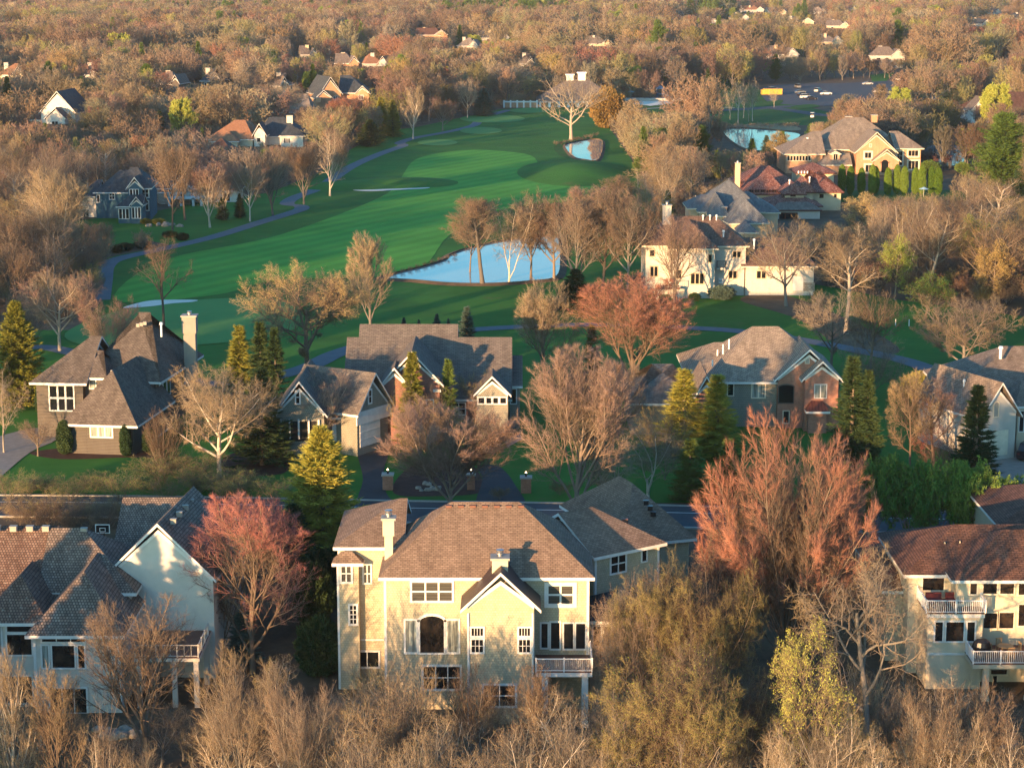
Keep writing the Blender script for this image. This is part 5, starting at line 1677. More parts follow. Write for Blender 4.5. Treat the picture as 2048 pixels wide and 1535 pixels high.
for xa, xb, n in THX:
    for i in range(n):
        x = xa + (xb - xa) * (i + rt.random()) / n
        yb = rt.choice((1520, 1560, 1600, 1650, 1700)) + rt.uniform(-20, 20)
        hh = rt.uniform(90, 210) if xa != 700 else rt.uniform(100, 215)
        hh *= 1 + (yb - 1520) / 700
        tw = rt.choice(('twig_brown', 'twig_tan', 'twig_tan', 'twig_olive', 'twig_gold', 'twig_tan'))
        T(rt.choice(('sapling', 'sapling', 'fan', 'twisted')), x, yb, yb - hh, hh * rt.uniform(.55, .95), tw, 'bare %s sapling in the dense thicket along the near edge' % {'twig_brown': 'brown', 'twig_tan': 'tan', 'twig_rust': 'rusty', 'twig_olive': 'olive', 'twig_gold': 'golden'}[tw],
          bark=rt.choice(('bark_grey', 'bark_pale', 'bark_pale')), dense=.65, name='sapling', group='%s saplings of the thicket' % tw[5:], seed=60 + i % 4)

T('maple', 1660, 1320, 930, 180, 'twig_pink', 'dull pink brown maple stem group on the outer side of the very large maple', dense=1.1, seed=75)
# --- round the yellow house
for k, (x, yb, yt, w) in enumerate([(640, 1345, 1238, 95), (628, 1250, 1130, 80), (668, 1200, 1100, 60), (640, 1160, 1095, 60), (612, 1210, 1120, 60)]):
    T('round', x, yb, yt, w, 'needle_dark', ['lowest dark round evergreen at the corner of the yellow house', 'tall dark evergreen mound above the lowest one', 'dark evergreen touching the eave of the yellow house', 'dark evergreen hidden behind the eave one', 'dark evergreen on the outer side of the mounds'][k], seed=5 + k % 2)
T('bush', 735, 1400, 1335, 70, 'needle_dark', 'dark shrub under the low window of the yellow house', seed=71)
T('dense', 646, 1120, 860, 185, 'needle_lit', 'large golden green spruce behind the yellow house chimney', seed=4)
T('dense', 588, 1140, 1010, 110, 'needle_dark', 'dark spruce in the shade left of the golden one', seed=5)
T('vase', 1152, 1062, 690, 245, 'twig_pink', 'tall vase shaped maple with pink brown twigs by the street', dense=1.4, seed=31)
T('birch', 1225, 1030, 842, 150, 'twig_tan', 'tan crowned river birch right of the tall pink brown maple', bark='bark_pale', dense=1.2, seed=73)
T('birch', 1296, 995, 842, 165, 'twig_olive', 'white stemmed birch behind the dark garage roof', bark='bark_pale', seed=74)
T('fan', 900, 1005, 800, 255, 'twig_pink', 'purple brown maple with a low fan of stems between the two drives', dense=1.35, seed=75)
T('spread', 438, 962, 728, 240, 'twig_tan', 'spreading tan tree in the lawn beside the steep roofed house', bark='bark_pale', dense=1.3, seed=76)
T('fan', 330, 965, 815, 80, 'twig_brown', 'thin brown tree at the right wall of the steep roofed house', seed=77)
T('birch', 8, 905, 735, 100, 'twig_tan', 'pale stemmed birch at the edge beside the paved drive', bark='bark_pale', seed=78)
T('spread', 76, 912, 840, 90, 'twig_brown', 'small dark bare tree between the drive and the steep roofed house', seed=79)
T('fan', 640, 905, 745, 130, 'twig_pink', 'small pinkish tree before the gable of the porch', bark='bark_pale', seed=80)
T('bush', 850, 905, 760, 130, 'twig_olive', 'olive twiggy tree hiding the brick gable', seed=81)
T('fan', 960, 865, 745, 110, 'twig_olive', 'slim olive tree right of the brick gable', seed=82)
T('bush', 985, 905, 820, 110, 'twig_olive', 'low olive shrub under the small window gable', seed=83)
T('vase', 1268, 785, 550, 240, 'twig_rust', 'broad orange red maple on the far side of the cart path', dense=1.5, seed=41)
T('fan', 1150, 860, 745, 90, 'twig_pink', 'faint pinkish tree behind the tall maple by the street', seed=85)
T('vase', 1235, 880, 715, 120, 'twig_brown', 'greyish bare tree in front of the low tan hipped wing', seed=86)
T('bush', 1330, 960, 790, 130, 'twig_olive', 'golden olive twiggy tree left of the two lit spruces', seed=87, leaves=(5000, .06), leafmat='twig_gold')
T('spread', 1640, 640, 585, 90, 'twig_brown', 'low brown tree in the rough below the white painted house', seed=88)
T('spread', 615, 752, 525, 275, 'twig_gold', 'wide golden crowned oak on the edge of the fairway', dense=1.3, seed=89, leaves=(9000, .07), leafmat='twig_gold')
T('upright', 742, 668, 463, 92, 'twig_tan', 'narrow upright tan tree at the tip of the pond', dense=1.2, bark='bark_grey', seed=90)
T('gaunt', 328, 660, 468, 125, 'twig_brown', 'gaunt half bare tree standing in front of the long bunker', seed=91)
T('vase', 1090, 775, 560, 150, 'twig_tan', 'pale topped tree half in shade below the pond', seed=92, dense=1.2)
for k, (x, yb, yt, w, hb, tw, bk) in enumerate([
        (965, 570, 390, 120, 'tall', 'twig_brown', 'bark_grey'), (1018, 566, 385, 130, 'birch', 'twig_brown', 'bark_pale'), (1062, 558, 392, 120, 'spread', 'twig_brown', 'bark_brown'),
        (1108, 560, 385, 140, 'spread', 'twig_pink', 'bark_brown'), (1150, 590, 395, 140, 'vase', 'twig_brown', 'bark_grey'), (1205, 585, 375, 140, 'oval', 'twig_brown', 'bark_brown'), (1255, 590, 385, 130, 'spread', 'twig_brown', 'bark_grey'), (1170, 510, 372, 120, 'oval', 'twig_pink', 'bark_brown'), (1300, 560, 400, 100, 'spread', 'twig_brown', 'bark_brown'), (1230, 480, 350, 120, 'oval', 'twig_brown', 'bark_brown'), (1290, 470, 340, 110, 'birch', 'twig_tan', 'bark_pale'), (1340, 420, 300, 100, 'birch', 'twig_tan', 'bark_pale'), (940, 545, 400, 70, 'oval', 'twig_brown', 'bark_brown')]):
    T(hb, x, yb, yt, w, tw, ['tallest left tree of the clump before the pond', 'leaning pale stemmed tree before the pond', 'dark stemmed tree before the middle of the pond', 'many limbed tree over the right end of the pond', 'bare tree just right of the pond',
                             'rounded bare tree between the pond and the white painted house', 'bare tree beside the wall of the white painted house', 'pinkish bare tree behind the right end of the pond', 'bare tree touching the chimneyed corner of the white painted house',
                             'bare tree on the far side of the pond clump', 'pale birch above the pond clump', 'pale birch left of the slate roofed house', 'low tree at the left end of the pond clump'][k], bark=bk, seed=93 + k % 5, dense=1.2)
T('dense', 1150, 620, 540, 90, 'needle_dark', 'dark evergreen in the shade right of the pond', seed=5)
T('vase', 1348, 620, 428, 120, 'twig_pink', 'pinkish maple in front of the white painted house', dense=.8, seed=31)
T('spread', 1572, 612, 432, 150, 'twig_gold', 'golden brown tree before the garage end of the white painted house', dense=.75, bark='bark_grey', seed=76)
T('tall', 1692, 668, 470, 140, 'twig_tan', 'tall leaning forked tree right of the white painted house', bark='bark_pale', seed=98)
T('spread', 1662, 740, 575, 150, 'twig_tan', 'half shaded spreading tree below the forked one', bark='bark_grey', seed=89)
T('spread', 1740, 745, 570, 130, 'twig_tan', 'half shaded tree left of the sunlit shrub tops', seed=76)
T('spread', 1925, 762, 585, 210, 'twig_tan', 'wide half shaded tree in the rough near the right edge', bark='bark_grey', dense=1.2, seed=99)
T('bush', 1745, 790, 665, 140, 'twig_tan', 'round leafless shrub tree beside the cart path', seed=100)
T('round', 1845, 800, 745, 85, 'needle_gold', 'yellow green rounded shrub behind the red twigged tree', seed=6)
# front yards right
T('oval', 1820, 945, 738, 110, 'twig_tan', 'sunlit bare tree between the two front yards', dense=1.2, seed=101)
T('oval', 1868, 935, 755, 120, 'twig_pink', 'pinkish bare tree beside the sunlit one', seed=102)
T('bush', 1895, 962, 860, 150, 'leaf_maroon', 'dark maroon shrub below the pinkish tree', name='shrub', cat='shrub', seed=103, leaves=(9000, .07), leafmat='leaf_maroon')
for k, (x, yb, yt, w) in enumerate([(1750, 1075, 912, 120), (1815, 1080, 918, 130), (1885, 1080, 918, 140), (1955, 1085, 935, 130), (2030, 1085, 960, 110)]):
    T('bush', x, yb, yt, w, 'leaf_green', ['fresh green leafing tree', 'fresh green leafing tree second along the street', 'fresh green leafing tree third along the street', 'thinner green leafing tree by the paved drive', 'green leafing tree at the edge over the paved drive'][k] + ' in front of the balcony house',
      bark='bark_brown', leaves=(30000, .30), leafmat='leaf_green', seed=104 + k % 2, name='leafing_tree', dense=.8)
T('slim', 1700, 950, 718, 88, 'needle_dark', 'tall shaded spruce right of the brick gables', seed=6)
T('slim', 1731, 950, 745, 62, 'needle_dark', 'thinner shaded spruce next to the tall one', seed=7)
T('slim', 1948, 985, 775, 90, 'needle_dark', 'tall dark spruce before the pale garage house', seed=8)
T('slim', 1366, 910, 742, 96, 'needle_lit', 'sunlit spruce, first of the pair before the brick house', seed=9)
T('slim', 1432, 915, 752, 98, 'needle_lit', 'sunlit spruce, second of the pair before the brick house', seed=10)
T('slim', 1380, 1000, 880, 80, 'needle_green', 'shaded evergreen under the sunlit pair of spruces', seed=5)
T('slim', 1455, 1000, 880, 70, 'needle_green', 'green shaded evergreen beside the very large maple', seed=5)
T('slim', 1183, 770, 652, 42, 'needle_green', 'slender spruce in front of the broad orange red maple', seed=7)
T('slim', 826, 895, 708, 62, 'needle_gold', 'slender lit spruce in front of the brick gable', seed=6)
T('slim', 897, 880, 722, 50, 'needle_green', 'slender spruce right of the brick gable', seed=7)
T('spruce', 934, 722, 615, 56, 'needle_blue', 'blue spruce on the course behind the charcoal roof', seed=8)
for k, (x, yt, w) in enumerate([(808, 636, 16), (838, 640, 13), (874, 629, 20), (897, 638, 13)]):
    T('spruce', x, 690, yt, w * 1.6, 'needle_blue', ['first little blue spruce over the charcoal ridge', 'smallest spruce tip over the charcoal ridge', 'taller little spruce tip over the charcoal ridge', 'spruce tip next to the blue spruce'][k], seed=8)
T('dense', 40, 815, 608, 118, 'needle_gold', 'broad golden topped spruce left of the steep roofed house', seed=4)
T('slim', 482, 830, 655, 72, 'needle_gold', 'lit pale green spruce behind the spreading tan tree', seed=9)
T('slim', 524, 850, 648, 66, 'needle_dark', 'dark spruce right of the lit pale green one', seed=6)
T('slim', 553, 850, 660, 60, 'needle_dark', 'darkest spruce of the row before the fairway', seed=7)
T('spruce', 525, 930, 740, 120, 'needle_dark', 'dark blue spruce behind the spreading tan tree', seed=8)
for k, (x, yb, yt, w) in enumerate([(130, 908, 842, 30), (252, 912, 850, 22), (83, 828, 772, 22), (137, 820, 782, 14), (300, 905, 858, 30)]):
    T('column', x, yb, yt, w, 'needle_dark', ['dark column arborvitae at the garage corner of the steep roofed house', 'thin arborvitae at the right end of the low garage wall', 'arborvitae left of the big entrance window', 'tiny arborvitae right of the big entrance window', 'shaded arborvitae behind the thin brown tree'][k], seed=3, group=None)
for i in range(16):     # roadside and foundation shrubs, each of its own kind of growth
    x = [40, 95, 150, 210, 262, 318, 372, 425, 478, 90, 190, 1000, 1120, 1210, 60, 400][i]
    yb = [1050, 1048, 1052, 1050, 1046, 965, 968, 985, 990, 985, 982, 1000, 990, 985, 990, 990][i]
    hh = [62, 58, 60, 55, 58, 55, 70, 55, 50, 32, 38, 26, 30, 44, 30, 45][i]
    T('bush', x, yb, yb - hh, hh * (2.4 if 4 < i < 11 else 1.7), 'twig_olive' if i % 3 else 'twig_brown', 'twiggy roadside shrub on the verge of the street', name='shrub', cat='shrub', seed=110 + i % 2, group='twiggy shrubs along the street', leaves=(7000, .11), leafmat='leaf_green' if 4 < i < 11 else 'twig_olive')

for i in range(11):
    x = 20 + i * 52 + (i % 3) * 9
    T('bush', x, 1002 - (i % 2) * 22, 938 + (i % 4) * 7, 120, 'twig_olive', 'olive green budding bush on the far verge of the street', name='shrub', cat='shrub', group='olive green bushes on the far verge', seed=43 + (i % 2) * 57, leaves=(7000, .10), leafmat='leaf_green', dense=.8)
for i in range(5):
    T('bush', 70 + i * 36, 1062, 992 + (i % 2) * 8, 100, 'twig_brown', 'dark twiggy bush on the near verge behind the shake roofs', name='shrub', cat='shrub', group='dark bushes on the near verge', seed=100, dense=.8)
# --- left of the course
LEFT = [('vase', 110, 570, 335, 150, 'twig_tan', 'bark_pale'), ('spread', 120, 702, 540, 170, 'twig_pink', 'bark_pale'), ('bush', 215, 715, 590, 130, 'twig_pink', 'bark_grey'), ('vase', 420, 455, 318, 84, 'twig_pink', 'bark_pale'),
        ('vase', 449, 440, 325, 70, 'twig_pink', 'bark_pale'), ('spread', 500, 443, 318, 84, 'twig_pink', 'bark_pale'), ('vase', 546, 432, 290, 90, 'twig_brown', 'bark_grey'), ('vase', 608, 408, 285, 80, 'twig_brown', 'bark_grey'),
        ('vase', 660, 392, 255, 105, 'twig_brown', 'bark_pale'), ('spread', 345, 460, 270, 90, 'twig_brown', 'bark_brown'), ('tall', 370, 440, 290, 80, 'twig_brown', 'bark_brown'), ('vase', 705, 285, 190, 100, 'twig_rust', 'bark_brown'),
        ('upright', 826, 278, 170, 60, 'twig_tan', 'bark_pale'), ('spread', 885, 262, 195, 55, 'twig_pink', 'bark_brown'), ('spread', 935, 236, 155, 50, 'twig_brown', 'bark_pale'), ('spread', 20, 600, 420, 110, 'twig_brown', 'bark_grey'), ('bush', 178, 560, 455, 100, 'twig_tan', 'bark_grey'),
        ('vase', 268, 258, 165, 66, 'twig_tan', 'bark_brown'), ('fan', 225, 268, 190, 62, 'twig_rust', 'bark_grey'), ('fan', 188, 350, 270, 60, 'twig_pink', 'bark_grey'), ('vase', 216, 345, 262, 50, 'twig_pink', 'bark_pale'), ('bush', 60, 690, 590, 110, 'twig_pink', 'bark_grey')]
LL = ['tall tan tree between the navy house and the left edge', 'pinkish tree left of the long bunker, above the golden spruce', 'low pink brown tree near the bunker tip', 'pale pinkish tree beside the white columns', 'second pale pinkish tree in front of the stone house', 'leaning tree beside the bend of the cart path',
      'forked tree in the row along the cart path', 'forked tree at the double bend of the path', 'lone tree on the fairway side of the path', 'dark trunked tree at the corner of the stone house', 'straight dark tree before the stone house', 'rusty maple before the brick villa',
      'tall thin lit tree on the edge of the fairway', 'small pinkish tree on the bank by the tees', 'round topped tree near the shaded fence', 'spreading tree at the left edge below the navy house', 'low bush like tree beside the start of the path', 'spreading tree on the far left lawn', 'rosy round tree by the pale blue roof', 'thin forked tree above the navy house roof', 'slender pale tree above the navy house roof', 'pink low tree at the left edge']
for a, lb in zip(LEFT, LL):
    T(a[0], a[1], a[2], a[3], a[4], a[5], lb, bark=a[6], seed=120 + len(lb) % 4, dense=1.15)
# --- beyond
T('spread', 1142, 280, 140, 165, 'twig_pale', 'great pale spreading oak in front of the clubhouse', bark='bark_pale', dense=.28, seed=76)
T('spread', 1012, 205, 118, 112, 'twig_pale', 'great pale spreading oak behind the garden wall', bark='bark_pale', dense=1.1, seed=89)
T('spread', 560, 240, 165, 125, 'twig_pale', 'spreading pale oak before the long grey house', bark='bark_pale', dense=1.1, seed=99)
T('round', 1215, 255, 178, 68, 'needle_rust', 'rust brown juniper between the clubhouse and the small pond', seed=6, name='juniper')
for k, (x, yb, yt, w) in enumerate([(1476, 246, 160, 48), (1497, 244, 158, 36), (1505, 243, 162, 34), (1460, 240, 166, 30), (1487, 236, 168, 34), (1888, 205, 128, 50), (1858, 212, 150, 40), (1548, 215, 176, 26)]):
    T('birch' if k % 2 else 'gaunt', x, yb, yt, w, 'twig_pale', ['leftmost white birch on the reed bank', 'white birch with a double stem on the reed bank', 'white birch nearest the car park entrance', 'thin birch left of the white ones', 'birch behind the white ones', 'bone white tree beside the parked cars', 'pale green white tree beside the bone white one', 'young birch on the traffic island'][k], bark='bark_pale', seed=130 + k % 2)
for k, (x, yb, yt, w, kd, mt, lb) in enumerate([
        (320, 268, 222, 30, 'spruce', 'needle_dark', 'small dark spruce on the far left lawn'), (405, 292, 256, 14, 'slim', 'needle_green', 'tiny spruce at the end of the orange brown roof'),
        (763, 272, 196, 36, 'slim', 'needle_gold', 'lit spruce right of the brick villa'), (786, 274, 202, 34, 'slim', 'needle_gold', 'second lit spruce right of the brick villa'), (740, 292, 240, 60, 'dense', 'needle_dark', 'dark evergreen mass below the lit spruces'),
        (895, 205, 135, 26, 'spruce', 'needle_gold', 'lit spruce behind the bank trees'), (968, 232, 178, 46, 'dense', 'needle_blue', 'dark blue spruce at the shaded fence'), (1286, 345, 255, 38, 'spruce', 'needle_green', 'spruce rising from the wood right of the small pond'),
        (1325, 350, 292, 30, 'slim', 'needle_green', 'smaller spruce right of the small pond'), (1306, 345, 296, 26, 'slim', 'needle_gold', 'smallest spruce of the three right of the small pond'), (1532, 325, 272, 32, 'spruce', 'needle_blue', 'blue spruce left of the brick mansion'), (1563, 322, 264, 42, 'spruce', 'needle_green', 'lit green spruce touching the brick mansion'),
        (1503, 325, 278, 24, 'slim', 'needle_green', 'thin spruce before the reed bank'), (2002, 388, 232, 120, 'pine', 'needle_green', 'big bright green pine at the right edge'), (2046, 400, 330, 40, 'round', 'needle_dark', 'dark round evergreen at the edge below the big pine'), (478, 168, 125, 46, 'round', 'needle_dark', 'dark round evergreen in the left wood'),
        (240, 172, 130, 38, 'pine', 'needle_green', 'bright green pine in the left wood'), (268, 168, 134, 24, 'pine', 'needle_green', 'smaller green pine in the left wood'), (1335, 445, 382, 34, 'spruce', 'needle_dark', 'dark spruce behind the chimney of the white painted house'), (375, 205, 178, 20, 'slim', 'needle_dark', 'dark spruce top in the left wood'),
        (1415, 200, 138, 16, 'slim', 'needle_dark', 'dark narrow spruce in the right wood'), (610, 95, 70, 14, 'spruce', 'needle_dark', 'tiny dark spruce by the green grey house'), (256, 370, 310, 60, 'dense', 'needle_dark', 'dark evergreen above the navy house'), (445, 440, 395, 26, 'dense', 'needle_dark', 'dark evergreen between the trunks by the path'), (480, 436, 388, 24, 'dense', 'needle_dark', 'second dark evergreen between the trunks by the path'),
        (870, 160, 112, 40, 'dense', 'needle_green', 'green evergreen above the fairway wood'), (960, 150, 100, 50, 'dense', 'needle_green', 'broad green evergreen left of the pale oak'), (1000, 140, 112, 30, 'pine', 'needle_green', 'green pine next to the broad evergreen')]):
    T(kd, x, yb, yt, w, mt, lb, seed=4 + k % 4 if kd not in ('round',) else 6)
for k, (x, yb, yt, w, lb) in enumerate([(706, 108, 40, 52, 'yellow green willow in the left middle wood'), (1278, 60, 10, 60, 'golden willow crown near the horizon'), (1143, 92, 60, 30, 'small golden willow above the clubhouse'), (1985, 105, 40, 44, 'yellow green willow at the far right'), (2010, 100, 52, 36, 'second yellow green willow at the far right'),
                                     (808, 115, 62, 44, 'fresh green tree right of the yellow green willow'), (1880, 72, 18, 90, 'golden budding crown in the far right wood'), (1240, 22, -2, 40, 'golden crown at the very horizon'), (945, 110, 70, 36, 'fresh green tree by the slate roofed far house'), (1065, 100, 64, 30, 'fresh green crown behind the pale oak')]):
    T('bush' if k % 2 else 'oval', x, yb, yt, w, 'leaf_yellow' if k in (1, 2, 6, 7) else 'leaf_spring', lb, leaves=(22000, .22), leafmat='leaf_yellow' if k in (1, 2, 6, 7) else 'leaf_spring', seed=140 + k % 2, name='willow', dense=.7)
rr_ = random.Random(12)
for i in range(26):
    x = 1448 + i * 5.8; T('bush', x, 258 + rr_.uniform(-3, 4) - (4 if i > 8 else 0), 246 + rr_.uniform(-3, 3), rr_.uniform(12, 20), 'twig_pale', 'clump of dry straw coloured reeds on the bank of the pond behind the mansion', name='reed_clump', cat='reeds', group='dry reeds on the pond bank', bark='bark_pale', seed=43)
for i in range(9):
    T('bush', 1112 + i * 10, 292 - i * 2.2 + rr_.uniform(-2, 2), 281 - i * 2 + rr_.uniform(-2, 2), 14, 'twig_tan', 'low dry shrub on the bank of the small fairway pond', name='shrub', cat='shrub', group='dry shrubs round the fairway pond', seed=43)
for i in range(9):
    T('bush', 790 + i * 15, 551 - i * 4.4, 543 - i * 4.6 + rr_.uniform(-2, 2), 14, 'twig_tan', 'low dry tuft on the far bank of the middle pond', name='shrub', cat='shrub', group='dry tufts on the middle pond bank', seed=100)
# the clipped row before the mansion
AX = [1683, 1700, 1722, 1744, 1750, 1775, 1793, 1808, 1830, 1843, 1862, 1876]
for i, x in enumerate(AX):
    T('column', x, 388 + (i % 2), 331 + 3 * (i % 3), 15, 'arbor_green', 'clipped bright green arborvitae in the row before the brick mansion', group='arborvitae row before the mansion', seed=3 + i % 2)
for k, (x, yb, yt, w, m, lb) in enumerate([(1443, 598, 572, 52, 'needle_blue', 'blue green juniper mound at the white painted wall'), (1467, 585, 568, 40, 'needle_blue', 'smaller blue green juniper mound at the white painted wall'), (1389, 602, 586, 24, 'needle_dark', 'dark clipped ball shrub at the white painted wall'),
                                        (1858, 345, 322, 42, 'needle_green', 'clipped green hedge behind the arborvitae row'), (1925, 345, 325, 30, 'needle_green', 'clipped shrub right of the arborvitae row')]):
    T('round', x, yb, yt, w, m, lb, seed=6, name='shrub', cat='shrub')
for k, (x, yb, yt, w, m, lb) in enumerate([(292, 448, 437, 22, 'needle_gold', 'yellow green hedge'), (318, 448, 437, 26, 'needle_gold', 'yellow green hedge end'), (340, 474, 462, 30, 'needle_dark', 'low dark hedge by the path'), (365, 480, 466, 26, 'needle_dark', 'low dark hedge end by the path'), (250, 500, 486, 34, 'needle_dark', 'long dark hedge near the path start'), (285, 495, 481, 34, 'needle_dark', 'middle of the dark hedge row'), (235, 505, 490, 26, 'needle_dark', 'left end of the dark hedge row')]):
    T('round', x, yb, yt, w, m, lb + ' in the navy house garden', seed=6, name='hedge', cat='hedge')

# ================================================================ the woods
PROT = [  # what must stay in view: rectangle in the photograph and its distance
    (188, 338, 302, 440, 418, 1.0), (325, 352, 475, 418, 446, .95), (412, 232, 608, 290, 590, 1.0), (632, 155, 742, 210, 766, 1.0), (76, 188, 152, 246, 688, 1.0), (492, 190, 622, 228, 735, .6), (24, 226, 80, 245, 688, .7),
    (1076, 146, 1234, 218, 770, 1.0), (1008, 198, 1080, 218, 770, 1), (1288, 408, 1632, 605, 312, 1.0), (1375, 368, 1556, 462, 378, 1.0), (1466, 322, 1685, 440, 420, .95), (1566, 234, 1850, 350, 510, 1.0), (1675, 330, 1890, 388, 470, 1.0),
    (1430, 245, 1600, 300, 600, .9), (1940, 205, 2050, 245, 690, .7), (1525, 170, 1660, 222, 720, .96), (1590, 150, 1880, 196, 760, .8), (1600, 215, 1660, 242, 690, .9), (1240, 180, 1350, 222, 800, .95), (1860, 290, 1920, 345, 500, .6), (1380, 215, 1560, 240, 640, .6),
    (180, 255, 340, 272, 560, .8), (1105, 262, 1205, 325, 600, 1.0), (1970, 125, 2050, 175, 980, .6), (385, 290, 478, 325, 500, .5), (1940, 235, 2048, 390, 500, .9), (1350, 575, 1640, 650, 300, 1), (1735, 140, 1790, 165, 800, .8), (240, 225, 350, 275, 560, .6)]
GV = [(196, 600), (200, 520), (330, 488), (480, 450), (590, 425), (565, 408), (640, 362), (715, 315), (800, 278), (880, 258), (960, 232), (1010, 218), (1075, 214), (1190, 215), (1215, 262), (1205, 300), (1235, 330), (1225, 352), (1180, 375), (1000, 388), (925, 412), (905, 470), (1120, 478),
      (1130, 560), (1060, 600), (1030, 650), (930, 640), (760, 640), (560, 660), (400, 690), (240, 690)]
for x, y, w, Y in FARHOUSES:
    PROT.append((x - w * .5, y - 10, x + w * .5, y + 3, Y - 5, .97))
CLEAR = [GOLF, [(1165, 215), (1360, 198), (1370, 185), (1480, 180), (1560, 165), (1700, 160), (1900, 150), (2020, 165), (1930, 200), (1700, 235), (1640, 252), (1420, 255), (1340, 262), (1260, 270)],
         [(1430, 235), (1640, 250), (1660, 275), (1600, 300), (1540, 335), (1490, 330), (1440, 275)], [(140, 480), (120, 445), (300, 425), (470, 390), (490, 430), (330, 490), (250, 500)], [(180, 285), (260, 262), (360, 258), (330, 285), (240, 300)],
         [(1835, 285), (1900, 280), (2010, 285), (2010, 305), (1960, 322), (1840, 326)], [(-50, 15.5), (260, 13.5), (350, 10), (200, 8.5), (-50, 8.5)], [(1580, 395), (1580, 350), (1900, 345), (2060, 360), (2060, 400), (1900, 400), (1650, 405)], [(1640, 580), (2200, 640), (2200, 1010), (1640, 1010)]]
HB = []
for o in bpy.data.objects:
    if o.type == 'EMPTY' and o.get('category') in ('house', 'clubhouse'):
        xs, ys = [], []
        for c in o.children:
            if c.name.startswith('wall'):
                for v in c.data.vertices:
                    xs.append(v.co.x + o.location.x); ys.append(v.co.y + o.location.y)
        if xs:
            HB.append((min(xs) - 3, max(xs) + 3, min(ys) - 5, max(ys) + 4))

rw = np.random.default_rng(77)
cand = []
def scatter(Y0, Y1, sp, h0, h1):
    y = Y0
    while y < Y1:
        half = y * .262 + 14
        n = int(2 * half / sp)
        xs = -half + (np.arange(n) + rw.random(n)) * sp
        ys = y + rw.random(n) * sp * 1.2
        for a, b in zip(xs, ys):
            cand.append((a, b, rw.uniform(h0, h1)))
        y += sp
scatter(300, 600, 8.6, 10, 15)
scatter(600, 1000, 10, 11, 19)
scatter(1000, 2000, 14, 14, 25)
scatter(2000, 5600, 22, 16, 30)
cand = np.array(cand)
d = cand[:, 1] * CT + HC * ST
bx = CX + FPX * cand[:, 0] / d
by = CY - FPX * (cand[:, 1] * ST - HC * CT) / d
hp = cand[:, 2] * FPX / d * .98
wp = hp * .75
ok = np.ones(len(cand), bool)
for poly in CLEAR:
    ok &= ~inside(bx, by, poly)
for fx in (-.38, 0, .38):
    for fy in (.15, .45, .8, .98):
        ok &= ~(inside(bx + fx * wp * (1 if fy > .2 else 0), by - fy * hp, GV) & (by > 220))
for x0, y0, x1, y1, Yp, pr in PROT:
    m = (cand[:, 1] < Yp) & (bx + wp * .42 > x0) & (bx - wp * .42 < x1) & (by > y0) & (by - hp * .97 < y1)
    m &= rw.random(len(cand)) < pr
    nh = np.where(by > y1 + 3, (by - y1 - 1) / FPX * d * .98, 0)      # shorter ones may stay below the view
    small = m & (nh > 5.0)
    cand[small, 2] = np.minimum(cand[small, 2], nh[small])
    hp[small] = cand[small, 2] * FPX / d[small] * .98
    ok &= ~(m & ~small)
for x0, x1, y0, y1 in HB:
    ok &= ~((cand[:, 0] > x0) & (cand[:, 0] < x1) & (cand[:, 1] > y0) & (cand[:, 1] < y1))
cand, bx, by, hp = cand[ok], bx[ok], by[ok], hp[ok]
# the sun reaches the roofs: crowns between a house and the sun are the lower ones
tE = math.tan(SUN_EL)
for x0, x1, y0, y1 in HB:
    if y0 < 270 or (y0 < 530 and x0 < -50):
        continue
    dx, dy = cand[:, 0] - (x0 + x1) / 2, cand[:, 1] - (y0 + y1) / 2
    along = -(dx * math.sin(SUN_AZ) + dy * math.cos(SUN_AZ))
    side = np.abs(dx * math.cos(SUN_AZ) - dy * math.sin(SUN_AZ))
    m = (along > 0) & (along < 130) & (side < (x1 - x0) * .5 + 2)
    cap = 3.5 + along * tE
    cand[m, 2] = np.minimum(cand[m, 2], np.maximum(cap[m], 4.5))
order = np.argsort(cand[:, 1])
cand, bx, by, hp = cand[order], bx[order], by[order], hp[order]
NEAR = 190
print('wood', len(cand), 'near limit', cand[NEAR, 1])
rn = random.Random(9)
for i in range(NEAR):
    X, Y, h = cand[i]
    x, y = bx[i], by[i]
    zone = 'left of the fairway' if x < 700 else ('between the fairway and the big roofs' if x < 1420 else 'behind the brick house')
    tw = rn.choices(('twig_brown', 'twig_tan', 'twig_pink', 'twig_olive', 'twig_gold'), ((6, 2, 2.4, .6, .5) if x < 1400 else (3, 3, 1, 1.6, 2.6)))[0]
    hb = rn.choice(('oval', 'spread', 'vase', 'tall', 'birch' if 1250 < x < 1450 or x > 1640 else 'spread', 'bush'))
    sd = {'oval': 96, 'spread': rn.choice((76, 89, 99)), 'vase': rn.choice((31, 121)), 'birch': rn.choice((73, 74)), 'tall': rn.choice((98, 150)), 'bush': rn.choice((43, 100))}[hb]
    cn = {'twig_brown': 'brown', 'twig_tan': 'tan', 'twig_pink': 'pinkish', 'twig_olive': 'olive', 'twig_gold': 'golden'}[tw]
    hn = {'oval': 'rounded', 'spread': 'spreading', 'vase': 'vase shaped', 'birch': 'pale stemmed', 'tall': 'high crowned', 'bush': 'low branched'}[hb]
    place_plant(bare_proto(hb, sd, None, .62), (X, Y, 0), h * (.72 if hb == 'bush' else 1), h * rn.uniform(.65, .9), 'bare_tree', '%s %s bare tree in the wood %s' % (hn, cn, zone), 'tree', '%s %s trees %s' % (hn, cn, zone),
                'bark_pale' if hb in ('birch', 'tall') else rn.choice(('bark_brown', 'bark_grey')), tw)

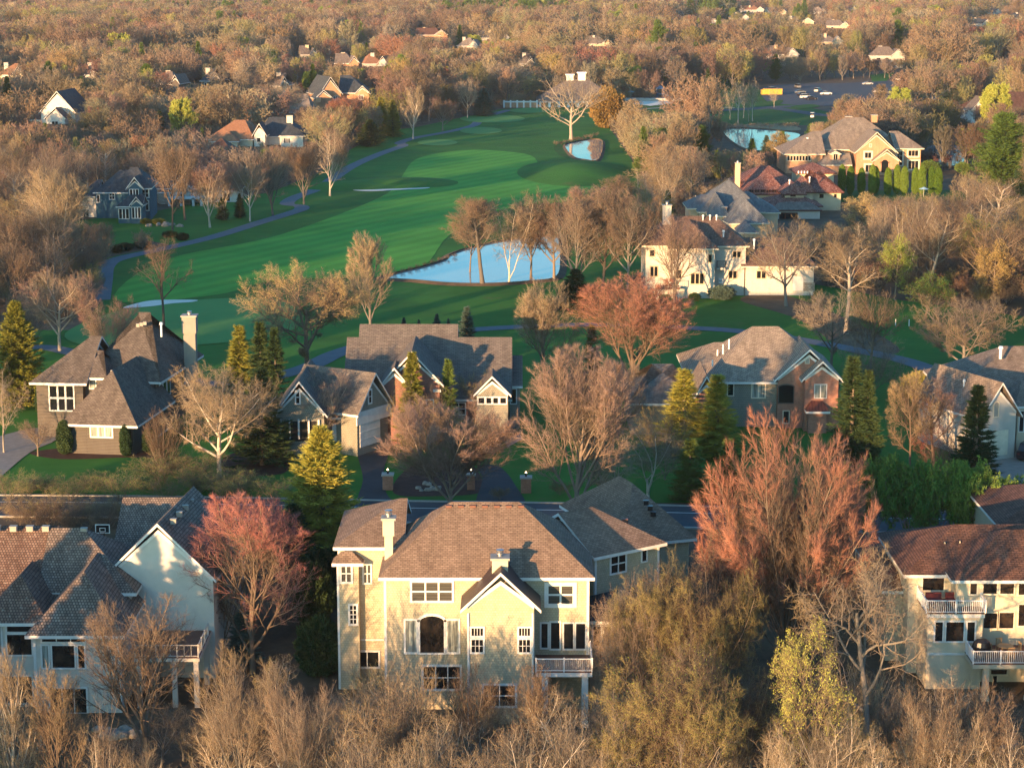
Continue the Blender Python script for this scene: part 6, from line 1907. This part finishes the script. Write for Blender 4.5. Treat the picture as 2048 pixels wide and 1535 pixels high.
for k, (x, yb, yt, w, lm) in enumerate([(1940, 560, 432, 95, 'leaf_spring'), (1790, 600, 470, 80, 'leaf_spring'), (1720, 470, 385, 90, 'twig_gold'), (1850, 640, 545, 110, 'leaf_green'), (1985, 610, 480, 90, 'twig_gold'), (90, 350, 262, 120, 'leaf_spring'), (300, 330, 268, 80, 'leaf_spring'), (40, 380, 300, 90, 'leaf_spring'), (1560, 330, 262, 60, 'twig_gold')]):
    T('oval', x, yb, yt, w, 'twig_olive', ['yellow green budding tree in the middle of the right hand wood', 'thin green budding tree beside the forked tree', 'golden budding tree below the arborvitae row', 'dark green undergrowth tree at the wood edge', 'golden budding tree near the edge of the right hand wood', 'green budding tree above the navy house', 'smaller green budding tree above the navy house', 'green budding tree at the left edge below the white gables', 'golden shrub tree by the pond of the mansion'][k], leaves=(12000, .13), leafmat=lm, seed=46, name='budding_tree', dense=.7)
# sources for the mass of the wood: real trees standing at its near edge, each one mesh
def lod_tree(habit, seed):
    tr, cr, D, wid, c = bare_tree_parts(habit, seed, .50, 4.6)
    return np_mesh('bare_tree', [(v, f, 0) for v, f in tr] + [(v, f, 1) for v, f, _ in cr], ['bark_grey', 'twig_wood'])
lods = []
far_i = NEAR
for k, (hb, sd) in enumerate([('oval', 201), ('spread', 202), ('vase', 203), ('spread', 204), ('oval', 205), ('bush', 206), ('upright', 207)]):
    me = lod_tree(hb, sd)
    X, Y, h = cand[far_i]; far_i += 1
    o = bpy.data.objects.new('bare_tree', me)
    COL.objects.link(o)
    o.location = (X, Y, 0); s = h / 10; o.scale = (s, s, s)
    tag(o, 'bare tree at the near edge of the far wood', 'tree', 'bare trees at the edge of the far wood')
    lods.append(o)

def mass(name, label, pts, srcs, seed):
    rng = np.random.default_rng(seed)
    me = bpy.data.meshes.new(name)
    me.vertices.add(len(pts))
    me.vertices.foreach_set('co', np.array([(p[0], p[1], 0) for p in pts], dtype=np.float32).reshape(-1))
    for an, ty, arr in (('turn', 'FLOAT_VECTOR', np.stack([np.zeros(len(pts)), np.zeros(len(pts)), rng.random(len(pts)) * 6.28], 1).reshape(-1)),
                        ('size', 'FLOAT_VECTOR', np.stack([pts[:, 2] / 10 * rng.uniform(.85, 1.25, len(pts)), pts[:, 2] / 10 * rng.uniform(.85, 1.25, len(pts)), pts[:, 2] / 10], 1).reshape(-1)),
                        ('which', 'INT', rng.integers(0, len(srcs), len(pts)))):
        at = me.attributes.new(an, ty, 'POINT')
        if ty == 'INT':
            at.data.foreach_set('value', arr.astype(np.int32))
        else:
            at.data.foreach_set('vector', arr.astype(np.float32))
    o = bpy.data.objects.new(name, me)
    COL.objects.link(o)
    ng = bpy.data.node_groups.new(name, 'GeometryNodeTree')
    ng.interface.new_socket('Geometry', in_out='INPUT', socket_type='NodeSocketGeometry')
    ng.interface.new_socket('Geometry', in_out='OUTPUT', socket_type='NodeSocketGeometry')
    gi, go = ng.nodes.new('NodeGroupInput'), ng.nodes.new('NodeGroupOutput')
    jn = ng.nodes.new('GeometryNodeJoinGeometry')
    for s in srcs:
        oi = ng.nodes.new('GeometryNodeObjectInfo')
        oi.transform_space = 'ORIGINAL'
        oi.inputs['Object'].default_value = s
        oi.inputs['As Instance'].default_value = True
        ng.links.new(oi.outputs['Geometry'], jn.inputs[0])
    ip = ng.nodes.new('GeometryNodeInstanceOnPoints')
    mp = ng.nodes.new('GeometryNodeMeshToPoints')
    ng.links.new(gi.outputs[0], mp.inputs[0])
    ng.links.new(mp.outputs[0], ip.inputs['Points'])
    ng.links.new(jn.outputs[0], ip.inputs['Instance'])
    ip.inputs['Pick Instance'].default_value = True
    for an, ty, sk in (('which', 'INT', 'Instance Index'), ('turn', 'FLOAT_VECTOR', 'Rotation'), ('size', 'FLOAT_VECTOR', 'Scale')):
        na = ng.nodes.new('GeometryNodeInputNamedAttribute')
        na.data_type = ty
        na.inputs['Name'].default_value = an
        ng.links.new(na.outputs['Attribute'], ip.inputs[sk])
    ng.links.new(ip.outputs[0], go.inputs[0])
    md = o.modifiers.new('instances', 'NODES')
    md.node_group = ng
    o['kind'] = 'stuff'
    o['label'] = label
    o['category'] = 'woodland'
    return o
rest = cand[far_i:]
# undergrowth of the nearer woods
ug = []
for _ in range(5200):
    Y = 300 + 560 * rw.random() ** 1.1
    ug.append((rw.uniform(-.27, .27) * Y, Y, rw.uniform(2.2, 5.0)))
ug = np.array(ug)
ud = ug[:, 1] * CT + HC * ST
ux = CX + FPX * ug[:, 0] / ud
uy = CY - FPX * (ug[:, 1] * ST - HC * CT) / ud
uh = ug[:, 2] * FPX / ud
uok = np.ones(len(ug), bool)
for poly in CLEAR:
    uok &= ~inside(ux, uy, poly)
for fy in (.5, 1.0):
    uok &= ~inside(ux, uy - fy * uh, GV)
for x0, y0, x1, y1, Yp, pr in PROT:
    uok &= ~((ug[:, 1] < Yp) & (ux + uh * .5 > x0) & (ux - uh * .5 < x1) & (uy > y0) & (uy - uh < y1))
for x0, x1, y0, y1 in HB:
    uok &= ~((ug[:, 0] > x0) & (ug[:, 0] < x1) & (ug[:, 1] > y0) & (ug[:, 1] < y1))
# evergreens and leafing crowns take a few places of the mass
sel = rw.random(len(rest))
band = (np.sin(rest[:, 0] * .012 + 1) * np.sin(rest[:, 1] * .006) > .55)
rd = rest[:, 1] * CT + HC * ST
rx = CX + FPX * rest[:, 0] / rd
ry = CY - FPX * (rest[:, 1] * ST - HC * CT) / rd
pines = (((rx > 880) & (rx < 1140)) | ((rx > 1370) & (rx < 1500))) & (ry > 28) & (ry < 66)
ever = (sel < .015) | ((sel < .12) & band) | ((sel < .6) & pines)
lime = ~ever & (sel > .972)
mass('woodland', 'bare brown woodland stretching to the horizon', rest[~ever & ~lime], lods, 3)
ub = lod_tree('bush', 211)
ubo = bpy.data.objects.new('shrub', ub); COL.objects.link(ubo)
gg = G(1700, 560); ubo.location = gg; ubo.scale = (.45, .45, .4)
tag(ubo, 'brown twiggy shrub under the tall forked tree', 'shrub')
mass('undergrowth', 'twiggy brown undergrowth of the nearer woods', ug[uok], [ubo], 7)
def single(src_proto, name, mats, label, x, yb, h):
    tr, cr = src_proto[0], src_proto[1]
    g = G(x, yb, 0)
    vs, off, fs, mi = [], 0, [], []
    me = bpy.data.meshes.new(name)
    import bmesh
    bm = bmesh.new(); bm.from_mesh(tr); n0 = len(bm.faces); bm.from_mesh(cr)
    bm.faces.ensure_lookup_table()
    for i, f in enumerate(bm.faces):
        f.material_index = 0 if i < n0 else 1
    bm.to_mesh(me); bm.free()
    for m in mats: me.materials.append(MATS[m])
    o = bpy.data.objects.new(name, me); COL.objects.link(o)
    o.location = g; o.scale = (h / 10,) * 3
    tag(o, label, 'tree')
    return o
es = [single(conifer_proto('spruce', 4), 'spruce', ['bark_brown', 'needle_green'], 'green spruce deep in the far left wood', 300, 120, 13), single(conifer_proto('pine', 5), 'pine_tree', ['bark_brown', 'needle_green'], 'broad pine below the horizon in the middle wood', 1130, 62, 14)]
mass('evergreen_wood', 'patches of evergreens in the far woodland', rest[ever], es, 4)
ls = [single(bare_proto('oval', 140, (22000, .22), .7), 'leafing_tree', ['bark_grey', 'leaf_spring'], 'lime green leafing tree in the far right wood', 1820, 100, 12)]
mass('leafing_wood', 'scattered lime green crowns in the far woodland', rest[lime] * np.array([1, 1, .9]), ls, 5)

# the wood goes on below the camera: its crowns throw the broken shade on the nearest walls
rs = np.random.default_rng(8)
nearp = np.array([(rs.uniform(-90, -36), rs.uniform(74, 102), rs.uniform(10, 13)) for _ in range(15)])
nearp = np.concatenate([nearp, np.array([(sg * rs.uniform(.325, .44) * y_, y_, rs.uniform(8, 12)) for sg in (1, 1, -1) for y_ in rs.uniform(128, 150, 14)])])
nw = mass('near_woodland', 'bare woodland below the camera on the near side of the houses', nearp, lods, 6)
nw.location.z = -3
ne = mass('shade_evergreens', 'unseen evergreens added to shade the white house', np.array([(-44, 119, 15), (-40.5, 121, 14), (-48, 117, 15), (-52, 122, 16), (-56, 113, 14)], float), es, 7)  # added out of view to throw shade on the gable and pavilion
ne.location.z = -3
# more of the wood beyond both sides of the yards
sd = np.array([(sg * rs.uniform(.30, .43) * y_, y_, rs.uniform(9, 13)) for sg in (1, 1, -1) for y_ in rs.uniform(205, 300, 26)])
mass('side_woodland', 'bare woodland on both sides of the front yards', sd, lods, 9)

# ================================================================ small things
def car(x, y, paint, rot, label, kind='sedan', Yz=None, group=None, glass='glass_dark'):
    g = G(x, y, 0) if Yz is None else Vector((W(x, y, Yz).x, Yz, 0))
    t = thing('parked_car', label, 'car', (g.x, g.y, .07), group)
    F = Fr((g.x, g.y, .07), rot)
    L, Wd, H_ = (4.7, 1.82, 1.45) if kind == 'sedan' else (4.8, 1.9, 1.72)
    h = H_
    if kind == 'sedan':
        prof = [(-2.33, .42, .72), (-2.25, .80, .86), (-1.75, .93, .9), (-1.0, 1.0, .9), (1.05, 1.02, .9), (1.7, .96, .88), (2.2, .74, .82), (2.35, .45, .7)]
        cab = [(-1.75, .93, .80), (-1.1, h, .62), (.25, h, .62), (1.15, 1.0, .80)]
    else:
        prof = [(-2.38, .45, .8), (-2.32, 1.02, .9), (-1.8, 1.08, .93), (-1.0, 1.08, .93), (1.0, 1.08, .93), (1.75, 1.02, .9), (2.25, .85, .84), (2.4, .5, .7)]
        cab = [(-2.2, 1.05, .84), (-1.85, h, .70), (.3, h, .70), (1.2, 1.06, .84)]
    mb = MB()
    n = len(prof)
    for x_, z, w_ in prof:
        mb.v += [F((x_, -w_, z)), F((x_, w_, z)), F((x_, w_ * 1.02, .42)), F((x_, w_ * .95, .22)), F((x_, -w_ * .95, .22)), F((x_, -w_ * 1.02, .42))]
    for i in range(n - 1):
        for j in range(6):
            a, b = i * 6 + j, i * 6 + (j + 1) % 6
            mb.f.append((a, b, b + 6, a + 6)); mb.m.append(0)
    mb.f.append(tuple(range(5, -1, -1))); mb.m.append(0)
    mb.f.append(tuple((n - 1) * 6 + j for j in range(6))); mb.m.append(0)
    # roof panel
    a, b = cab[1], cab[2]
    mb.box(a[0] - .05, b[0] + .05, -a[2] - .02, a[2] + .02, h, h + .045, 0, F)
    body = mb.build('body', paint, t)
    g_ = MB()
    (x0, z0, w0), (x1, z1, w1), (x2, z2, w2), (x3, z3, w3) = cab
    g_.poly([(x0, -w0, z0), (x0, w0, z0), (x1, w1, z1), (x1, -w1, z1)][::-1], 0, F)
    g_.poly([(x3, -w3, z3), (x3, w3, z3), (x2, w2, z2), (x2, -w2, z2)], 0, F)
    for s in (-1, 1):
        g_.poly([(x0, s * w0, z0), (x3, s * w3, z3), (x2, s * w2, z2), (x1, s * w1, z1)][::s], 0, F)
    g_.build('window', glass, t)
    for px in (-1.45, 1.42):
        for s in (-1, 1):
            w = MB(); w.bar((px, s * (Wd / 2 - .2), .34), (px, s * (Wd / 2 + .03), .34), .34, 14, 0, None, F)
            o = w.build('wheel', 'black_paint', t)
            r = MB(); r.bar((px, s * (Wd / 2 + .031), .34), (px, s * (Wd / 2 + .04), .34), .2, 10, 0, None, F)
            r.build('rim', 'metal_grey', o)
    for s in (-1, 1):
        l = MB(); l.box(2.26, 2.37, s * .62 - .17, s * .62 + .17, .6, .74, 0, F); l.build('headlight', 'metal_white', t)
        l = MB(); l.box(-2.38, -2.3, s * .66 - .14, s * .66 + .14, .66, .84, 0, F); l.build('tail_light', 'red_cloth', t)
    return t
m_flat('paint_white', (.72, .72, .70), .25)
m_flat('paint_black', (.02, .02, .025), .2)
m_flat('paint_grey', (.16, .17, .18), .25)
m_flat('paint_silver', (.42, .43, .44), .25)
m_flat('paint_blue', (.04, .10, .22), .25)
m_flat('paint_yellow', (.60, .36, .05), .5)
m_flat('paint_pale', (.32, .52, .62), .2)
CARS = [(1595, 176, 'paint_grey', 100, 'dark grey car parked under trees at the back of the car park', 'suv'), (1600, 187, 'paint_grey', 12, 'grey sedan, rearmost of the row in the car park', 'sedan'), (1606, 192, 'paint_black', 12, 'dark sedan second in the car park row', 'sedan'),
        (1612, 197, 'paint_white', 12, 'white car in the car park row', 'suv'), (1622, 200, 'paint_black', 8, 'black sedan nearest in the car park row', 'sedan'), (1636, 184, 'paint_silver', 60, 'silver car behind the big tree trunks', 'suv'), (1652, 190, 'paint_white', 10, 'white car right of the big tree trunks', 'sedan'),
        (1797, 162, 'paint_white', 70, 'white and blue car facing the camera on the far lane', 'suv'), (1758, 186, 'paint_white', 5, 'white sedan behind thin trees', 'sedan'), (1830, 170, 'paint_silver', 170, 'silver car right of the white and blue one', 'suv'), (1826, 183, 'paint_white', 175, 'white car before the silver one', 'suv'),
        (1735, 170, 'paint_silver', 10, 'silver car half hidden on the far lane', 'sedan'), (1878, 172, 'paint_silver', 0, 'silver car beside the bone white tree', 'sedan'), (1546, 182, 'paint_silver', 40, 'pale car behind the yellow container', 'suv'), (1780, 188, 'paint_grey', 5, 'grey car beside the white sedan', 'sedan')]
for x, y, pt, r, lb, kd in CARS:
    car(x, y, pt, r, lb, kd)
car(1990, 985, 'paint_pale', 14, 'pale blue car on the paved drive behind green leafing trees', 'sedan')
car(2062, 915, 'paint_black', 60, 'black car cut by the edge beside the arched garage', 'suv')

def at(x, y, h=0.0):
    g = G(x, y, h); return g
# yellow container by the car park entrance
g = at(1543, 190)
t = thing('skip_container', 'yellow ribbed container at the car park entrance', 'container', g)
F = Fr(g, 4)
mb = MB(); mb.box(-3.3, 4.2, -1.3, 1.3, .25, 2.6, 0, F); mb.box(-4.2, -3.3, -1.3, 1.3, .25, 2.2, 0, F)
for i in range(9): mb.box(-4.15 + i * 1.0, -3.95 + i * 1.0, -1.4, -1.29, .3, 2.3, 0, F)
mb.build('body', 'paint_yellow', t)
mb = MB(); mb.box(-3.3, 4.3, -1.42, -1.31, 2.5, 2.7, 0, F); mb.box(-4.3, 4.3, -1.42, -1.31, .15, .3, 0, F); mb.build('rail', 'trim_dark', t)
for u in (-3.4, 3.4):
    mb = MB(); mb.bar((u, -1.2, .15), (u, 1.2, .15), .15, 8, 0, None, F); mb.build('roller', 'black_paint', t)
# golf cart
g = at(1625, 236)
t = thing('golf_cart', 'small white golf cart with a roof on the club road', 'golf cart', g)
F = Fr(g, 75)
mb = MB(); mb.box(-1.2, 1.2, -.6, .6, .3, .62, 0, F); mb.box(.7, 1.25, -.58, .58, .62, .95, 0, F); mb.box(-1.2, -.75, -.58, .58, .62, .9, 0, F); mb.build('body', 'paint_white', t)
mb = MB(); mb.box(-.7, -.1, -.55, .55, .621, .8, 0, F); mb.box(-.78, -.68, -.55, .55, .8, 1.3, 0, F); mb.build('seat', 'trim_dark', t)
mb = MB(); mb.box(-1.05, .85, -.65, .65, 1.85, 1.93, 0, F); mb.build('canopy', 'paint_white', t)
for u in (-.95, .75):
    for s in (-.58, .58):
        mb = MB(); mb.bar((u, s, .6), (u, s, 1.86), .025, 6, 0, None, F); mb.build('canopy_post', 'black_paint', t)
for u in (-.8, .85):
    for s in (-.5, .5):
        mb = MB(); mb.bar((u, s, .23), (u, s * 1.3, .23), .23, 10, 0, None, F); mb.build('wheel', 'black_paint', t)
# playground slide
g = at(1320, 198)
t = thing('playground_slide', 'blue playground tower with slide beside the pool terrace', 'slide', g)
F = Fr(g, 10)
for u in (-1.2, 1.2):
    for s in (-1.2, 1.2):
        mb = MB(); mb.bar((u, s, 0), (u, s, 4.2), .12, 8, 0, None, F); mb.build('post', 'paint_blue', t)
mb = MB(); mb.box(-1.3, 1.3, -1.3, 1.3, 1.9, 2.1, 0, F); mb.build('platform', 'paint_blue', t)
mb = MB(); mb.poly([(-1.6, -1.6, 4.0), (1.6, -1.6, 4.0), (0, 0, 5.4)], 0, F); mb.poly([(1.6, -1.6, 4.0), (1.6, 1.6, 4.0), (0, 0, 5.4)], 0, F); mb.poly([(1.6, 1.6, 4.0), (-1.6, 1.6, 4.0), (0, 0, 5.4)], 0, F); mb.poly([(-1.6, 1.6, 4.0), (-1.6, -1.6, 4.0), (0, 0, 5.4)], 0, F); mb.build('roof', 'paint_blue', t)
mb = MB()
mb.poly([(1.2, -.5, 2.1), (1.2, .5, 2.1), (4.6, .5, .3), (4.6, -.5, .3)][::-1], 0, F)
for s in (-.5, .5): mb.poly([(1.2, s, 2.1), (4.6, s, .3), (4.6, s, .65), (1.2, s, 2.5)], 0, F)
mb.build('slide', 'paint_blue', t)
g = at(1290, 200)
t = thing('pool_terrace', 'pale blue pool with white terrace and low wall behind the juniper', 'swimming pool', g)
F = Fr(g, 0)
mb = MB(); mb.box(-16, 14, -7, 9, .06, .30, 0, F); mb.build('terrace', 'trim_white', t)
mb = MB(); mb.box(-9, 8, -3, 5, .301, .33, 0, F); mb.build('pool', 'paint_pale', t)
mb = MB(); mb.box(-16, 14, -7.3, -7.01, .1, 1.1, 0, F); mb.build('wall', 'concrete', t)
for k, (x, y, w) in enumerate([(1262, 196, 3), (1300, 192, 4)]):
    g = at(x, y)
    t = thing('parasol', ['pale parasol at the near end of the pool terrace', 'pale parasol between the pool and the blue slide'][k], 'parasol', g)
    mb = MB(); mb.bar((g.x, g.y, .3), (g.x, g.y, 2.8), .06, 6); mb.build('pole', 'metal_grey', t)
    mb = MB()
    for i in range(8):
        a0, a1 = i * math.pi / 4, (i + 1) * math.pi / 4
        mb.poly([(g.x + 1.7 * math.cos(a0), g.y + 1.7 * math.sin(a0), 2.3), (g.x + 1.7 * math.cos(a1), g.y + 1.7 * math.sin(a1), 2.3), (g.x, g.y, 2.9)])
    mb.build('canopy', 'paint_pale', t)
# drive pillars with lit lamps
for k, (x, y, lb) in enumerate([(776, 978, 'brick pillar with a lit lamp at the left drive'), (1052, 984, 'brick pillar with a lit lamp right of the second drive'), (942, 978, 'small brick pillar with a lit lamp between the drives')]):
    g = at(x, y)
    t = thing('drive_pillar', lb, 'pillar', g)
    s = .5 if k < 2 else .38
    mb = MB(); mb.box(g.x - s, g.x + s, g.y - s, g.y + s, 0, 1.45); mb.build('shaft', 'brick_red', t)
    mb = MB(); mb.box(g.x - s - .1, g.x + s + .1, g.y - s - .1, g.y + s + .1, 1.451, 1.6); mb.build('cap', 'concrete', t)
    mb = MB()
    mb.bar((g.x, g.y, 1.6), (g.x, g.y, 1.95), .1, 8, 0); mb.build('lantern', 'black_paint', t)
    if 'lamp_glow' not in MATS: m_glow('lamp_glow', (1, .72, .42), 3)
    mb = MB(); mb.bar((g.x, g.y, 1.951), (g.x, g.y, 2.1), .11, 8, 0, .03); mb.build('bulb', 'lamp_glow', t)
# basketball hoop
Yh = 168; b = W(205, 1056, Yh); c = W(190, 1048, Yh); e = W(220, 1066, Yh)
t = thing('basketball_hoop', 'basketball hoop with a clear backboard beside the street behind the shake roofs', 'basketball hoop', (b.x, Yh, terrain(Yh)))
mb = MB(); mb.box(c.x, e.x, Yh, Yh + .05, e.z, c.z); mb.build('backboard', 'glass_dark', t)
mb = MB()
for (x0, x1, z0, z1) in ((c.x, e.x, c.z - .07, c.z), (c.x, e.x, e.z, e.z + .07), (c.x, c.x + .07, e.z + .07, c.z - .07), (e.x - .07, e.x, e.z + .07, c.z - .07), (b.x - .25, b.x + .25, b.z, b.z + .05), (b.x - .25, b.x - .2, b.z - .3, b.z), (b.x + .2, b.x + .25, b.z - .3, b.z), (b.x - .2, b.x + .2, b.z - .3, b.z - .25)):
    mb.box(x0, x1, Yh - .02, Yh - .001, z0, z1)
mb.build('backboard_marking', 'trim_white', t)
mb = MB(); mb.bar((b.x, Yh + .6, terrain(Yh)), (b.x, Yh + .6, b.z - .3), .07, 8); mb.bar((b.x, Yh + .6, b.z - .35), (b.x, Yh + .05, b.z - .1), .05, 6); mb.build('pole', 'black_paint', t)
mb = MB()
for i in range(12):
    a0, a1 = i * math.pi / 6, (i + 1) * math.pi / 6
    mb.bar((b.x + .23 * math.cos(a0), Yh - .28 + .23 * math.sin(a0), e.z + .12), (b.x + .23 * math.cos(a1), Yh - .28 + .23 * math.sin(a1), e.z + .12), .02, 5)
mb.build('rim', 'red_cloth', t)
# deck furniture on the balcony house
da, db, dz = DK
def chair(x, y, z, rot, mat, label, name='patio_chair', group=None):
    t = thing(name, label, 'chair', (x, y, z), group)
    F = Fr((x, y, z), rot)
    for u in (-.22, .22):
        for v in (-.22, .22):
            mb = MB(); mb.box(u - .025, u + .025, v - .025, v + .025, 0, .42 if v < 0 else .95, 0, F); mb.build('leg', mat, t)
    mb = MB(); mb.box(-.26, .26, -.26, .26, .421, .46, 0, F); mb.build('seat', mat, t)
    mb = MB()
    for i in range(5): mb.box(-.19 + i * .085, -.14 + i * .085, .2, .23, .5, .92, 0, F)
    mb.box(-.26, .26, .19, .25, .92, .98, 0, F)
    mb.build('backrest', mat, t)
    return t
cx_, cy_ = W(2010, 1300, 147.6).x, 147.6
t = thing('patio_table', 'round wooden table on the raised deck of the balcony house', 'table', (cx_, cy_, dz))
mb = MB(); mb.bar((cx_, cy_, dz + .70), (cx_, cy_, dz + .75), .6, 18); mb.build('table_top', 'wood_teak', t)
for i in range(4):
    a0 = i * math.pi / 2 + .7
    mb = MB(); mb.bar((cx_ + .35 * math.cos(a0), cy_ + .35 * math.sin(a0), dz), (cx_ + .3 * math.cos(a0), cy_ + .3 * math.sin(a0), dz + .7), .035, 6); mb.build('leg', 'wood_teak', t)
for i, a0 in enumerate((10, 100, 190, 280)):
    r = math.radians(a0)
    chair(cx_ + .95 * math.cos(r), cy_ + .95 * math.sin(r), dz, a0 - 90, 'wood_teak', ['wooden chair right of the deck table', 'wooden chair behind the deck table', 'wooden chair left of the deck table', 'wooden chair in front of the deck table'][i])
g = W(1947, 1300, 147.0); gx = da.x + .9
t = thing('grill', 'domed barbecue under a black cover at the corner of the raised deck', 'grill', (gx, 147.0, dz))
mb = MB()
R = [(.62, 0), (.60, .5), (.66, .9), (.55, 1.25), (.32, 1.45), (.02, 1.5)]
for j in range(len(R) - 1):
    for i in range(14):
        a0, a1 = i * math.pi / 7, (i + 1) * math.pi / 7
        p = lambda r, a, z: (gx + r[0] * math.cos(a) * 1.1, 147.0 + r[0] * math.sin(a) * .8, dz + r[1])
        mb.poly([p(R[j], a0, 0), p(R[j], a1, 0), p(R[j + 1], a1, 0), p(R[j + 1], a0, 0)])
mb.build('cover', 'black_paint', t)
mb = MB(); mb.box(gx - .9, gx - .66, 146.8, 147.2, dz + .75, dz + .8); mb.build('shelf', 'metal_grey', t)
za, zb = BALC
for i in range(2):
    x = za.x + 1.0 + i * 1.5
    t = thing('lounge_chair', ['red cushioned lounge chair at the left of the upper balcony', 'red cushioned lounge chair in the middle of the upper balcony'][i], 'chair', (x, 150.4, za.z))
    mb = MB(); mb.box(x - .6, x + .6, 150.0, 150.7, za.z + .3, za.z + .45); mb.box(x - .6, x + .6, 150.7, 150.85, za.z + .3, za.z + .85); mb.build('cushion', 'red_cloth', t)
    mb = MB()
    for u in (-.55, .55):
        for v in (150.05, 150.75): mb.box(x + u - .03, x + u + .03, v - .03, v + .03, za.z, za.z + .3)
    mb.box(x - .62, x + .62, 149.98, 150.88, za.z + .26, za.z + .299); mb.build('frame', 'trim_dark', t)
# white deck furniture
wx0, wx1, wz = WHITE_DECK
for i in range(2):
    chair(wx0 + 1.2 + i * 1.4, 147.5, wz, 200 + i * 30, 'trim_dark', ['dark chair nearest the windows on the white deck', 'dark chair near the outer corner of the white deck'][i])
# meter boxes and cooling units by the white painted house
for k, (x, y, lb) in enumerate([(1496, 585, 'grey cooling unit left at the white painted wall'), (1514, 584, 'grey cooling unit right at the white painted wall')]):
    g = at(x, y)
    t = thing('cooling_unit', lb, 'cooling unit', g)
    mb = MB(); mb.box(g.x - .45, g.x + .45, g.y - .45, g.y + .45, 0, .95); mb.build('body', 'metal_grey', t)
    mb = MB(); mb.bar((g.x, g.y, .951), (g.x, g.y, .99), .36, 12); mb.build('fan_grille', 'black_paint', t)
g = W(1442, 562, 320.5)
t = thing('meter_box', 'white meter box with two round dials on the white painted wall', 'meter box', (g.x, 320.7, g.z))
mb = MB(); mb.box(g.x - .35, g.x + .35, 320.6, 320.9, g.z - .4, g.z + .4); mb.build('body', 'metal_white', t)
for u in (-.15, .15):
    mb = MB(); mb.bar((g.x + u, 320.56, g.z), (g.x + u, 320.6, g.z), .09, 8); mb.build('dial', 'black_paint', t)
# marker posts
for k, (x, y, lb) in enumerate([(1391, 400, 'white marker post in the lawn left of the slate roofed house'), (1428, 398, 'white marker post at the foot of the lawn tree'), (1818, 652, 'white marker post in the rough before the right wood'), (1791, 651, 'thin white post in the dark right wood edge')]):
    g = at(x, y); mb = MB(); mb.bar((g.x, g.y, 0), (g.x, g.y, .9), .07, 8); mb.bar((g.x, g.y, .9), (g.x, g.y, .97), .07, 8, 0, .02)
    o = mb.build('marker_post', 'metal_white'); tag(o, lb, 'post')
# small roofed feeder behind the arborvitae row
g = at(1847, 394)
t = thing('garden_parasol', 'pale blue garden parasol in front of the arborvitae row', 'parasol', g)
mb = MB(); mb.bar((g.x, g.y, 0), (g.x, g.y, 2.2), .05, 6); mb.build('pole', 'metal_grey', t)
mb = MB()
for i in range(8):
    a0, a1 = i * math.pi / 4, (i + 1) * math.pi / 4
    mb.poly([(g.x + 1.2 * math.cos(a0), g.y + 1.2 * math.sin(a0), 1.8), (g.x + 1.2 * math.cos(a1), g.y + 1.2 * math.sin(a1), 1.8), (g.x, g.y, 2.3)])
mb.build('canopy', 'paint_pale', t)
# boulders
def boulder(x, y, s, seed):
    rng = np.random.default_rng(seed)
    g = G(x, y)
    import bmesh
    bm = bmesh.new(); bmesh.ops.create_icosphere(bm, subdivisions=2, radius=1)
    for v in bm.verts:
        n = v.co.copy()
        f = 1 + .16 * math.sin(n.x * 3.1 + seed) + .14 * math.sin(n.y * 4.2 + seed * 2) + rng.normal() * .035
        v.co = Vector((n.x * s * f, n.y * s * .8 * f, n.z * s * .62 * f))
    me = bpy.data.meshes.new('boulder'); bm.to_mesh(me); bm.free()
    me.materials.append(MATS['boulder'])
    return me, g
ROCKS = []
rb = random.Random(4)
for i in range(16): ROCKS.append((195 + i * 6.2 + rb.uniform(-2, 2), 1468 + rb.uniform(-9, 9) + i * .2, rb.uniform(.32, .62), 'grey boulder in the low wall below the white house', 'boulders below the white house'))
for i in range(26): ROCKS.append((1650 + i * 15 + rb.uniform(-6, 6), 1500 + rb.uniform(-12, 10), rb.uniform(.3, .65), 'tan boulder in the low wall below the balcony house', 'boulders below the balcony house'))
for i in range(14): ROCKS.append((285 + i * 6 + rb.uniform(-5, 5), 446 + rb.uniform(-6, 8), rb.uniform(.4, .9), 'garden boulder between the navy and stone houses', 'boulders in the navy house garden'))
for i in range(14): ROCKS.append((835 + i * 3.5 + rb.uniform(-3, 3), 975 + rb.uniform(-8, 8), rb.uniform(.2, .45), 'pale boulder in the mulch bed between the drives', 'boulders between the drives'))
protoR = [boulder(0, 1000, 1, s)[0] for s in (1, 2, 3, 4)]
for i, (x, y, s, lb, gp) in enumerate(ROCKS):
    o = bpy.data.objects.new('boulder', protoR[i % 4]); COL.objects.link(o)
    g = G(x, y); o.location = (g.x, g.y, g.z + s * .2); o.scale = (s, s, s); o.rotation_euler = (0, 0, i * 1.3)
    tag(o, lb, 'boulder', gp)

# ================================================================ the evening haze
mb = MB(); mb.box(-2650, 2650, -120, 6450, -7, 60)
hz = mb.build('haze', [], uv=False)
hm = bpy.data.materials.new('haze'); hm.use_nodes = True
ht = hm.node_tree; ht.nodes.clear()
ho = ht.nodes.new('ShaderNodeOutputMaterial'); pv = ht.nodes.new('ShaderNodeVolumePrincipled')
pv.inputs['Color'].default_value = (.85, .88, .92, 1); pv.inputs['Density'].default_value = .00006; pv.inputs['Anisotropy'].default_value = .2
ht.links.new(pv.outputs[0], ho.inputs['Volume'])
hz.data.materials.append(hm)
setting(hz, 'stuff')
